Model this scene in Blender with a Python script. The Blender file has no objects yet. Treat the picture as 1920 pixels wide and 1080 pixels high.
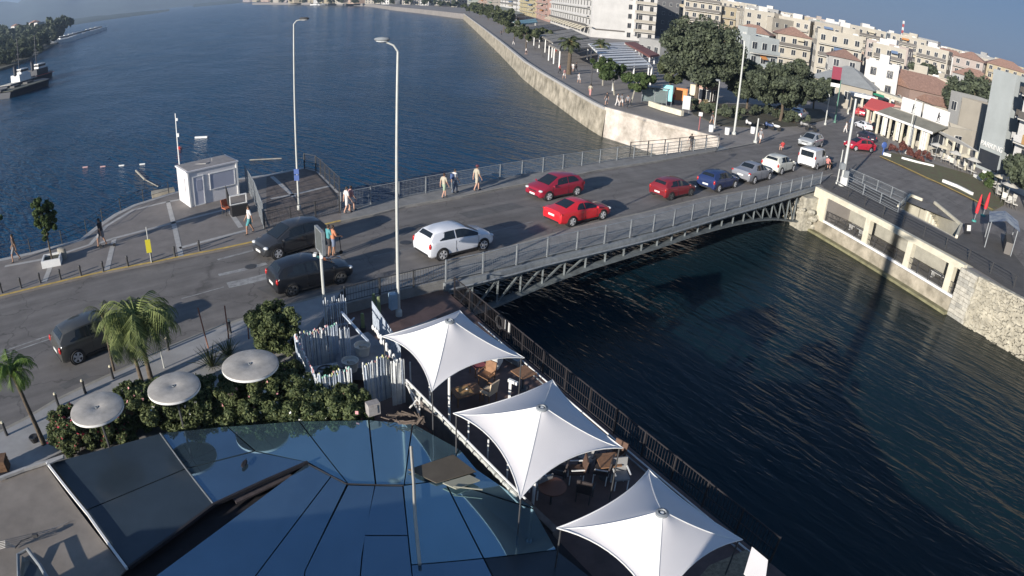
import bpy, bmesh, math, random
import numpy as np
from mathutils import Vector, Matrix, Euler
random.seed(7); RNG = np.random.default_rng(7)
S = bpy.context.scene
C = S.collection
R = math.radians

# ------------------------------------------------------------------ camera (wide webcam lens with barrel distortion)
CAMH = 13.7; PITCH = 0.4386; ROLL = 0.0559; FPX = 1263.2; K3 = 0.0519; K5 = -0.0371
cam = bpy.data.cameras.new('camera'); camo = bpy.data.objects.new('camera', cam); C.objects.link(camo)
S.camera = camo
cp, sp, cr, sr = math.cos(PITCH), math.sin(PITCH), math.cos(ROLL), math.sin(ROLL)
U = Vector((0, sp, cp)); X = Vector((1, 0, 0))
right = X * cr + U * sr; upv = X * (-sr) + U * cr; fwd = Vector((0, cp, -sp))
camo.matrix_world = Matrix(((right.x, upv.x, -fwd.x, 0), (right.y, upv.y, -fwd.y, 0), (right.z, upv.z, -fwd.z, CAMH), (0, 0, 0, 1)))
cam.type = 'PANO'; cam.sensor_width = 36; cam.sensor_height = 20.25; cam.sensor_fit = 'HORIZONTAL'
cc = cam
cc.panorama_type = 'FISHEYE_LENS_POLYNOMIAL'
cc.fisheye_fov = R(180)
cc.fisheye_polynomial_k0 = 0.0
cc.fisheye_polynomial_k1 = -4.22965615e-02
cc.fisheye_polynomial_k2 = 3.29074037e-05
cc.fisheye_polynomial_k3 = -8.50127520e-06
cc.fisheye_polynomial_k4 = 2.56657613e-07
cam.clip_start = 0.1; cam.clip_end = 20000

# ------------------------------------------------------------------ sky, sun, exposure
SUN_EL = 14.5; SUN_AZ = 36.0 + 180.0          # compass angle (clockwise from +Y) the sun stands at
W = bpy.data.worlds.new('World'); S.world = W; W.use_nodes = True
nt = W.node_tree; nt.nodes.clear()
sky = nt.nodes.new('ShaderNodeTexSky'); sky.sky_type = 'NISHITA'; sky.sun_disc = False
sky.sun_elevation = R(SUN_EL); sky.sun_rotation = R(SUN_AZ); sky.air_density = 1.0; sky.dust_density = 0.2; sky.ozone_density = 3.0
bg = nt.nodes.new('ShaderNodeBackground'); bg.inputs[1].default_value = 0.115
wo = nt.nodes.new('ShaderNodeOutputWorld')
gm = nt.nodes.new('ShaderNodeGamma'); gm.inputs[1].default_value = 0.35
tn = nt.nodes.new('ShaderNodeMix'); tn.data_type = 'RGBA'; tn.blend_type = 'MULTIPLY'; tn.inputs[0].default_value = 1.0; tn.inputs[7].default_value = (0.37, 0.60, 1.0, 1)
nt.links.new(sky.outputs[0], gm.inputs[0]); nt.links.new(gm.outputs[0], tn.inputs[6]); nt.links.new(tn.outputs[2], bg.inputs[0]); nt.links.new(bg.outputs[0], wo.inputs[0])
sd = bpy.data.lights.new('sun', 'SUN'); sd.energy = 4.8; sd.angle = R(0.5); sd.color = (1.0, 0.93, 0.84)
so = bpy.data.objects.new('sun', sd); C.objects.link(so); so.location = (-30, -40, 40)
ld = Vector((math.sin(R(36)) * math.cos(R(SUN_EL)), math.cos(R(36)) * math.cos(R(SUN_EL)), -math.sin(R(SUN_EL))))
so.rotation_euler = ld.to_track_quat('-Z', 'Y').to_euler()
S.view_settings.view_transform = 'Standard'; S.view_settings.look = 'None'
S.view_settings.gamma = 1.0; S.view_settings.exposure = 0.92; S.view_settings.use_curve_mapping = False
S.render.engine = 'CYCLES'; S.cycles.use_denoising = True; S.cycles.max_bounces = 6; S.cycles.transparent_max_bounces = 12
S.cycles.volume_bounces = 0

# ------------------------------------------------------------------ photo pixel (1920x1080) -> point on a level plane
def ray(px, py):
    x = px - 960; y = 540 - py; r = math.hypot(x, y); q = r / FPX
    th = q + K3 * q ** 3 + K5 * q ** 5
    s = math.sin(th) / max(r, 1e-9)
    return (right * (x * s) + upv * (y * s) + fwd * math.cos(th))
def at(px, py, z=0.0):
    d = ray(px, py); t = (z - CAMH) / d.z
    return Vector((d.x * t, d.y * t, z))
def ht(px, py, base):            # height of a pixel over the base point's distance
    d = ray(px, py); return CAMH + d.z / math.hypot(d.x, d.y) * math.hypot(base[0], base[1])
def pxof(v):
    v = Vector(v) - Vector((0, 0, CAMH)); x = v.dot(right); y = v.dot(upv); f = v.dot(fwd)
    n = math.hypot(x, y); th = math.atan2(n, f); q = th
    for _ in range(20): q = th - K3 * q ** 3 - K5 * q ** 5
    return 960 + q * FPX * x / max(n, 1e-9), 540 - q * FPX * y / max(n, 1e-9)
def P2(l, z=0.0): return [at(a, b, z) for a, b in l]
def poly_len(p): return sum((Vector(p[i + 1]) - Vector(p[i])).length for i in range(len(p) - 1))
def walk(p, step, start=0.0, end=None):
    """points every `step` metres along polyline p, with the direction"""
    p = [Vector(a) for a in p]; out = []; tot = poly_len(p); end = tot if end is None else end; s = start
    while s <= end + 1e-6:
        a = s
        for i in range(len(p) - 1):
            L = (p[i + 1] - p[i]).length
            if a <= L or i == len(p) - 2:
                d = (p[i + 1] - p[i]) / L; out.append((p[i] + d * a, d)); break
            a -= L
        s += step
    return out
def offset(p, d):
    """polyline moved sideways (left positive) by d"""
    p = [Vector(a) for a in p]; out = []
    for i, a in enumerate(p):
        t = (p[min(i + 1, len(p) - 1)] - p[max(i - 1, 0)]); t.z = 0; t.normalize()
        out.append(a + Vector((-t.y, t.x, 0)) * d)
    return out

# ------------------------------------------------------------------ materials
MAT = {}
def mat(name, col, rough=0.6, metal=0.0, var=0.0, vs=1.0, bump=0.0, bs=20.0, col2=None, spec=0.5, world=False, trans=0.0, alpha=1.0, coat=0.0, emit=0.0, detail=6.0):
    if name in MAT: return MAT[name]
    m = bpy.data.materials.new(name); m.use_nodes = True; n = m.node_tree; b = n.nodes['Principled BSDF']
    c4 = (*col, 1)
    b.inputs['Base Color'].default_value = c4; b.inputs['Roughness'].default_value = rough; b.inputs['Metallic'].default_value = metal
    b.inputs['Specular IOR Level'].default_value = spec; b.inputs['Transmission Weight'].default_value = trans
    b.inputs['Alpha'].default_value = alpha; b.inputs['Coat Weight'].default_value = coat
    if emit: b.inputs['Emission Color'].default_value = c4; b.inputs['Emission Strength'].default_value = emit
    if var or bump:
        if world: src = n.nodes.new('ShaderNodeNewGeometry').outputs['Position']
        else: src = n.nodes.new('ShaderNodeTexCoord').outputs['Object']
    if var:
        t = n.nodes.new('ShaderNodeTexNoise'); t.inputs['Scale'].default_value = vs; t.inputs['Detail'].default_value = detail; t.inputs['Roughness'].default_value = 0.65
        n.links.new(src, t.inputs['Vector'])
        r = n.nodes.new('ShaderNodeValToRGB'); r.color_ramp.elements[0].position = 0.32; r.color_ramp.elements[1].position = 0.68
        lo = tuple(max(0, v * (1 - var)) for v in col) if col2 is None else col2
        hi = tuple(min(1, v * (1 + var)) for v in col)
        r.color_ramp.elements[0].color = (*lo, 1); r.color_ramp.elements[1].color = (*hi, 1)
        n.links.new(t.outputs['Fac'], r.inputs[0]); n.links.new(r.outputs[0], b.inputs['Base Color'])
    if bump:
        t2 = n.nodes.new('ShaderNodeTexNoise'); t2.inputs['Scale'].default_value = bs; t2.inputs['Detail'].default_value = 4
        n.links.new(src, t2.inputs['Vector'])
        bm_ = n.nodes.new('ShaderNodeBump'); bm_.inputs['Strength'].default_value = min(1, bump); bm_.inputs['Distance'].default_value = 0.02 if bump <= 1 else 0.05
        n.links.new(t2.outputs['Fac'], bm_.inputs['Height']); n.links.new(bm_.outputs[0], b.inputs['Normal'])
    MAT[name] = m; return m

def leafmat(name, c1, c2, vs=1.2, trans=0.25):
    if name in MAT: return MAT[name]
    m = bpy.data.materials.new(name); m.use_nodes = True; n = m.node_tree; b = n.nodes['Principled BSDF']
    b.inputs['Roughness'].default_value = 0.65; b.inputs['Specular IOR Level'].default_value = 0.25
    g = n.nodes.new('ShaderNodeNewGeometry')
    t = n.nodes.new('ShaderNodeTexNoise'); t.inputs['Scale'].default_value = vs; t.inputs['Detail'].default_value = 5
    n.links.new(g.outputs['Position'], t.inputs['Vector'])
    ad = n.nodes.new('ShaderNodeMath'); ad.operation = 'MULTIPLY_ADD'; ad.inputs[1].default_value = 0.5
    n.links.new(g.outputs['Random Per Island'], ad.inputs[0]); n.links.new(t.outputs['Fac'], ad.inputs[2])
    r = n.nodes.new('ShaderNodeValToRGB'); r.color_ramp.elements[0].position = 0.45; r.color_ramp.elements[1].position = 1.0
    r.color_ramp.elements[0].color = (*c1, 1); r.color_ramp.elements[1].color = (*c2, 1)
    n.links.new(ad.outputs[0], r.inputs[0]); n.links.new(r.outputs[0], b.inputs['Base Color'])
    tr = n.nodes.new('ShaderNodeBsdfTranslucent'); n.links.new(r.outputs[0], tr.inputs['Color'])
    mx = n.nodes.new('ShaderNodeMixShader'); mx.inputs[0].default_value = trans
    o = n.nodes['Material Output']; n.links.new(b.outputs[0], mx.inputs[1]); n.links.new(tr.outputs[0], mx.inputs[2]); n.links.new(mx.outputs[0], o.inputs[0])
    MAT[name] = m; return m

# ------------------------------------------------------------------ mesh collector
class MB:
    def __init__(s): s.v = []; s.f = []; s.m = []
    def add(s, vs, fs, mi=0):
        o = len(s.v); s.v += [tuple(v) for v in vs]; s.f += [tuple(i + o for i in f) for f in fs]; s.m += [mi] * len(fs); return s
    def box(s, c, d, rz=0.0, mi=0, rot=None):
        x, y, z = d[0] / 2, d[1] / 2, d[2] / 2
        M = (rot.to_matrix() if rot is not None else Matrix.Rotation(rz, 3, 'Z'))
        vs = [M @ Vector(p) + Vector(c) for p in ((-x, -y, -z), (x, -y, -z), (x, y, -z), (-x, y, -z), (-x, -y, z), (x, -y, z), (x, y, z), (-x, y, z))]
        return s.add(vs, [(0, 3, 2, 1), (4, 5, 6, 7), (0, 1, 5, 4), (1, 2, 6, 5), (2, 3, 7, 6), (3, 0, 4, 7)], mi)
    def beam(s, a, b, w, h, mi=0):
        a = Vector(a); b = Vector(b); d = b - a; L = d.length
        if L < 1e-6: return s
        q = d.to_track_quat('X', 'Z')
        x, y, z = L / 2, w / 2, h / 2; c = (a + b) / 2
        vs = [q @ Vector(p) + c for p in ((-x, -y, -z), (x, -y, -z), (x, y, -z), (-x, y, -z), (-x, -y, z), (x, -y, z), (x, y, z), (-x, y, z))]
        return s.add(vs, [(0, 3, 2, 1), (4, 5, 6, 7), (0, 1, 5, 4), (1, 2, 6, 5), (2, 3, 7, 6), (3, 0, 4, 7)], mi)
    def tube(s, pts, r, seg=8, mi=0, caps=True, r2=None):
        pts = [Vector(p) for p in pts]; n = len(pts); vs = []
        for i, p in enumerate(pts):
            d = (pts[min(i + 1, n - 1)] - pts[max(i - 1, 0)]).normalized()
            a = Vector((0, 0, 1)) if abs(d.z) < 0.9 else Vector((1, 0, 0))
            u = d.cross(a).normalized(); w = d.cross(u)
            if isinstance(r, (list, tuple)): rr = r[i]
            else: rr = r if r2 is None else r + (r2 - r) * i / (n - 1)
            for k in range(seg):
                t = 2 * math.pi * k / seg; vs.append(p + (u * math.cos(t) + w * math.sin(t)) * rr)
        fs = []
        for i in range(n - 1):
            for k in range(seg):
                k2 = (k + 1) % seg; fs.append((i * seg + k, i * seg + k2, (i + 1) * seg + k2, (i + 1) * seg + k))
        if caps: fs.append(tuple(range(seg))); fs.append(tuple((n - 1) * seg + k for k in reversed(range(seg))))
        return s.add(vs, fs, mi)
    def prism(s, poly, z0, z1, mi=0, mtop=None, bottom=True):
        n = len(poly); vs = [(p[0], p[1], z0) for p in poly] + [(p[0], p[1], z1) for p in poly]
        a = sum(poly[i][0] * poly[(i + 1) % n][1] - poly[(i + 1) % n][0] * poly[i][1] for i in range(n))
        if a < 0:
            poly = list(reversed(poly)); vs = [(p[0], p[1], z0) for p in poly] + [(p[0], p[1], z1) for p in poly]
        s.add(vs, [(i, (i + 1) % n, (i + 1) % n + n, i + n) for i in range(n)], mi)
        o = len(s.v) - 2 * n
        s.f.append(tuple(o + n + i for i in range(n))); s.m.append(mi if mtop is None else mtop)
        if bottom: s.f.append(tuple(o + i for i in reversed(range(n)))); s.m.append(mi)
        return s
    def quad(s, a, b, c, d, mi=0): return s.add([a, b, c, d], [(0, 1, 2, 3)], mi)
    def lathe(s, prof, c=(0, 0, 0), seg=16, mi=0, sx=1.0, sy=1.0, cap=True):
        vs = []; n = len(prof)
        for r_, z in prof:
            for k in range(seg):
                t = 2 * math.pi * k / seg; vs.append((c[0] + r_ * sx * math.cos(t), c[1] + r_ * sy * math.sin(t), c[2] + z))
        fs = [(i * seg + k, i * seg + (k + 1) % seg, (i + 1) * seg + (k + 1) % seg, (i + 1) * seg + k) for i in range(n - 1) for k in range(seg)]
        if cap: fs.append(tuple(reversed(range(seg)))); fs.append(tuple((n - 1) * seg + k for k in range(seg)))
        return s.add(vs, fs, mi)
    def ell(s, c, r, seg=10, rings=6, mi=0):
        prof = [(max(1e-3, math.sin(math.pi * i / rings)) , -math.cos(math.pi * i / rings)) for i in range(rings + 1)]
        vs = []
        for a, z in prof:
            for k in range(seg):
                t = 2 * math.pi * k / seg; vs.append((c[0] + r[0] * a * math.cos(t), c[1] + r[1] * a * math.sin(t), c[2] + r[2] * z))
        fs = [(i * seg + k, i * seg + (k + 1) % seg, (i + 1) * seg + (k + 1) % seg, (i + 1) * seg + k) for i in range(rings) for k in range(seg)]
        return s.add(vs, fs, mi)
    def strip(s, pa, pb, mi=0):
        n = len(pa); return s.add(list(pa) + list(pb), [(i, i + 1, n + i + 1, n + i) for i in range(n - 1)], mi)

ORG = {}
def mesh_of(name, mb, mats, off=(0, 0, 0), smooth=False):
    me = bpy.data.meshes.new(name)
    v = [(p[0] - off[0], p[1] - off[1], p[2] - off[2]) for p in mb.v]
    me.from_pydata(v, [], mb.f); me.validate()
    for m in (mats if isinstance(mats, (list, tuple)) else [mats]): me.materials.append(m)
    if len(me.materials) > 1 and len(me.polygons) == len(mb.m): me.polygons.foreach_set('material_index', mb.m)
    if smooth:
        me.polygons.foreach_set('use_smooth', [True] * len(me.polygons))
        try: me.set_sharp_from_angle(angle=R(smooth if smooth is not True else 40))
        except Exception: pass
    me.update(); return me
def tag(o, label=None, cat=None, group=None, kind=None):
    if label: o['label'] = label
    if cat: o['category'] = cat
    if group: o['group'] = group
    if kind: o['kind'] = kind
    return o
def thing(name, label, cat, loc=(0, 0, 0), rz=0.0, group=None):
    o = bpy.data.objects.new(name, None); C.objects.link(o); o.location = loc; o.rotation_euler = (0, 0, rz); o.empty_display_size = 0.3
    ORG[o] = Vector(loc) if not rz else Vector((0, 0, 0)); tag(o, label, cat, group); return o
def pieces_of(mb):
    """split a collector into its far-apart pieces"""
    n = len(mb.v); par = list(range(n))
    def find(a):
        while par[a] != a: par[a] = par[par[a]]; a = par[a]
        return a
    for f in mb.f:
        r0 = find(f[0])
        for i in f[1:]: par[find(i)] = r0
    isl = {}
    for fi, f in enumerate(mb.f): isl.setdefault(find(f[0]), []).append(fi)
    isl = list(isl.values())
    if len(isl) < 2 or len(isl) > 60: return [mb]
    bx = []
    for fs in isl:
        p = np.array([mb.v[i] for fi in fs for i in mb.f[fi]]); bx.append((p.min(0), p.max(0)))
    k = len(isl); g = list(range(k))
    def fg(a):
        while g[a] != a: a = g[a]
        return a
    for i in range(k):
        for j in range(i + 1, k):
            gap = np.linalg.norm(np.maximum(0, np.maximum(bx[i][0] - bx[j][1], bx[j][0] - bx[i][1])))
            if gap < .45 * max(np.linalg.norm(bx[i][1] - bx[i][0]), np.linalg.norm(bx[j][1] - bx[j][0])): g[fg(j)] = fg(i)
    grp = {}
    for i in range(k): grp.setdefault(fg(i), []).extend(isl[i])
    if len(grp) < 2 or len(grp) > 14: return [mb]
    out = []
    for fs in grp.values():
        m2 = MB(); mp = {}
        for fi in fs:
            t_ = []
            for i in mb.f[fi]:
                if i not in mp: mp[i] = len(m2.v); m2.v.append(mb.v[i])
                t_.append(mp[i])
            m2.f.append(tuple(t_)); m2.m.append(mb.m[fi])
        out.append(m2)
    return out
def part(name, mb, mats, parent=None, smooth=False, local=False, label=None, kind=None, me=None):
    """local=False: coordinates given in world space under an unrotated thing"""
    if me is None and kind is None and parent is not None and parent.get('kind') is None:
        ps = pieces_of(mb)
        if len(ps) > 1:
            first = None
            for p_ in ps:
                o = part(name, p_, mats, parent, smooth, local, label, kind='_one', me=None); del o['kind']; first = first or o
            return first
    off = (0, 0, 0) if (local or parent is None) else ORG[parent]
    if me is None: me = mesh_of(name, mb, mats, off, smooth)
    o = bpy.data.objects.new(name, me); C.objects.link(o)
    if parent is not None: o.parent = parent; ORG[o] = ORG[parent]
    else: ORG[o] = Vector((0, 0, 0))
    if label: o['label'] = label
    if kind: o['kind'] = kind
    return o
def solo(name, mb, mats, label, cat, loc=None, smooth=False, group=None, kind=None):
    """a thing that is one mesh, origin at loc"""
    loc = Vector(loc) if loc is not None else Vector((0, 0, 0))
    me = mesh_of(name, mb, mats, loc, smooth); o = bpy.data.objects.new(name, me); C.objects.link(o); o.location = loc; ORG[o] = loc
    tag(o, label, cat, group, kind); return o
def struct(name, mb, mats, smooth=False):
    o = part(name, mb, mats, None, smooth); o['kind'] = 'structure'; return o
KIDS = {}
def kids(o): return [c for c in o.children]
def dup(o, loc, rz=None, label=None, group=None, parent=None, scale=None):
    c = o.copy(); C.objects.link(c); c.parent = parent
    ORG[c] = ORG.get(o, Vector((0, 0, 0)))
    if parent is None:
        c.location = loc
        if rz is not None: c.rotation_euler = (0, 0, rz)
        if scale is not None: c.scale = (scale, scale, scale) if not isinstance(scale, (tuple, list)) else scale
        if label: c['label'] = label
        if group: c['group'] = group
    for k in list(o.children): dup(k, None, parent=c)
    return c
def holed(outer, holes, z, z0=None, mi=0):
    """flat face with holes (and side walls down to z0)"""
    bm = bmesh.new(); es = []
    for loop in [outer] + holes:
        vs = [bm.verts.new((p[0], p[1], z)) for p in loop]
        es += [bm.edges.new((vs[i], vs[(i + 1) % len(vs)])) for i in range(len(vs))]
    bmesh.ops.triangle_fill(bm, use_beauty=True, use_dissolve=False, edges=es, normal=(0, 0, 1))
    bm.verts.index_update(); mb = MB()
    mb.add([v.co[:] for v in bm.verts], [[v.index for v in (f.verts if f.normal.z > 0 else reversed(f.verts))] for f in bm.faces], mi); bm.free()
    if z0 is not None:
        for loop in [outer] + holes:
            n = len(loop)
            for i in range(n):
                a, b = loop[i], loop[(i + 1) % n]
                mb.add([(a[0], a[1], z0), (b[0], b[1], z0), (b[0], b[1], z), (a[0], a[1], z)], [(0, 1, 2, 3)], mi)
    return mb
def text_mesh(body, size, depth=0.01):
    cu = bpy.data.curves.new('lettering', 'FONT'); cu.body = body; cu.size = size; cu.extrude = depth; cu.align_x = 'CENTER'; cu.align_y = 'CENTER'; cu.resolution_u = 2
    o = bpy.data.objects.new('lettering_tmp', cu); C.objects.link(o)
    dg = bpy.context.evaluated_depsgraph_get(); me = bpy.data.meshes.new_from_object(o.evaluated_get(dg)); bpy.data.objects.remove(o); return me
HAZE = 0.00022
# ================================================================== SETTING
M_asph = mat('asphalt', (0.172, 0.160, 0.150), 0.85, var=0.2, vs=0.5, bump=0.5, bs=60, world=True, detail=9)
def wear(m):
    """wheel tracks, oil drips and fine cracks on the asphalt"""
    n = m.node_tree; b = n.nodes['Principled BSDF']; src = b.inputs['Base Color'].links[0].from_socket; g = n.nodes.new('ShaderNodeNewGeometry')
    mp = n.nodes.new('ShaderNodeMapping'); mp.vector_type = 'TEXTURE'; mp.inputs['Rotation'].default_value = (0, 0, R(40)); mp.inputs['Scale'].default_value = (16, .7, 1); n.links.new(g.outputs['Position'], mp.inputs['Vector'])
    t = n.nodes.new('ShaderNodeTexNoise'); t.inputs['Scale'].default_value = 1; t.inputs['Detail'].default_value = 4; n.links.new(mp.outputs[0], t.inputs['Vector'])
    r1 = n.nodes.new('ShaderNodeMapRange'); r1.inputs['From Min'].default_value = .3; r1.inputs['From Max'].default_value = .7; r1.inputs['To Min'].default_value = .80; r1.inputs['To Max'].default_value = 1.16; n.links.new(t.outputs['Fac'], r1.inputs['Value'])
    v = n.nodes.new('ShaderNodeTexVoronoi'); v.feature = 'DISTANCE_TO_EDGE'; v.inputs['Scale'].default_value = .22
    t3 = n.nodes.new('ShaderNodeTexNoise'); t3.inputs['Scale'].default_value = .8; t3.inputs['Detail'].default_value = 6; n.links.new(g.outputs['Position'], t3.inputs['Vector'])
    va = n.nodes.new('ShaderNodeVectorMath'); va.operation = 'MULTIPLY_ADD'; va.inputs[1].default_value = (2.2, 2.2, 0); n.links.new(t3.outputs['Color'], va.inputs[0]); n.links.new(g.outputs['Position'], va.inputs[2]); n.links.new(va.outputs[0], v.inputs['Vector'])
    r2 = n.nodes.new('ShaderNodeMapRange'); r2.inputs['From Min'].default_value = .0; r2.inputs['From Max'].default_value = .012; r2.inputs['To Min'].default_value = .62; r2.inputs['To Max'].default_value = 1; n.links.new(v.outputs['Distance'], r2.inputs['Value'])
    t4 = n.nodes.new('ShaderNodeTexNoise'); t4.inputs['Scale'].default_value = 1.7; t4.inputs['Detail'].default_value = 2; n.links.new(g.outputs['Position'], t4.inputs['Vector'])
    r3 = n.nodes.new('ShaderNodeMapRange'); r3.inputs['From Min'].default_value = .66; r3.inputs['From Max'].default_value = .76; r3.inputs['To Min'].default_value = 1; r3.inputs['To Max'].default_value = .72; n.links.new(t4.outputs['Fac'], r3.inputs['Value'])
    a = n.nodes.new('ShaderNodeMath'); a.operation = 'MULTIPLY'; n.links.new(r1.outputs[0], a.inputs[0]); n.links.new(r2.outputs[0], a.inputs[1])
    c = n.nodes.new('ShaderNodeMath'); c.operation = 'MULTIPLY'; n.links.new(a.outputs[0], c.inputs[0]); n.links.new(r3.outputs[0], c.inputs[1])
    vm = n.nodes.new('ShaderNodeVectorMath'); vm.operation = 'SCALE'; n.links.new(src, vm.inputs[0]); n.links.new(c.outputs[0], vm.inputs['Scale']); n.links.new(vm.outputs[0], b.inputs['Base Color'])
wear(M_asph)
M_pave = mat('paving', (0.21, 0.19, 0.175), 0.8, var=0.16, vs=0.9, bump=0.3, bs=30, world=True)
M_walk = mat('sidewalk', (0.235, 0.23, 0.22), 0.8, var=0.2, vs=1.3, bump=0.3, bs=30, world=True)
M_prom = mat('promenade_paving', (0.22, 0.21, 0.205), 0.85, var=0.15, vs=0.2, world=True)
M_kerb = mat('kerb_stone', (0.30, 0.28, 0.24), 0.8, var=0.2, vs=2, world=True)
M_band = mat('light_stone_band', (0.42, 0.41, 0.39), 0.75, var=0.15, vs=3, world=True)
M_quay = mat('quay_stone', (0.38, 0.34, 0.27), 0.9, var=0.35, vs=0.6, detail=10, col2=(.15, .135, .10), bump=1.0, bs=4, world=True)
M_yel = mat('yellow_kerb_paint', (0.55, 0.38, 0.10), 0.7, var=0.3, vs=3, world=True)
M_white = mat('white_paint', (0.75, 0.75, 0.73), 0.6, var=0.06, vs=2)
M_steel = mat('grey_painted_steel', (0.24, 0.26, 0.275), 0.5, var=0.2, vs=4)
M_dsteel = mat('dark_painted_steel', (0.06, 0.06, 0.062), 0.55, var=0.2, vs=4)
M_soil = mat('park_soil', (0.075, 0.072, 0.055), 0.95, var=0.4, vs=0.6, world=True)
M_grass = mat('verge_grass', (0.085, 0.10, 0.045), 0.95, var=0.5, vs=1.5, world=True, col2=(0.13, 0.09, 0.06))

# water: deep blue with two trains of wind ripples
def water_mat():
    m = bpy.data.materials.new('sea_water'); m.use_nodes = True; n = m.node_tree; b = n.nodes['Principled BSDF']
    b.inputs['Roughness'].default_value = 0.16; b.inputs['IOR'].default_value = 1.33; b.inputs['Specular IOR Level'].default_value = 0.22
    g = n.nodes.new('ShaderNodeNewGeometry')
    # mask: 0 in the channel south of the bridge, 1 out in the bay
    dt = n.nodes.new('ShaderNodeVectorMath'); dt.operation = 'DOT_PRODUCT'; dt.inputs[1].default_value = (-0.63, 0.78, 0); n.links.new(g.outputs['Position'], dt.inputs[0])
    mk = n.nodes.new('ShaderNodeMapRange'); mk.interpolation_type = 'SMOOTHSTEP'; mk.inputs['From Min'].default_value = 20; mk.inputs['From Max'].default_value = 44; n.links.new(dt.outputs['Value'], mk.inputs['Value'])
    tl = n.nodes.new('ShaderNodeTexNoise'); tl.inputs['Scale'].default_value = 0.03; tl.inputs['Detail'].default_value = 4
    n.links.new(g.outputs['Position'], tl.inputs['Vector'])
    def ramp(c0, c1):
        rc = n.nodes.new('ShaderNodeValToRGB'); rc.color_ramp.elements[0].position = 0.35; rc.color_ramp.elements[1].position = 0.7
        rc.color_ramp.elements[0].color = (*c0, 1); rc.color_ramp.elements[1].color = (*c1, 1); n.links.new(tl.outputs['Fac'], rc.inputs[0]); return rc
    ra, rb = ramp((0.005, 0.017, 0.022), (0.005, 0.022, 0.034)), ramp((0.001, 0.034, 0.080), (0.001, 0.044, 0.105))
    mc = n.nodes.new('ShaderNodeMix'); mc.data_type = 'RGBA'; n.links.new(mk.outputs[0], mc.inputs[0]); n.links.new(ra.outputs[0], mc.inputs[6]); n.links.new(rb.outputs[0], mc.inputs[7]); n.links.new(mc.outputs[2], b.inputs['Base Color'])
    # shallow olive water along both quay walls
    last = mc.outputs[2]
    for nx, ny, ox, oy, wdt, lim in ((-.949, -.315, 26.6, 53.3, 8, None), (-.987, -.16, 10.5, 83, 13, 50)):
        sb = n.nodes.new('ShaderNodeVectorMath'); sb.operation = 'SUBTRACT'; sb.inputs[1].default_value = (ox, oy, 0); n.links.new(g.outputs['Position'], sb.inputs[0])
        dd = n.nodes.new('ShaderNodeVectorMath'); dd.operation = 'DOT_PRODUCT'; dd.inputs[1].default_value = (nx, ny, 0); n.links.new(sb.outputs[0], dd.inputs[0])
        mr = n.nodes.new('ShaderNodeMapRange'); mr.interpolation_type = 'SMOOTHSTEP'; mr.inputs['From Min'].default_value = wdt; mr.inputs['From Max'].default_value = -1; n.links.new(dd.outputs['Value'], mr.inputs['Value'])
        m3 = n.nodes.new('ShaderNodeMath'); m3.operation = 'MULTIPLY'; n.links.new(mr.outputs[0], m3.inputs[0])
        if lim is None: iv = n.nodes.new('ShaderNodeMath'); iv.operation = 'SUBTRACT'; iv.inputs[0].default_value = 1; n.links.new(mk.outputs[0], iv.inputs[1]); n.links.new(iv.outputs[0], m3.inputs[1])
        else: n.links.new(mk.outputs[0], m3.inputs[1])
        mx = n.nodes.new('ShaderNodeMix'); mx.data_type = 'RGBA'; n.links.new(m3.outputs[0], mx.inputs[0]); n.links.new(last, mx.inputs[6]); mx.inputs[7].default_value = (.030, .034, .026, 1) if lim is None else (.06, .07, .06, 1); last = mx.outputs[2]
    n.links.new(last, b.inputs['Base Color'])
    def waves(spec):
        tot = None
        for ang, wl, st, w, det in spec:
            mp = n.nodes.new('ShaderNodeMapping'); mp.vector_type = 'TEXTURE'
            mp.inputs['Rotation'].default_value = (0, 0, R(ang)); mp.inputs['Scale'].default_value = (wl * st, wl, wl)
            n.links.new(g.outputs['Position'], mp.inputs['Vector'])
            t = n.nodes.new('ShaderNodeTexNoise'); t.inputs['Scale'].default_value = 1.0; t.inputs['Detail'].default_value = det; t.inputs['Distortion'].default_value = 0.5
            n.links.new(mp.outputs[0], t.inputs['Vector'])
            mu = n.nodes.new('ShaderNodeMath'); mu.operation = 'MULTIPLY'; mu.inputs[1].default_value = w; n.links.new(t.outputs['Fac'], mu.inputs[0])
            if tot is None: tot = mu
            else:
                ad = n.nodes.new('ShaderNodeMath'); ad.operation = 'ADD'; n.links.new(tot.outputs[0], ad.inputs[0]); n.links.new(mu.outputs[0], ad.inputs[1]); tot = ad
        return tot
    wc = waves(((-56, .62, 6.0, .62, 3), (-42, .27, 4.0, .22, 2), (-70, 2.2, 3.0, .8, 2)))
    wb = waves(((-36, .8, 5.0, 2.8, 3), (-22, .36, 3.0, 1.5, 2), (-45, 3.0, 3.0, 2.6, 2)))
    mh = n.nodes.new('ShaderNodeMix'); mh.data_type = 'FLOAT'; n.links.new(mk.outputs[0], mh.inputs[0]); n.links.new(wc.outputs[0], mh.inputs[2]); n.links.new(wb.outputs[0], mh.inputs[3])
    # calmer and rougher patches
    tp = n.nodes.new('ShaderNodeTexNoise'); tp.inputs['Scale'].default_value = 0.09; tp.inputs['Detail'].default_value = 3; n.links.new(g.outputs['Position'], tp.inputs['Vector'])
    pr = n.nodes.new('ShaderNodeMapRange'); pr.inputs['From Min'].default_value = .35; pr.inputs['From Max'].default_value = .65; pr.inputs['To Min'].default_value = .25; pr.inputs['To Max'].default_value = 1.0; n.links.new(tp.outputs['Fac'], pr.inputs['Value'])
    bm_ = n.nodes.new('ShaderNodeBump'); n.links.new(pr.outputs[0], bm_.inputs['Strength']); bm_.inputs['Distance'].default_value = 0.30
    n.links.new(mh.outputs[0], bm_.inputs['Height']); n.links.new(bm_.outputs[0], b.inputs['Normal'])
    return m
WZ = -3.5
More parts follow.
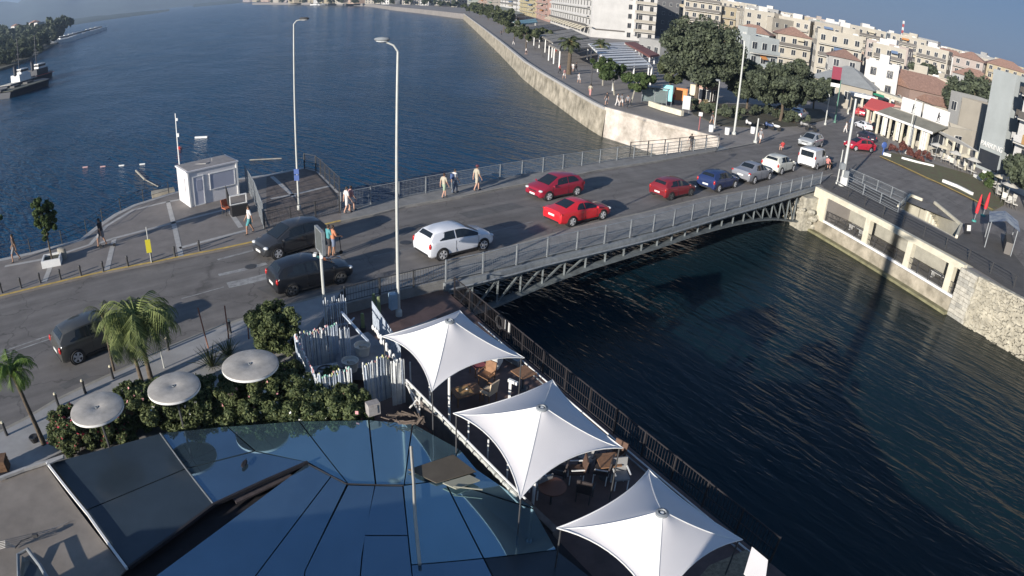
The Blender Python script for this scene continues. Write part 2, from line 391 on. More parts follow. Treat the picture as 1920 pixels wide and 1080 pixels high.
mb = MB(); mb.quad((-9000, -600, WZ), (9000, -600, WZ), (9000, 12000, WZ), (-9000, 12000, WZ)); struct('sea_water', mb, water_mat())
mb = MB(); mb.quad((-9500, -900, -12), (9500, -900, -12), (9500, 12500, -12), (-9500, 12500, -12)); struct('sea_bed', mb, mat('sea_bed', (0.03, 0.04, 0.04), 0.9))

# lines of the plan (photo pixels laid on the level they belong to)
kerbN_px = [(0, 560), (125, 530), (200, 513), (300, 494), (337, 486), (420, 470), (480, 457), (560, 437), (640, 418), (700, 406), (760, 390), (864, 372), (943, 355), (1050, 337), (1120, 322), (1237, 304), (1341, 285), (1416, 270)]
kerbS_px = [(0, 812), (50, 787), (107, 752), (155, 729), (207, 705), (250, 685), (320, 652), (397, 620), (465, 597), (530, 577), (590, 561), (642, 547), (755, 516), (870, 489), (940, 469), (1080, 428), (1200, 402), (1320, 372), (1470, 347), (1560, 327)]
fenceN_px = [(640, 394), (760, 370), (806, 360.6), (906, 342.5), (997.5, 326), (1120, 306), (1180, 297), (1239, 292), (1345, 277)]
edgeS_px = [(648, 574), (718, 556), (836, 528), (940, 505), (1003, 487), (1080, 469), (1107, 463), (1205, 440), (1245, 429), (1307, 410), (1375, 391), (1425, 377.5), (1505, 354), (1538, 345)]
kerbN = [Vector((-60, -2, 0)), Vector((-42, 12.5, 0))] + P2(kerbN_px)
kerbS = [Vector((-40, -10, 0)), Vector((-26, 2.5, 0))] + P2(kerbS_px)
fenceN = P2(fenceN_px, .12); edgeS = P2(edgeS_px, .12)
shoreN = [Vector((-70, 12, 0)), Vector((-34, 27, 0))] + P2([(0, 489), (60, 476), (150, 452), (185, 424), (215, 404), (250, 387), (312, 367), (345, 358), (440, 338), (496, 331), (571, 316), (594, 321), (637, 364), (640, 392)])
A0 = at(836, 528); T0 = at(850, 557, -.4)              # corner where bridge meets café terrace
T1 = at(1440, 1052, -.4); TD = (T1 - T0).normalized()
T2 = T0 + TD * 45
# left bank body
outer = shoreN + [A0 + Vector((0.0, 0, 0))] + [Vector((-2.9, 28.2, 0)), T0, T2, Vector((-70, T2.y, 0))]
mb = MB(); mb.prism([(p.x, p.y) for p in outer], -8, -0.45, 0); struct('left_bank_quay', mb, M_quay)
# ground tops of the left bank
balus = P2([(648, 574), (718, 556), (836, 528)])
mb = MB(); top = shoreN + [A0] + list(reversed(balus))[1:] + P2([(612, 590), (560, 690), (545, 800)], 0) + [Vector((-6, 9, 0)), Vector((-6, -10, 0)), Vector((-70, -10, 0))]
mb.prism([(p.x, p.y) for p in top], -0.44, -0.03); struct('left_bank_ground', mb, M_walk)
mb = MB(); tt = [T0, T2, Vector((-8, T2.y, 0)), Vector((-5.9, 9, 0))] + P2([(545, 800), (560, 690), (612, 590), (648, 574), (718, 556), (836, 528)], 0)
mb.prism([(p.x, p.y) for p in tt], -0.44, -0.40); struct('terrace_floor', mb, mat('terrace_floor', (0.13, 0.085, 0.075), 0.7, var=0.25, vs=1.5, world=True, bump=0.4, bs=8))
# road
NJ = P2([(1416, 270), (1440, 262), (1500, 250), (1560, 232), (1590, 218)])
far1 = [Vector((75, 110, 0)), Vector((160, 230, 0)), Vector((175, 222, 0)), Vector((95, 108, 0))]
roadpoly = kerbN + NJ[1:] + far1 + P2([(1640, 250), (1665, 262), (1652, 290), (1735, 333), (1764, 346), (1830, 377), (1860, 392)]) + [Vector((47, 30, 0)), Vector((52, 0, 0)), Vector((42, 0, 0))] + \
    P2([(1800, 420), (1700, 378), (1600, 335)]) + list(reversed(kerbS))
mb = holed([(p.x, p.y) for p in roadpoly], [], 0.0); struct('road', mb, M_asph)
# right bank
LQ0 = at(1538, 354, 0.3); LQ1 = at(1808, 497, 0.3); qd = (LQ1 - LQ0); qd.z = 0; qL = qd.length; qd.normalize(); qn = Vector((-qd.y, qd.x, 0))   # qn points inland
if qn.x < 0: qn = -qn
LQ0.z = LQ1.z = 0
LQ2 = at(1920, 565); LQ3 = LQ2 + (LQ2 - LQ1).normalized() * 60
shoreR = [(870, 26), (905, 52), (940, 79), (986, 117), (1019, 138.5), (1052, 158), (1090, 181), (1115, 195), (1137, 206), (1240, 235), (1300, 250), (1349, 263)]
SR = P2(shoreR)
brEnd = [at(1349, 272), at(1535, 345)]
inner = [LQ0, LQ0 + qd * 1.3, LQ0 + qd * 1.3 + qn * 3.2, LQ0 + qd * (qL - .1) + qn * 3.2, LQ0 + qd * (qL - .1), LQ1]
farR = [Vector((110, -30, 0)), Vector((900, -30, 0)), Vector((900, 1500, 0)), Vector((-600, 2700, 0))]
farL = P2([(480, 12), (640, 11), (760, 13), (845, 22)]) 
farL = [Vector((-900, 2500, 0)), Vector((-655, 1540, 0)), Vector((-440, 1190, 0)), Vector((-285, 960, 0)), Vector((-190, 800, 0)), Vector((-120, 610, 0))]
bank = SR + [brEnd[0], brEnd[1]] + inner + [LQ2, LQ3] + farR + farL
PIT = P2([(1684, 389), (1707, 368), (1729, 377), (1752, 382), (1802, 424), (1793, 446)])
mb = holed([(p.x, p.y) for p in bank], [[(p.x, p.y) for p in PIT]], -0.03, -8.0); struct('right_bank_ground', mb, mat('town_ground', (0.24, 0.222, 0.208), 0.9, var=0.15, vs=0.3, world=True))
mb = MB(); lower = [LQ0 + qd * 1.3, LQ0 + qd * 1.3 + qn * 3.2, LQ0 + qd * (qL - .1) + qn * 3.2, LQ0 + qd * (qL - .1)]
mb.prism([(p.x, p.y) for p in lower], -8, -2.25); struct('lower_walkway', mb, mat('walkway_concrete', (0.20, 0.19, 0.175), 0.85, var=0.2, vs=1, world=True))
# bridge deck, pavements
bd = [Vector((p.x, p.y, 0)) for p in fenceN] + [brEnd[0], brEnd[1]] + [Vector((p.x, p.y, 0)) for p in reversed(edgeS[2:])]
bridge = thing('road_bridge', 'low steel road bridge crossing the dark channel with cars queuing on it', 'bridge', (8, 42, 0))
mb = MB(); mb.prism([(p.x, p.y) for p in bd], -0.35, -0.02); part('deck', mb, M_steel, bridge)
def pave_between(name, pa, pb, z0=-0.02, z1=0.12, m=None):
    poly = [(p.x, p.y) for p in pa] + [(p.x, p.y) for p in reversed(pb)]
    mb = MB(); mb.prism(poly, z0, z1, 0); return struct(name, mb, m or M_walk)
iN = kerbN_px.index((640, 418))
pave_between('bridge_pavement', P2(fenceN_px), P2(kerbN_px[iN:-1]))
pave_between('bridge_pavement', P2(kerbS_px[11:]), P2(edgeS_px))
# plaza on the left bank (raised one kerb)
plz = shoreN[1:-1] + [at(640, 394)] + list(reversed(kerbN[1:iN + 3]))
mb = MB(); mb.prism([(p.x, p.y) for p in plz], -0.02, 0.12); struct('plaza_paving', mb, M_pave)
# south pavement of the left bank
sw = kerbS[1:14] + P2([(612, 592), (580, 640), (540, 680), (250, 790), (60, 880)]) + [Vector((-22, -6, 0))]
mb = MB(); mb.prism([(p.x, p.y) for p in sw], -0.02, 0.12); struct('cafe_pavement', mb, mat('pale_pavement', (0.33, 0.325, 0.32), 0.8, var=0.12, vs=1.5, world=True))
# kerb lines
def ribbon(name, pts, w, z, m, kind='structure', parent=None, side=0.5):
    a = offset(pts, w * side); b = offset(pts, -w * (1 - side)); mb = MB()
    mb.strip([(p.x, p.y, z) for p in a], [(p.x, p.y, z) for p in b])
    if parent is None: return struct(name, mb, m)
    return part(name, mb, m, parent)
def densify(pts, n=4):
    out = []
    for i in range(len(pts) - 1):
        for k in range(n): out.append(pts[i].lerp(pts[i + 1], k / n))
    out.append(pts[-1]); return out
ribbon('kerb_edge', kerbN[1:iN + 3], 0.22, 0.124, M_yel, side=1.0)
ribbon('kerb_edge', kerbN[iN + 2:], 0.18, 0.124, M_kerb, side=1.0)
ribbon('kerb_edge', kerbS[1:], 0.18, 0.124, M_kerb, side=0.0)
# plaza light stone bands and coping on the water edge
ribbon('plaza_coping', shoreN[1:-1], 0.45, 0.124, M_band, side=0.0)
for pts in ([(10, 503), (75, 491), (125, 477), (170, 462), (200, 427), (250, 397), (312, 382), (345, 376)], [(185, 460), (212, 451), (300, 428), (420, 397)], [(315, 381), (328, 430), (340, 484)], [(215, 451), (201, 511)], [(96, 502), (84, 533)], [(337, 469), (400, 452), (465, 435)],
            [(510, 334), (552, 372)], [(508, 376), (560, 366), (618, 352)], [(430, 398), (452, 430)]):
    ribbon('stone_band', P2(pts, 0), 0.32, 0.1285, M_band)
# road markings
M_mark = mat('worn_road_paint', (0.34, 0.34, 0.33), 0.7, var=0.3, vs=2.5, world=True, col2=(0.17, 0.165, 0.16), detail=10)
ribbon('road_marking', P2([(0, 668), (60, 647), (117, 628), (200, 602)]), 0.1, 0.005, M_mark); ribbon('road_marking', P2([(0, 661), (60, 640), (117, 621), (200, 595)]), 0.1, 0.005, M_mark)
ribbon('road_marking', P2([(340, 560), (370, 552), (420, 538)]), 0.1, 0.005, M_mark)
ribbon('road_marking', P2([(408, 487), (450, 476), (487, 466)]), 0.22, 0.005, M_mark)
ribbon('road_marking', P2([(410, 516), (450, 507), (500, 494)]), 0.35, 0.005, M_mark)
ribbon('road_marking', P2([(427, 535), (470, 526), (515, 514)]), 0.7, 0.005, M_mark)
ribbon('road_marking', P2([(700, 480), (900, 440), (1000, 415)]), 0.12, 0.005, mat('faint_road_paint', (0.20, 0.20, 0.195), 0.8, var=0.3, vs=3, world=True))
# patches and tar repairs in the asphalt
M_patch = mat('asphalt_patch', (0.12, 0.117, 0.114), 0.9, var=0.2, vs=2, world=True)
for pts in ([(480, 540), (600, 510), (640, 528), (520, 560)], [(110, 722), (160, 700), (170, 708), (122, 730)], [(1180, 405), (1256, 374), (1262, 380), (1190, 410)], [(860, 400), (960, 380), (985, 388), (880, 410)]):
    mb = MB(); q = P2(pts, 0.003); mb.quad(*q); struct('asphalt_repair', mb, M_patch)
# --- bridge structure under the south edge
E0 = at(850, 525); E1 = at(1535, 345); ed = (E1 - E0); ed.z = 0; eL = ed.length; ed.normalize(); en = Vector((-ed.y, ed.x, 0))
def lowz(s):
    xs = [0, 1.8, 5.3, 9.2, 13.6, 18.7, 21.9, 24.8, 27.7, 31.0, 35.4, 40]; zs = [-2.1, -1.87, -1.49, -1.1, -0.95, -0.9, -0.98, -1.1, -1.3, -1.75, -2.73, -3.2]
    return float(np.interp(s, xs, zs))
M_truss = mat('weathered_bridge_steel', (0.15, 0.17, 0.175), 0.6, var=0.3, vs=2, world=True, bump=.4, bs=10)
edge3 = [Vector((p.x, p.y, 0)) for p in edgeS[2:]]
st = walk(edge3, poly_len(edge3) / 26)
for off_ in (0.05, 3.6):
    pts = [p - Vector((0, 0, 0)) + en * off_ for p, d in st]
    n = len(pts)
    lows = [Vector((p.x, p.y, lowz(poly_len(edge3) * i / (n - 1)) - .05)) for i, p in enumerate(pts)]
    mb = MB()
    for i in range(n - 1): mb.beam(lows[i], lows[i + 1], 0.5, 0.12)
    part('bottom_chord', mb, M_truss, bridge)
    mb = MB()
    for i in range(n - 1): mb.beam(pts[i] + Vector((0, 0, -.42)), pts[i + 1] + Vector((0, 0, -.42)), 0.14, 0.12)
    part('top_chord', mb, M_truss, bridge)
    for i in range(n):
        m1 = MB(); m1.beam(lows[i] + Vector((0, 0, .05)), pts[i] + Vector((0, 0, -.36)), 0.10, 0.10); part('truss_post', m1, M_truss, bridge)
        if i < n - 1 and min(lows[i].z, lows[i + 1].z) < -1.25:
            m2 = MB(); a, b = (lows[i], pts[i + 1]) if i < n // 2 else (lows[i + 1], pts[i]); m2.beam(a + Vector((0, 0, .05)), b + Vector((0, 0, -.4)), 0.09, 0.09); part('truss_brace', m2, M_truss, bridge)
mb = MB()
for i in range(n): mb.beam(st[i][0] + Vector((0, 0, -.5)), st[i][0] + en * 11 + Vector((0, 0, -.5)), 0.12, 0.25)
part('cross_girders', mb, M_truss, bridge, kind='stuff')
# outriggers (service pipe) on the south side
mb = MB(); sp_ = walk(edge3, 2.0)
pipe = [p - en * 0.28 + Vector((0, 0, -.2)) for p, d in sp_]; mb.tube(pipe, 0.05, 6); part('service_pipe', mb, M_steel, bridge)

# ================================================================== FENCES
def wire_fence(name, label, line, h, spacing, m, parts_mode='wire', bar=0.14, z=0.12, pw=0.07, cat='fence', lean=0.0, group=None, midrail=True, m2=None):
    line = [Vector((p.x, p.y, z)) for p in line]
    t = thing(name, label, cat, line[0], group=group); L = poly_len(line); k = max(1, round(L / spacing)); ps = walk(line, L / k)
    for p, d in ps:
        mb = MB(); mb.box(p + Vector((0, 0, h / 2 + .02)), (pw, pw, h + .04), math.atan2(d.y, d.x)); part('post', mb, m, t)
    for zz, r_ in ([(h, .028)] + ([(h * .5, .016)] if midrail else []) + [(0.1, .02)]):
        mb = MB(); mb.tube([p + Vector((0, 0, zz)) for p, d in ps], r_, 6); part('rail', mb, m, t)
    mb = MB()
    if parts_mode == 'bars':
        for p, d in walk(line, bar):
            mb.box(p + Vector((0, 0, h / 2 + .03)), (0.013, 0.013, h - .12), math.atan2(d.y, d.x))
        part('balusters', mb, m2 or m, t, kind='stuff')
    elif parts_mode == 'wire':
        for p, d in walk(line, 0.11): mb.box(p + Vector((0, 0, h / 2)), (0.008, 0.008, h - .1), math.atan2(d.y, d.x))
        for q in range(1, 9): mb.tube([p + Vector((0, 0, h * q / 9)) for p, d in ps], .004, 3, caps=False)
        part('wire_mesh', mb, m2 or m, t, kind='stuff')
    elif parts_mode == 'rails':
        for q in (0.25, 0.5, .75):
            mb = MB(); mb.tube([p + Vector((0, 0, h * q)) for p, d in ps], .02, 5); part('rail', mb, m, t)
    return t
M_rust = mat('rusty_steel', (0.025, 0.022, 0.024), 0.75, var=0.3, vs=5)
wire_fence('bridge_railing', 'grey wire mesh railing along the sea side of the bridge', fenceN, 1.15, 2.1, M_steel)
eS = [p for p in edgeS[2:]]
wire_fence('bridge_railing', 'grey wire mesh railing along the channel side of the bridge', eS, 1.1, 2.05, M_steel, m2=mat('mesh_wire', (.13, .15, .17), .6))
wire_fence('balustrade', 'dark barred balustrade between café terrace and bridge pavement', [Vector((p.x, p.y, 0)) for p in balus], 0.85, 1.6, M_dsteel, 'bars', z=0.12)
wire_fence('terrace_railing', 'long dark barred railing along the water edge of the café terrace', [T0 + TD * 0.1, T0 + TD * 9, T0 + TD * 19.5], 1.05, 1.45, M_rust, 'bars', bar=0.13, z=-.4, pw=.05)
# plaza edge posts with rope rails
pe = walk(shoreN[2:10], 2.2)
t = thing('plaza_railing', 'thin dark post-and-rail fence along the curved plaza edge', 'fence', shoreN[3])
for p, d in pe:
    mb = MB(); mb.tube([p + Vector((0, 0, .12)), p + Vector((0, 0, 1.02))], .035, 6); part('post', mb, M_dsteel, t)
for zz in (.4, .7, .98):
    mb = MB(); mb.tube([p + Vector((0, 0, .0 + zz)) for p, d in pe], .014, 4, caps=False); part('rail', mb, M_dsteel, t)
# steel tread fence round the landing deck
dk = P2([(496, 331), (571, 316), (594, 321), (637, 364)], .12)
wire_fence('deck_railing', 'dark railing round the outer edge of the timber landing deck', dk[1:], 1.2, 1.3, M_dsteel, 'wire')
wire_fence('deck_fence', 'grey fence between white kiosk and landing deck, leaning posts', P2([(462, 352), (480, 385), (495, 428)], .12), 1.6, 1.1, M_steel, 'wire')
wire_fence('deck_fence', 'front fence closing the landing deck off from the road pavement', P2([(497, 430), (560, 417), (637, 400)], .12), 1.1, 1.5, M_dsteel, 'wire')
mb = MB(); q = P2([(500, 334), (571, 319), (592, 324), (632, 366), (632, 392), (500, 425)], 0)
mb.prism([(p.x, p.y) for p in q], 0.1, 0.126); 
deckm = mat('deck_boards', (0.14, 0.115, 0.10), 0.8, var=0.35, vs=2.0, world=True)
struct('landing_deck', mb, deckm)
dd = (q[3] - q[0]).normalized()
# ================================================================== RIGHT BANK QUAY
M_cream = mat('cream_painted_concrete', (0.62, 0.58, 0.46), 0.8, var=0.12, vs=1.5, world=True, bump=.3, bs=10)
M_pinkw = mat('white_quay_plaster', (0.52, 0.47, 0.42), 0.9, var=0.3, vs=0.5, world=True, col2=(.27, .24, .20), bump=1, bs=3)
M_rub = mat('rubble_stone', (0.36, 0.34, 0.28), 0.95, var=0.45, vs=2.2, world=True, bump=1.5, bs=3)
def facing(name, pts, z0, z1, m, d=-0.06, slope=0.35):
    a = offset(pts, d); b = offset(pts, d - slope); mb = MB()
    mb.strip([(p.x, p.y, z1) for p in a], [(p.x, p.y, z0) for p in b]); return struct(name, mb, m)
facing('north_quay_wall', densify(SR[:9], 2), -6, -0.03, M_quay, d=-0.05, slope=.5)
facing('north_quay_wall', SR[8:], -6, -0.03, M_pinkw, d=-0.05, slope=.3)
def coping(label, pts, w, h, m, side=0.5, z=-.02, name='parapet'):
    a = offset(pts, w * side); b = offset(pts, -w * (1 - side)); n = len(pts); mb = MB()
    vs = [(p.x, p.y, z) for p in a] + [(p.x, p.y, z + h) for p in a] + [(p.x, p.y, z + h) for p in b] + [(p.x, p.y, z) for p in b]
    fs = []
    for i in range(n - 1):
        fs += [(i, i + 1, n + i + 1, n + i), (n + i, n + i + 1, 2 * n + i + 1, 2 * n + i), (2 * n + i, 2 * n + i + 1, 3 * n + i + 1, 3 * n + i)]
    fs += [(0, n, 2 * n, 3 * n), (n - 1, 4 * n - 1, 3 * n - 1, 2 * n - 1)]
    mb.add(vs, fs); return solo(name, mb, m, label, 'parapet', pts[0])
coping('long pale stone parapet edging the promenade above the far quay', SR[:9], 0.5, 0.35, M_band, side=0.3)
coping('pinkish white parapet topping the plastered quay wall beside the bridge', SR[8:], 0.45, 0.4, M_pinkw, side=0.3)
# pipe line on the quay face
lq = [LQ0 - qn * .0, LQ1]
def wallbox(mb, s0, s1, n0, n1, z0, z1, mi=0):
    c = LQ0 + qd * (s0 + s1) / 2 + qn * (n0 + n1) / 2; c.z = (z0 + z1) / 2
    return mb.box(c, (s1 - s0, n1 - n0, z1 - z0), math.atan2(qd.y, qd.x), mi)
lg = thing('quay_arcade', 'cream framed open arcade over a lower walkway beside the channel', 'arcade', LQ0)
mb = MB(); wallbox(mb, -0.5, qL + .1, -0.12, .32, -0.12, 0.34); part('top_beam', mb, M_cream, lg)
mb = MB(); wallbox(mb, 0.1, qL - .1, .34, 3.4, -0.18, -0.034); part('ceiling_slab', mb, M_cream, lg)
for s in (6.4, 11.25, 15.55):
    mb = MB(); wallbox(mb, s - .28, s + .28, -0.08, .42, -2.25, -0.12); part('pillar', mb, M_cream, lg)
mb = MB(); wallbox(mb, -0.5, 1.25, -0.15, .3, -8, -0.12); part('end_pier', mb, M_cream, lg)
mb = MB(); wallbox(mb, 1.25, qL - .15, -0.1, .2, -2.32, -2.12); part('floor_edge', mb, M_white, lg)
mb = MB(); wallbox(mb, 1.25, qL - .15, 3.14, 3.2, -2.25, -0.19); part('back_wall', mb, mat('arcade_back_wall', (0.34, 0.33, 0.28), 0.9, var=.2, vs=1, world=True), lg)
for k in range(13):
    s = 1.4 + k * (qL - 1.8) / 12; mb = MB(); wallbox(mb, s - .03, s + .03, -.02, .04, -2.12, -1.25); part('railing_post', mb, M_dsteel, lg)
for zz in (-1.27, -1.7):
    mb = MB(); wallbox(mb, 1.3, qL - .2, -.01, .03, zz - .02, zz + .02); part('railing_rail', mb, M_dsteel, lg)
mb = MB()
for k in range(110):
    s = 1.4 + k * (qL - 1.8) / 110; wallbox(mb, s - .012, s + .012, 0, .02, -2.1, -1.3)
part('railing_bars', mb, M_dsteel, lg, kind='stuff')
# stair frame and white bench seen inside the arcade
for s in (3.2, 13.0):
    mb = MB(); wallbox(mb, s, s + 1.6, 1.2, 1.6, -1.8, -1.72); wallbox(mb, s + .1, s + .2, 1.2, 1.6, -2.25, -1.8); wallbox(mb, s + 1.4, s + 1.5, 1.2, 1.6, -2.25, -1.8)
    solo('bench', mb, M_white, 'white bench on the lower walkway behind the arcade pillars', 'bench', LQ0 + qd * s + qn * 1.4 + Vector((0, 0, -2.25)))
mb = MB(); n_ = 40
pa = []; pb = []
for i in range(n_ + 1):
    s = -1.2 + (qL + 1.4) * i / n_; p = LQ0 + qd * s - qn * (.16); q = LQ0 + qd * s - qn * .35; pa.append((p.x, p.y, -2.33)); pb.append((q.x, q.y, -8))
mb.strip(pa, pb); struct('south_quay_wall', mb, M_quay)
mb = MB(); wallbox(mb, -1.0, qL, -.75, -.2, -8, -3.3); struct('quay_footing', mb, mat('algae_stone', (0.20, 0.19, 0.11), 0.95, var=.4, vs=1, world=True, bump=1, bs=3))
# block pier at the end of the arcade, every block its own piece
pier = thing('stone_pier', 'coursed stone block pier at the right end of the cream arcade', 'pier', LQ1)
M_blk = [mat('pale_block', (0.46, 0.44, 0.38), 0.9, var=.25, vs=3, bump=.6, bs=8), mat('grey_block', (0.36, 0.35, 0.31), 0.9, var=.25, vs=3, bump=.6, bs=8)]
rr = random.Random(3)
mb = MB(); wallbox(mb, qL + .02, qL + 1.62, -.28, .4, -8, 0.1); part('core', mb, M_rub, pier)
for r_ in range(12):
    s = qL
    while s < qL + 1.6:
        w = rr.uniform(.42, .62); w = min(w, qL + 1.64 - s)
        if w < .15: break
        mb = MB(); wallbox(mb, s + .012, s + w - .012, -.34 - rr.uniform(0, .03), -.2, -3.5 + r_ * .305 + .012, -3.5 + r_ * .305 + .29); part('stone_block', mb, M_blk[rr.random() < .4], pier); s += w
# rubble wall beyond
fl = [LQ1 + qd * 1.55, LQ2, LQ3]; pa = []; pb = []
for p in densify(fl, 12):
    a = p - qn * .12; b = p - qn * .5; pa.append((a.x, a.y, 0.1)); pb.append((b.x, b.y, -8))
mb = MB(); mb.strip(pa, pb)
for a, b in zip(pa[:-1], pa[1:]): mb.beam(Vector(a) + qn * .2, Vector(b) + qn * .2, .45, .12)
struct('rubble_quay_wall', mb, M_rub)
# individual rubble stones, joined
mb = MB()
for k in range(2600):
    t = rr.uniform(0, 22); z = rr.uniform(-3.6, 0.05); base = LQ1 + qd * 1.7 + (LQ2 - LQ1).normalized() * t - qn * (.13 + (0.1 - z) / 8.1 * .38)
    s = rr.uniform(.09, .2); mb.box((base.x, base.y, z), (s * 1.4, .12, s), math.atan2(qd.y, qd.x) + rr.uniform(-.2, .2))
o = part('rubble_stones', mb, [mat('rubble_face', (0.42, 0.39, 0.31), .95, var=.4, vs=1.3, world=True)]); tag(o, 'rough rubble stones facing the quay wall at the right edge', 'stones', kind='stuff')
# bridge abutment with rocks
mb = MB(); ab = [brEnd[1] + Vector((.05, 0, 0)), LQ0 - qd * .4]; p = at(1505, 354)
mb.box((25.4, 52.6, -4.5), (1.6, 2.2, 8), math.atan2(qd.y, qd.x)); struct('bridge_abutment', mb, M_rub)
mb = MB()
for k in range(60):
    c = Vector((rr.uniform(24.2, 26.2), rr.uniform(51, 54.5), rr.uniform(-3.7, -1.2))); s = rr.uniform(.2, .6); mb.ell(c, (s, s * .8, s * .6), 6, 4)
o = part('abutment_rocks', mb, M_rub, smooth=False); tag(o, 'heap of brown rocks under the right end of the bridge', 'rocks', kind='stuff')
# stair pit on the riverside plaza
t = thing('stairwell', 'sunken beige stairwell with steps in the riverside plaza', 'stairs', PIT[0])
M_pit = mat('stairwell_plaster', (0.42, 0.40, 0.33), 0.9, var=.12, vs=1, world=True)
n = len(PIT); 
for i in range(n):
    a, b = PIT[i], PIT[(i + 1) % n]; mb = MB()
    d = (b - a).normalized(); nn = Vector((-d.y, d.x, 0)); c = sum(PIT, Vector()) / n
    if nn.dot(c - a) < 0: nn = -nn
    q = [a + nn * .02, b + nn * .02, b + nn * .14, a + nn * .14]; mb.prism([(v.x, v.y) for v in q], -2.3, 0.0); part('retaining_wall', mb, M_pit, t)
    if i in (0, 1, 3, 4):
        mb = MB(); mb.beam(a + Vector((0, 0, .12)), b + Vector((0, 0, .12)), .22, .28); part('parapet_cap', mb, M_cream, t)
s0 = at(1742, 384); s1 = at(1770, 440, -2.2); s0.z = -.1; sdir = (s1 - s0); hd = Vector((sdir.x, sdir.y, 0)); hl = hd.length; hd.normalize(); sw_ = Vector((-hd.y, hd.x, 0))
for k in range(12):
    c = s0 + hd * (hl * (k + .5) / 12); mb = MB(); top = -.12 - k * .175; mb.box((c.x, c.y, (top - 2.3) / 2), (hl / 12 + .01, 1.6, top + 2.3), math.atan2(hd.y, hd.x)); part('step', mb, M_cream if k % 2 else M_pit, t)
mb = MB(); mb.prism([(p.x, p.y) for p in PIT], -2.4, -2.26); part('pit_floor', mb, M_pit, t)
wire_fence('pavement_railing', 'pale grey tubular railing beside the road above the arcade', P2([(1590, 336), (1640, 358), (1697, 385)]), 1.1, 1.9, M_steel, 'wire', z=0.0)
wire_fence('pavement_railing', 'pale grey railing set back inside the road-side one', P2([(1588, 350), (1630, 372), (1683, 400)]), 1.0, 2.4, M_steel, 'rails', z=0.0)
wire_fence('quay_railing', 'thin dark railing on the plaza above the cream arcade', P2([(1560, 356), (1625, 391), (1714, 437), (1808, 486), (1900, 540)]), 0.9, 2.2, M_dsteel, 'rails', z=0.0)
# plaza sheet
q = P2([(1540, 345), (1560, 330), (1580, 335), (1700, 382), (1682, 392), (1793, 449), (1812, 430), (1870, 440), (1920, 500), (1920, 560), (1808, 491), (1714, 442), (1625, 396), (1545, 352)])
mb = holed([(p.x, p.y) for p in q], [], 0.008); struct('riverside_plaza', mb, mat('plaza_asphalt', (0.10, 0.095, 0.09), 0.85, var=.2, vs=.8, world=True))
wire_fence('bridge_approach_railing', 'dark railing in front of the plastered quay wall at the bridge end', P2([(1180, 297), (1240, 291), (1345, 277)]), 1.35, 2.2, M_rust, 'rails', z=.12)
# island verge between the two streets
isl = P2([(1650, 294), (1672, 288), (1720, 300), (1775, 316), (1830, 332), (1885, 352), (1900, 375), (1860, 396), (1830, 378), (1764, 346), (1735, 334)])
mb = MB(); mb.prism([(p.x, p.y) for p in isl], -.02, 0.13); struct('verge', mb, M_grass)
ribbon('kerb_edge', P2([(1650, 295), (1690, 313), (1735, 334), (1764, 347), (1830, 379), (1860, 395)]), .5, .135, mat('yellow_kerb_line', (0.62, 0.42, 0.12), .7, var=.2, vs=2, world=True))
def low_wall(label, px, h=.35, w=.35, m=M_white):
    p = P2(px); mb = MB()
    for a, b in zip(p[:-1], p[1:]): mb.beam(a + Vector((0, 0, h / 2 + .1)), b + Vector((0, 0, h / 2 + .1)), w, h)
    return solo('low_wall', mb, m, label, 'wall', p[0])
low_wall('low white kerb wall along the near side of the grass verge', [(1767, 343), (1795, 354), (1822, 368)])
low_wall('short cream kerb block at the tip of the grass verge', [(1656, 292), (1670, 296)])
low_wall('thin pale wall on the far side of the grass verge', [(1690, 299), (1720, 307), (1750, 314)], .25, .3)
low_wall('short white wall at the far corner of the verge', [(1826, 333), (1840, 341)], .4)
low_wall('white street wall below the balcony building', [(1842, 327), (1866, 337)], .5)
low_wall('cream low wall beside the bus shelter on the promenade', [(1218, 200), (1240, 208), (1279, 219)], .7, .5, M_cream)
# ================================================================== BUILDINGS
M_glass = mat('dark_window_glass', (0.03, 0.035, 0.045), 0.15, spec=.6)
M_frame = mat('white_window_frame', (0.6, 0.6, 0.57), .6)
M_slab = mat('balcony_concrete', (0.55, 0.53, 0.48), .8)
M_brail = mat('balcony_rail_dark', (0.12, 0.11, 0.10), .6)
M_shut = mat('grey_shutter', (0.30, 0.29, 0.26), .7)
M_tile = mat('roof_tiles', (0.33, 0.20, 0.15), .85, var=.25, vs=2)
M_flat = mat('flat_roof', (0.30, 0.29, 0.27), .9, var=.2, vs=.3)
M_awn = [mat('cream_awning', (0.62, 0.56, 0.42), .8), mat('green_awning', (0.12, 0.26, 0.16), .8), mat('orange_awning', (0.55, 0.25, 0.08), .8), mat('blue_awning', (0.15, 0.22, 0.35), .8)]
WALL = {'cream': (0.56, 0.52, 0.44), 'white': (0.64, 0.63, 0.61), 'pale grey': (0.40, 0.40, 0.39), 'pink': (0.50, 0.43, 0.39), 'ochre': (0.50, 0.43, 0.30), 'beige': (0.47, 0.43, 0.36),
        'dark grey': (0.16, 0.16, 0.165), 'salmon': (0.54, 0.40, 0.31), 'yellow': (0.58, 0.50, 0.30), 'coral': (0.55, 0.36, 0.30), 'mint': (0.44, 0.47, 0.41), 'brown pink': (0.36, 0.26, 0.22), 'bluegrey': (0.48, 0.52, 0.52)}
def wallmat(c): return mat('plaster_' + c.replace(' ', '_'), tuple(v * (.86 if c == 'white' else .72) for v in WALL[c]), .9, var=.1, vs=.25, bump=.2, bs=3)
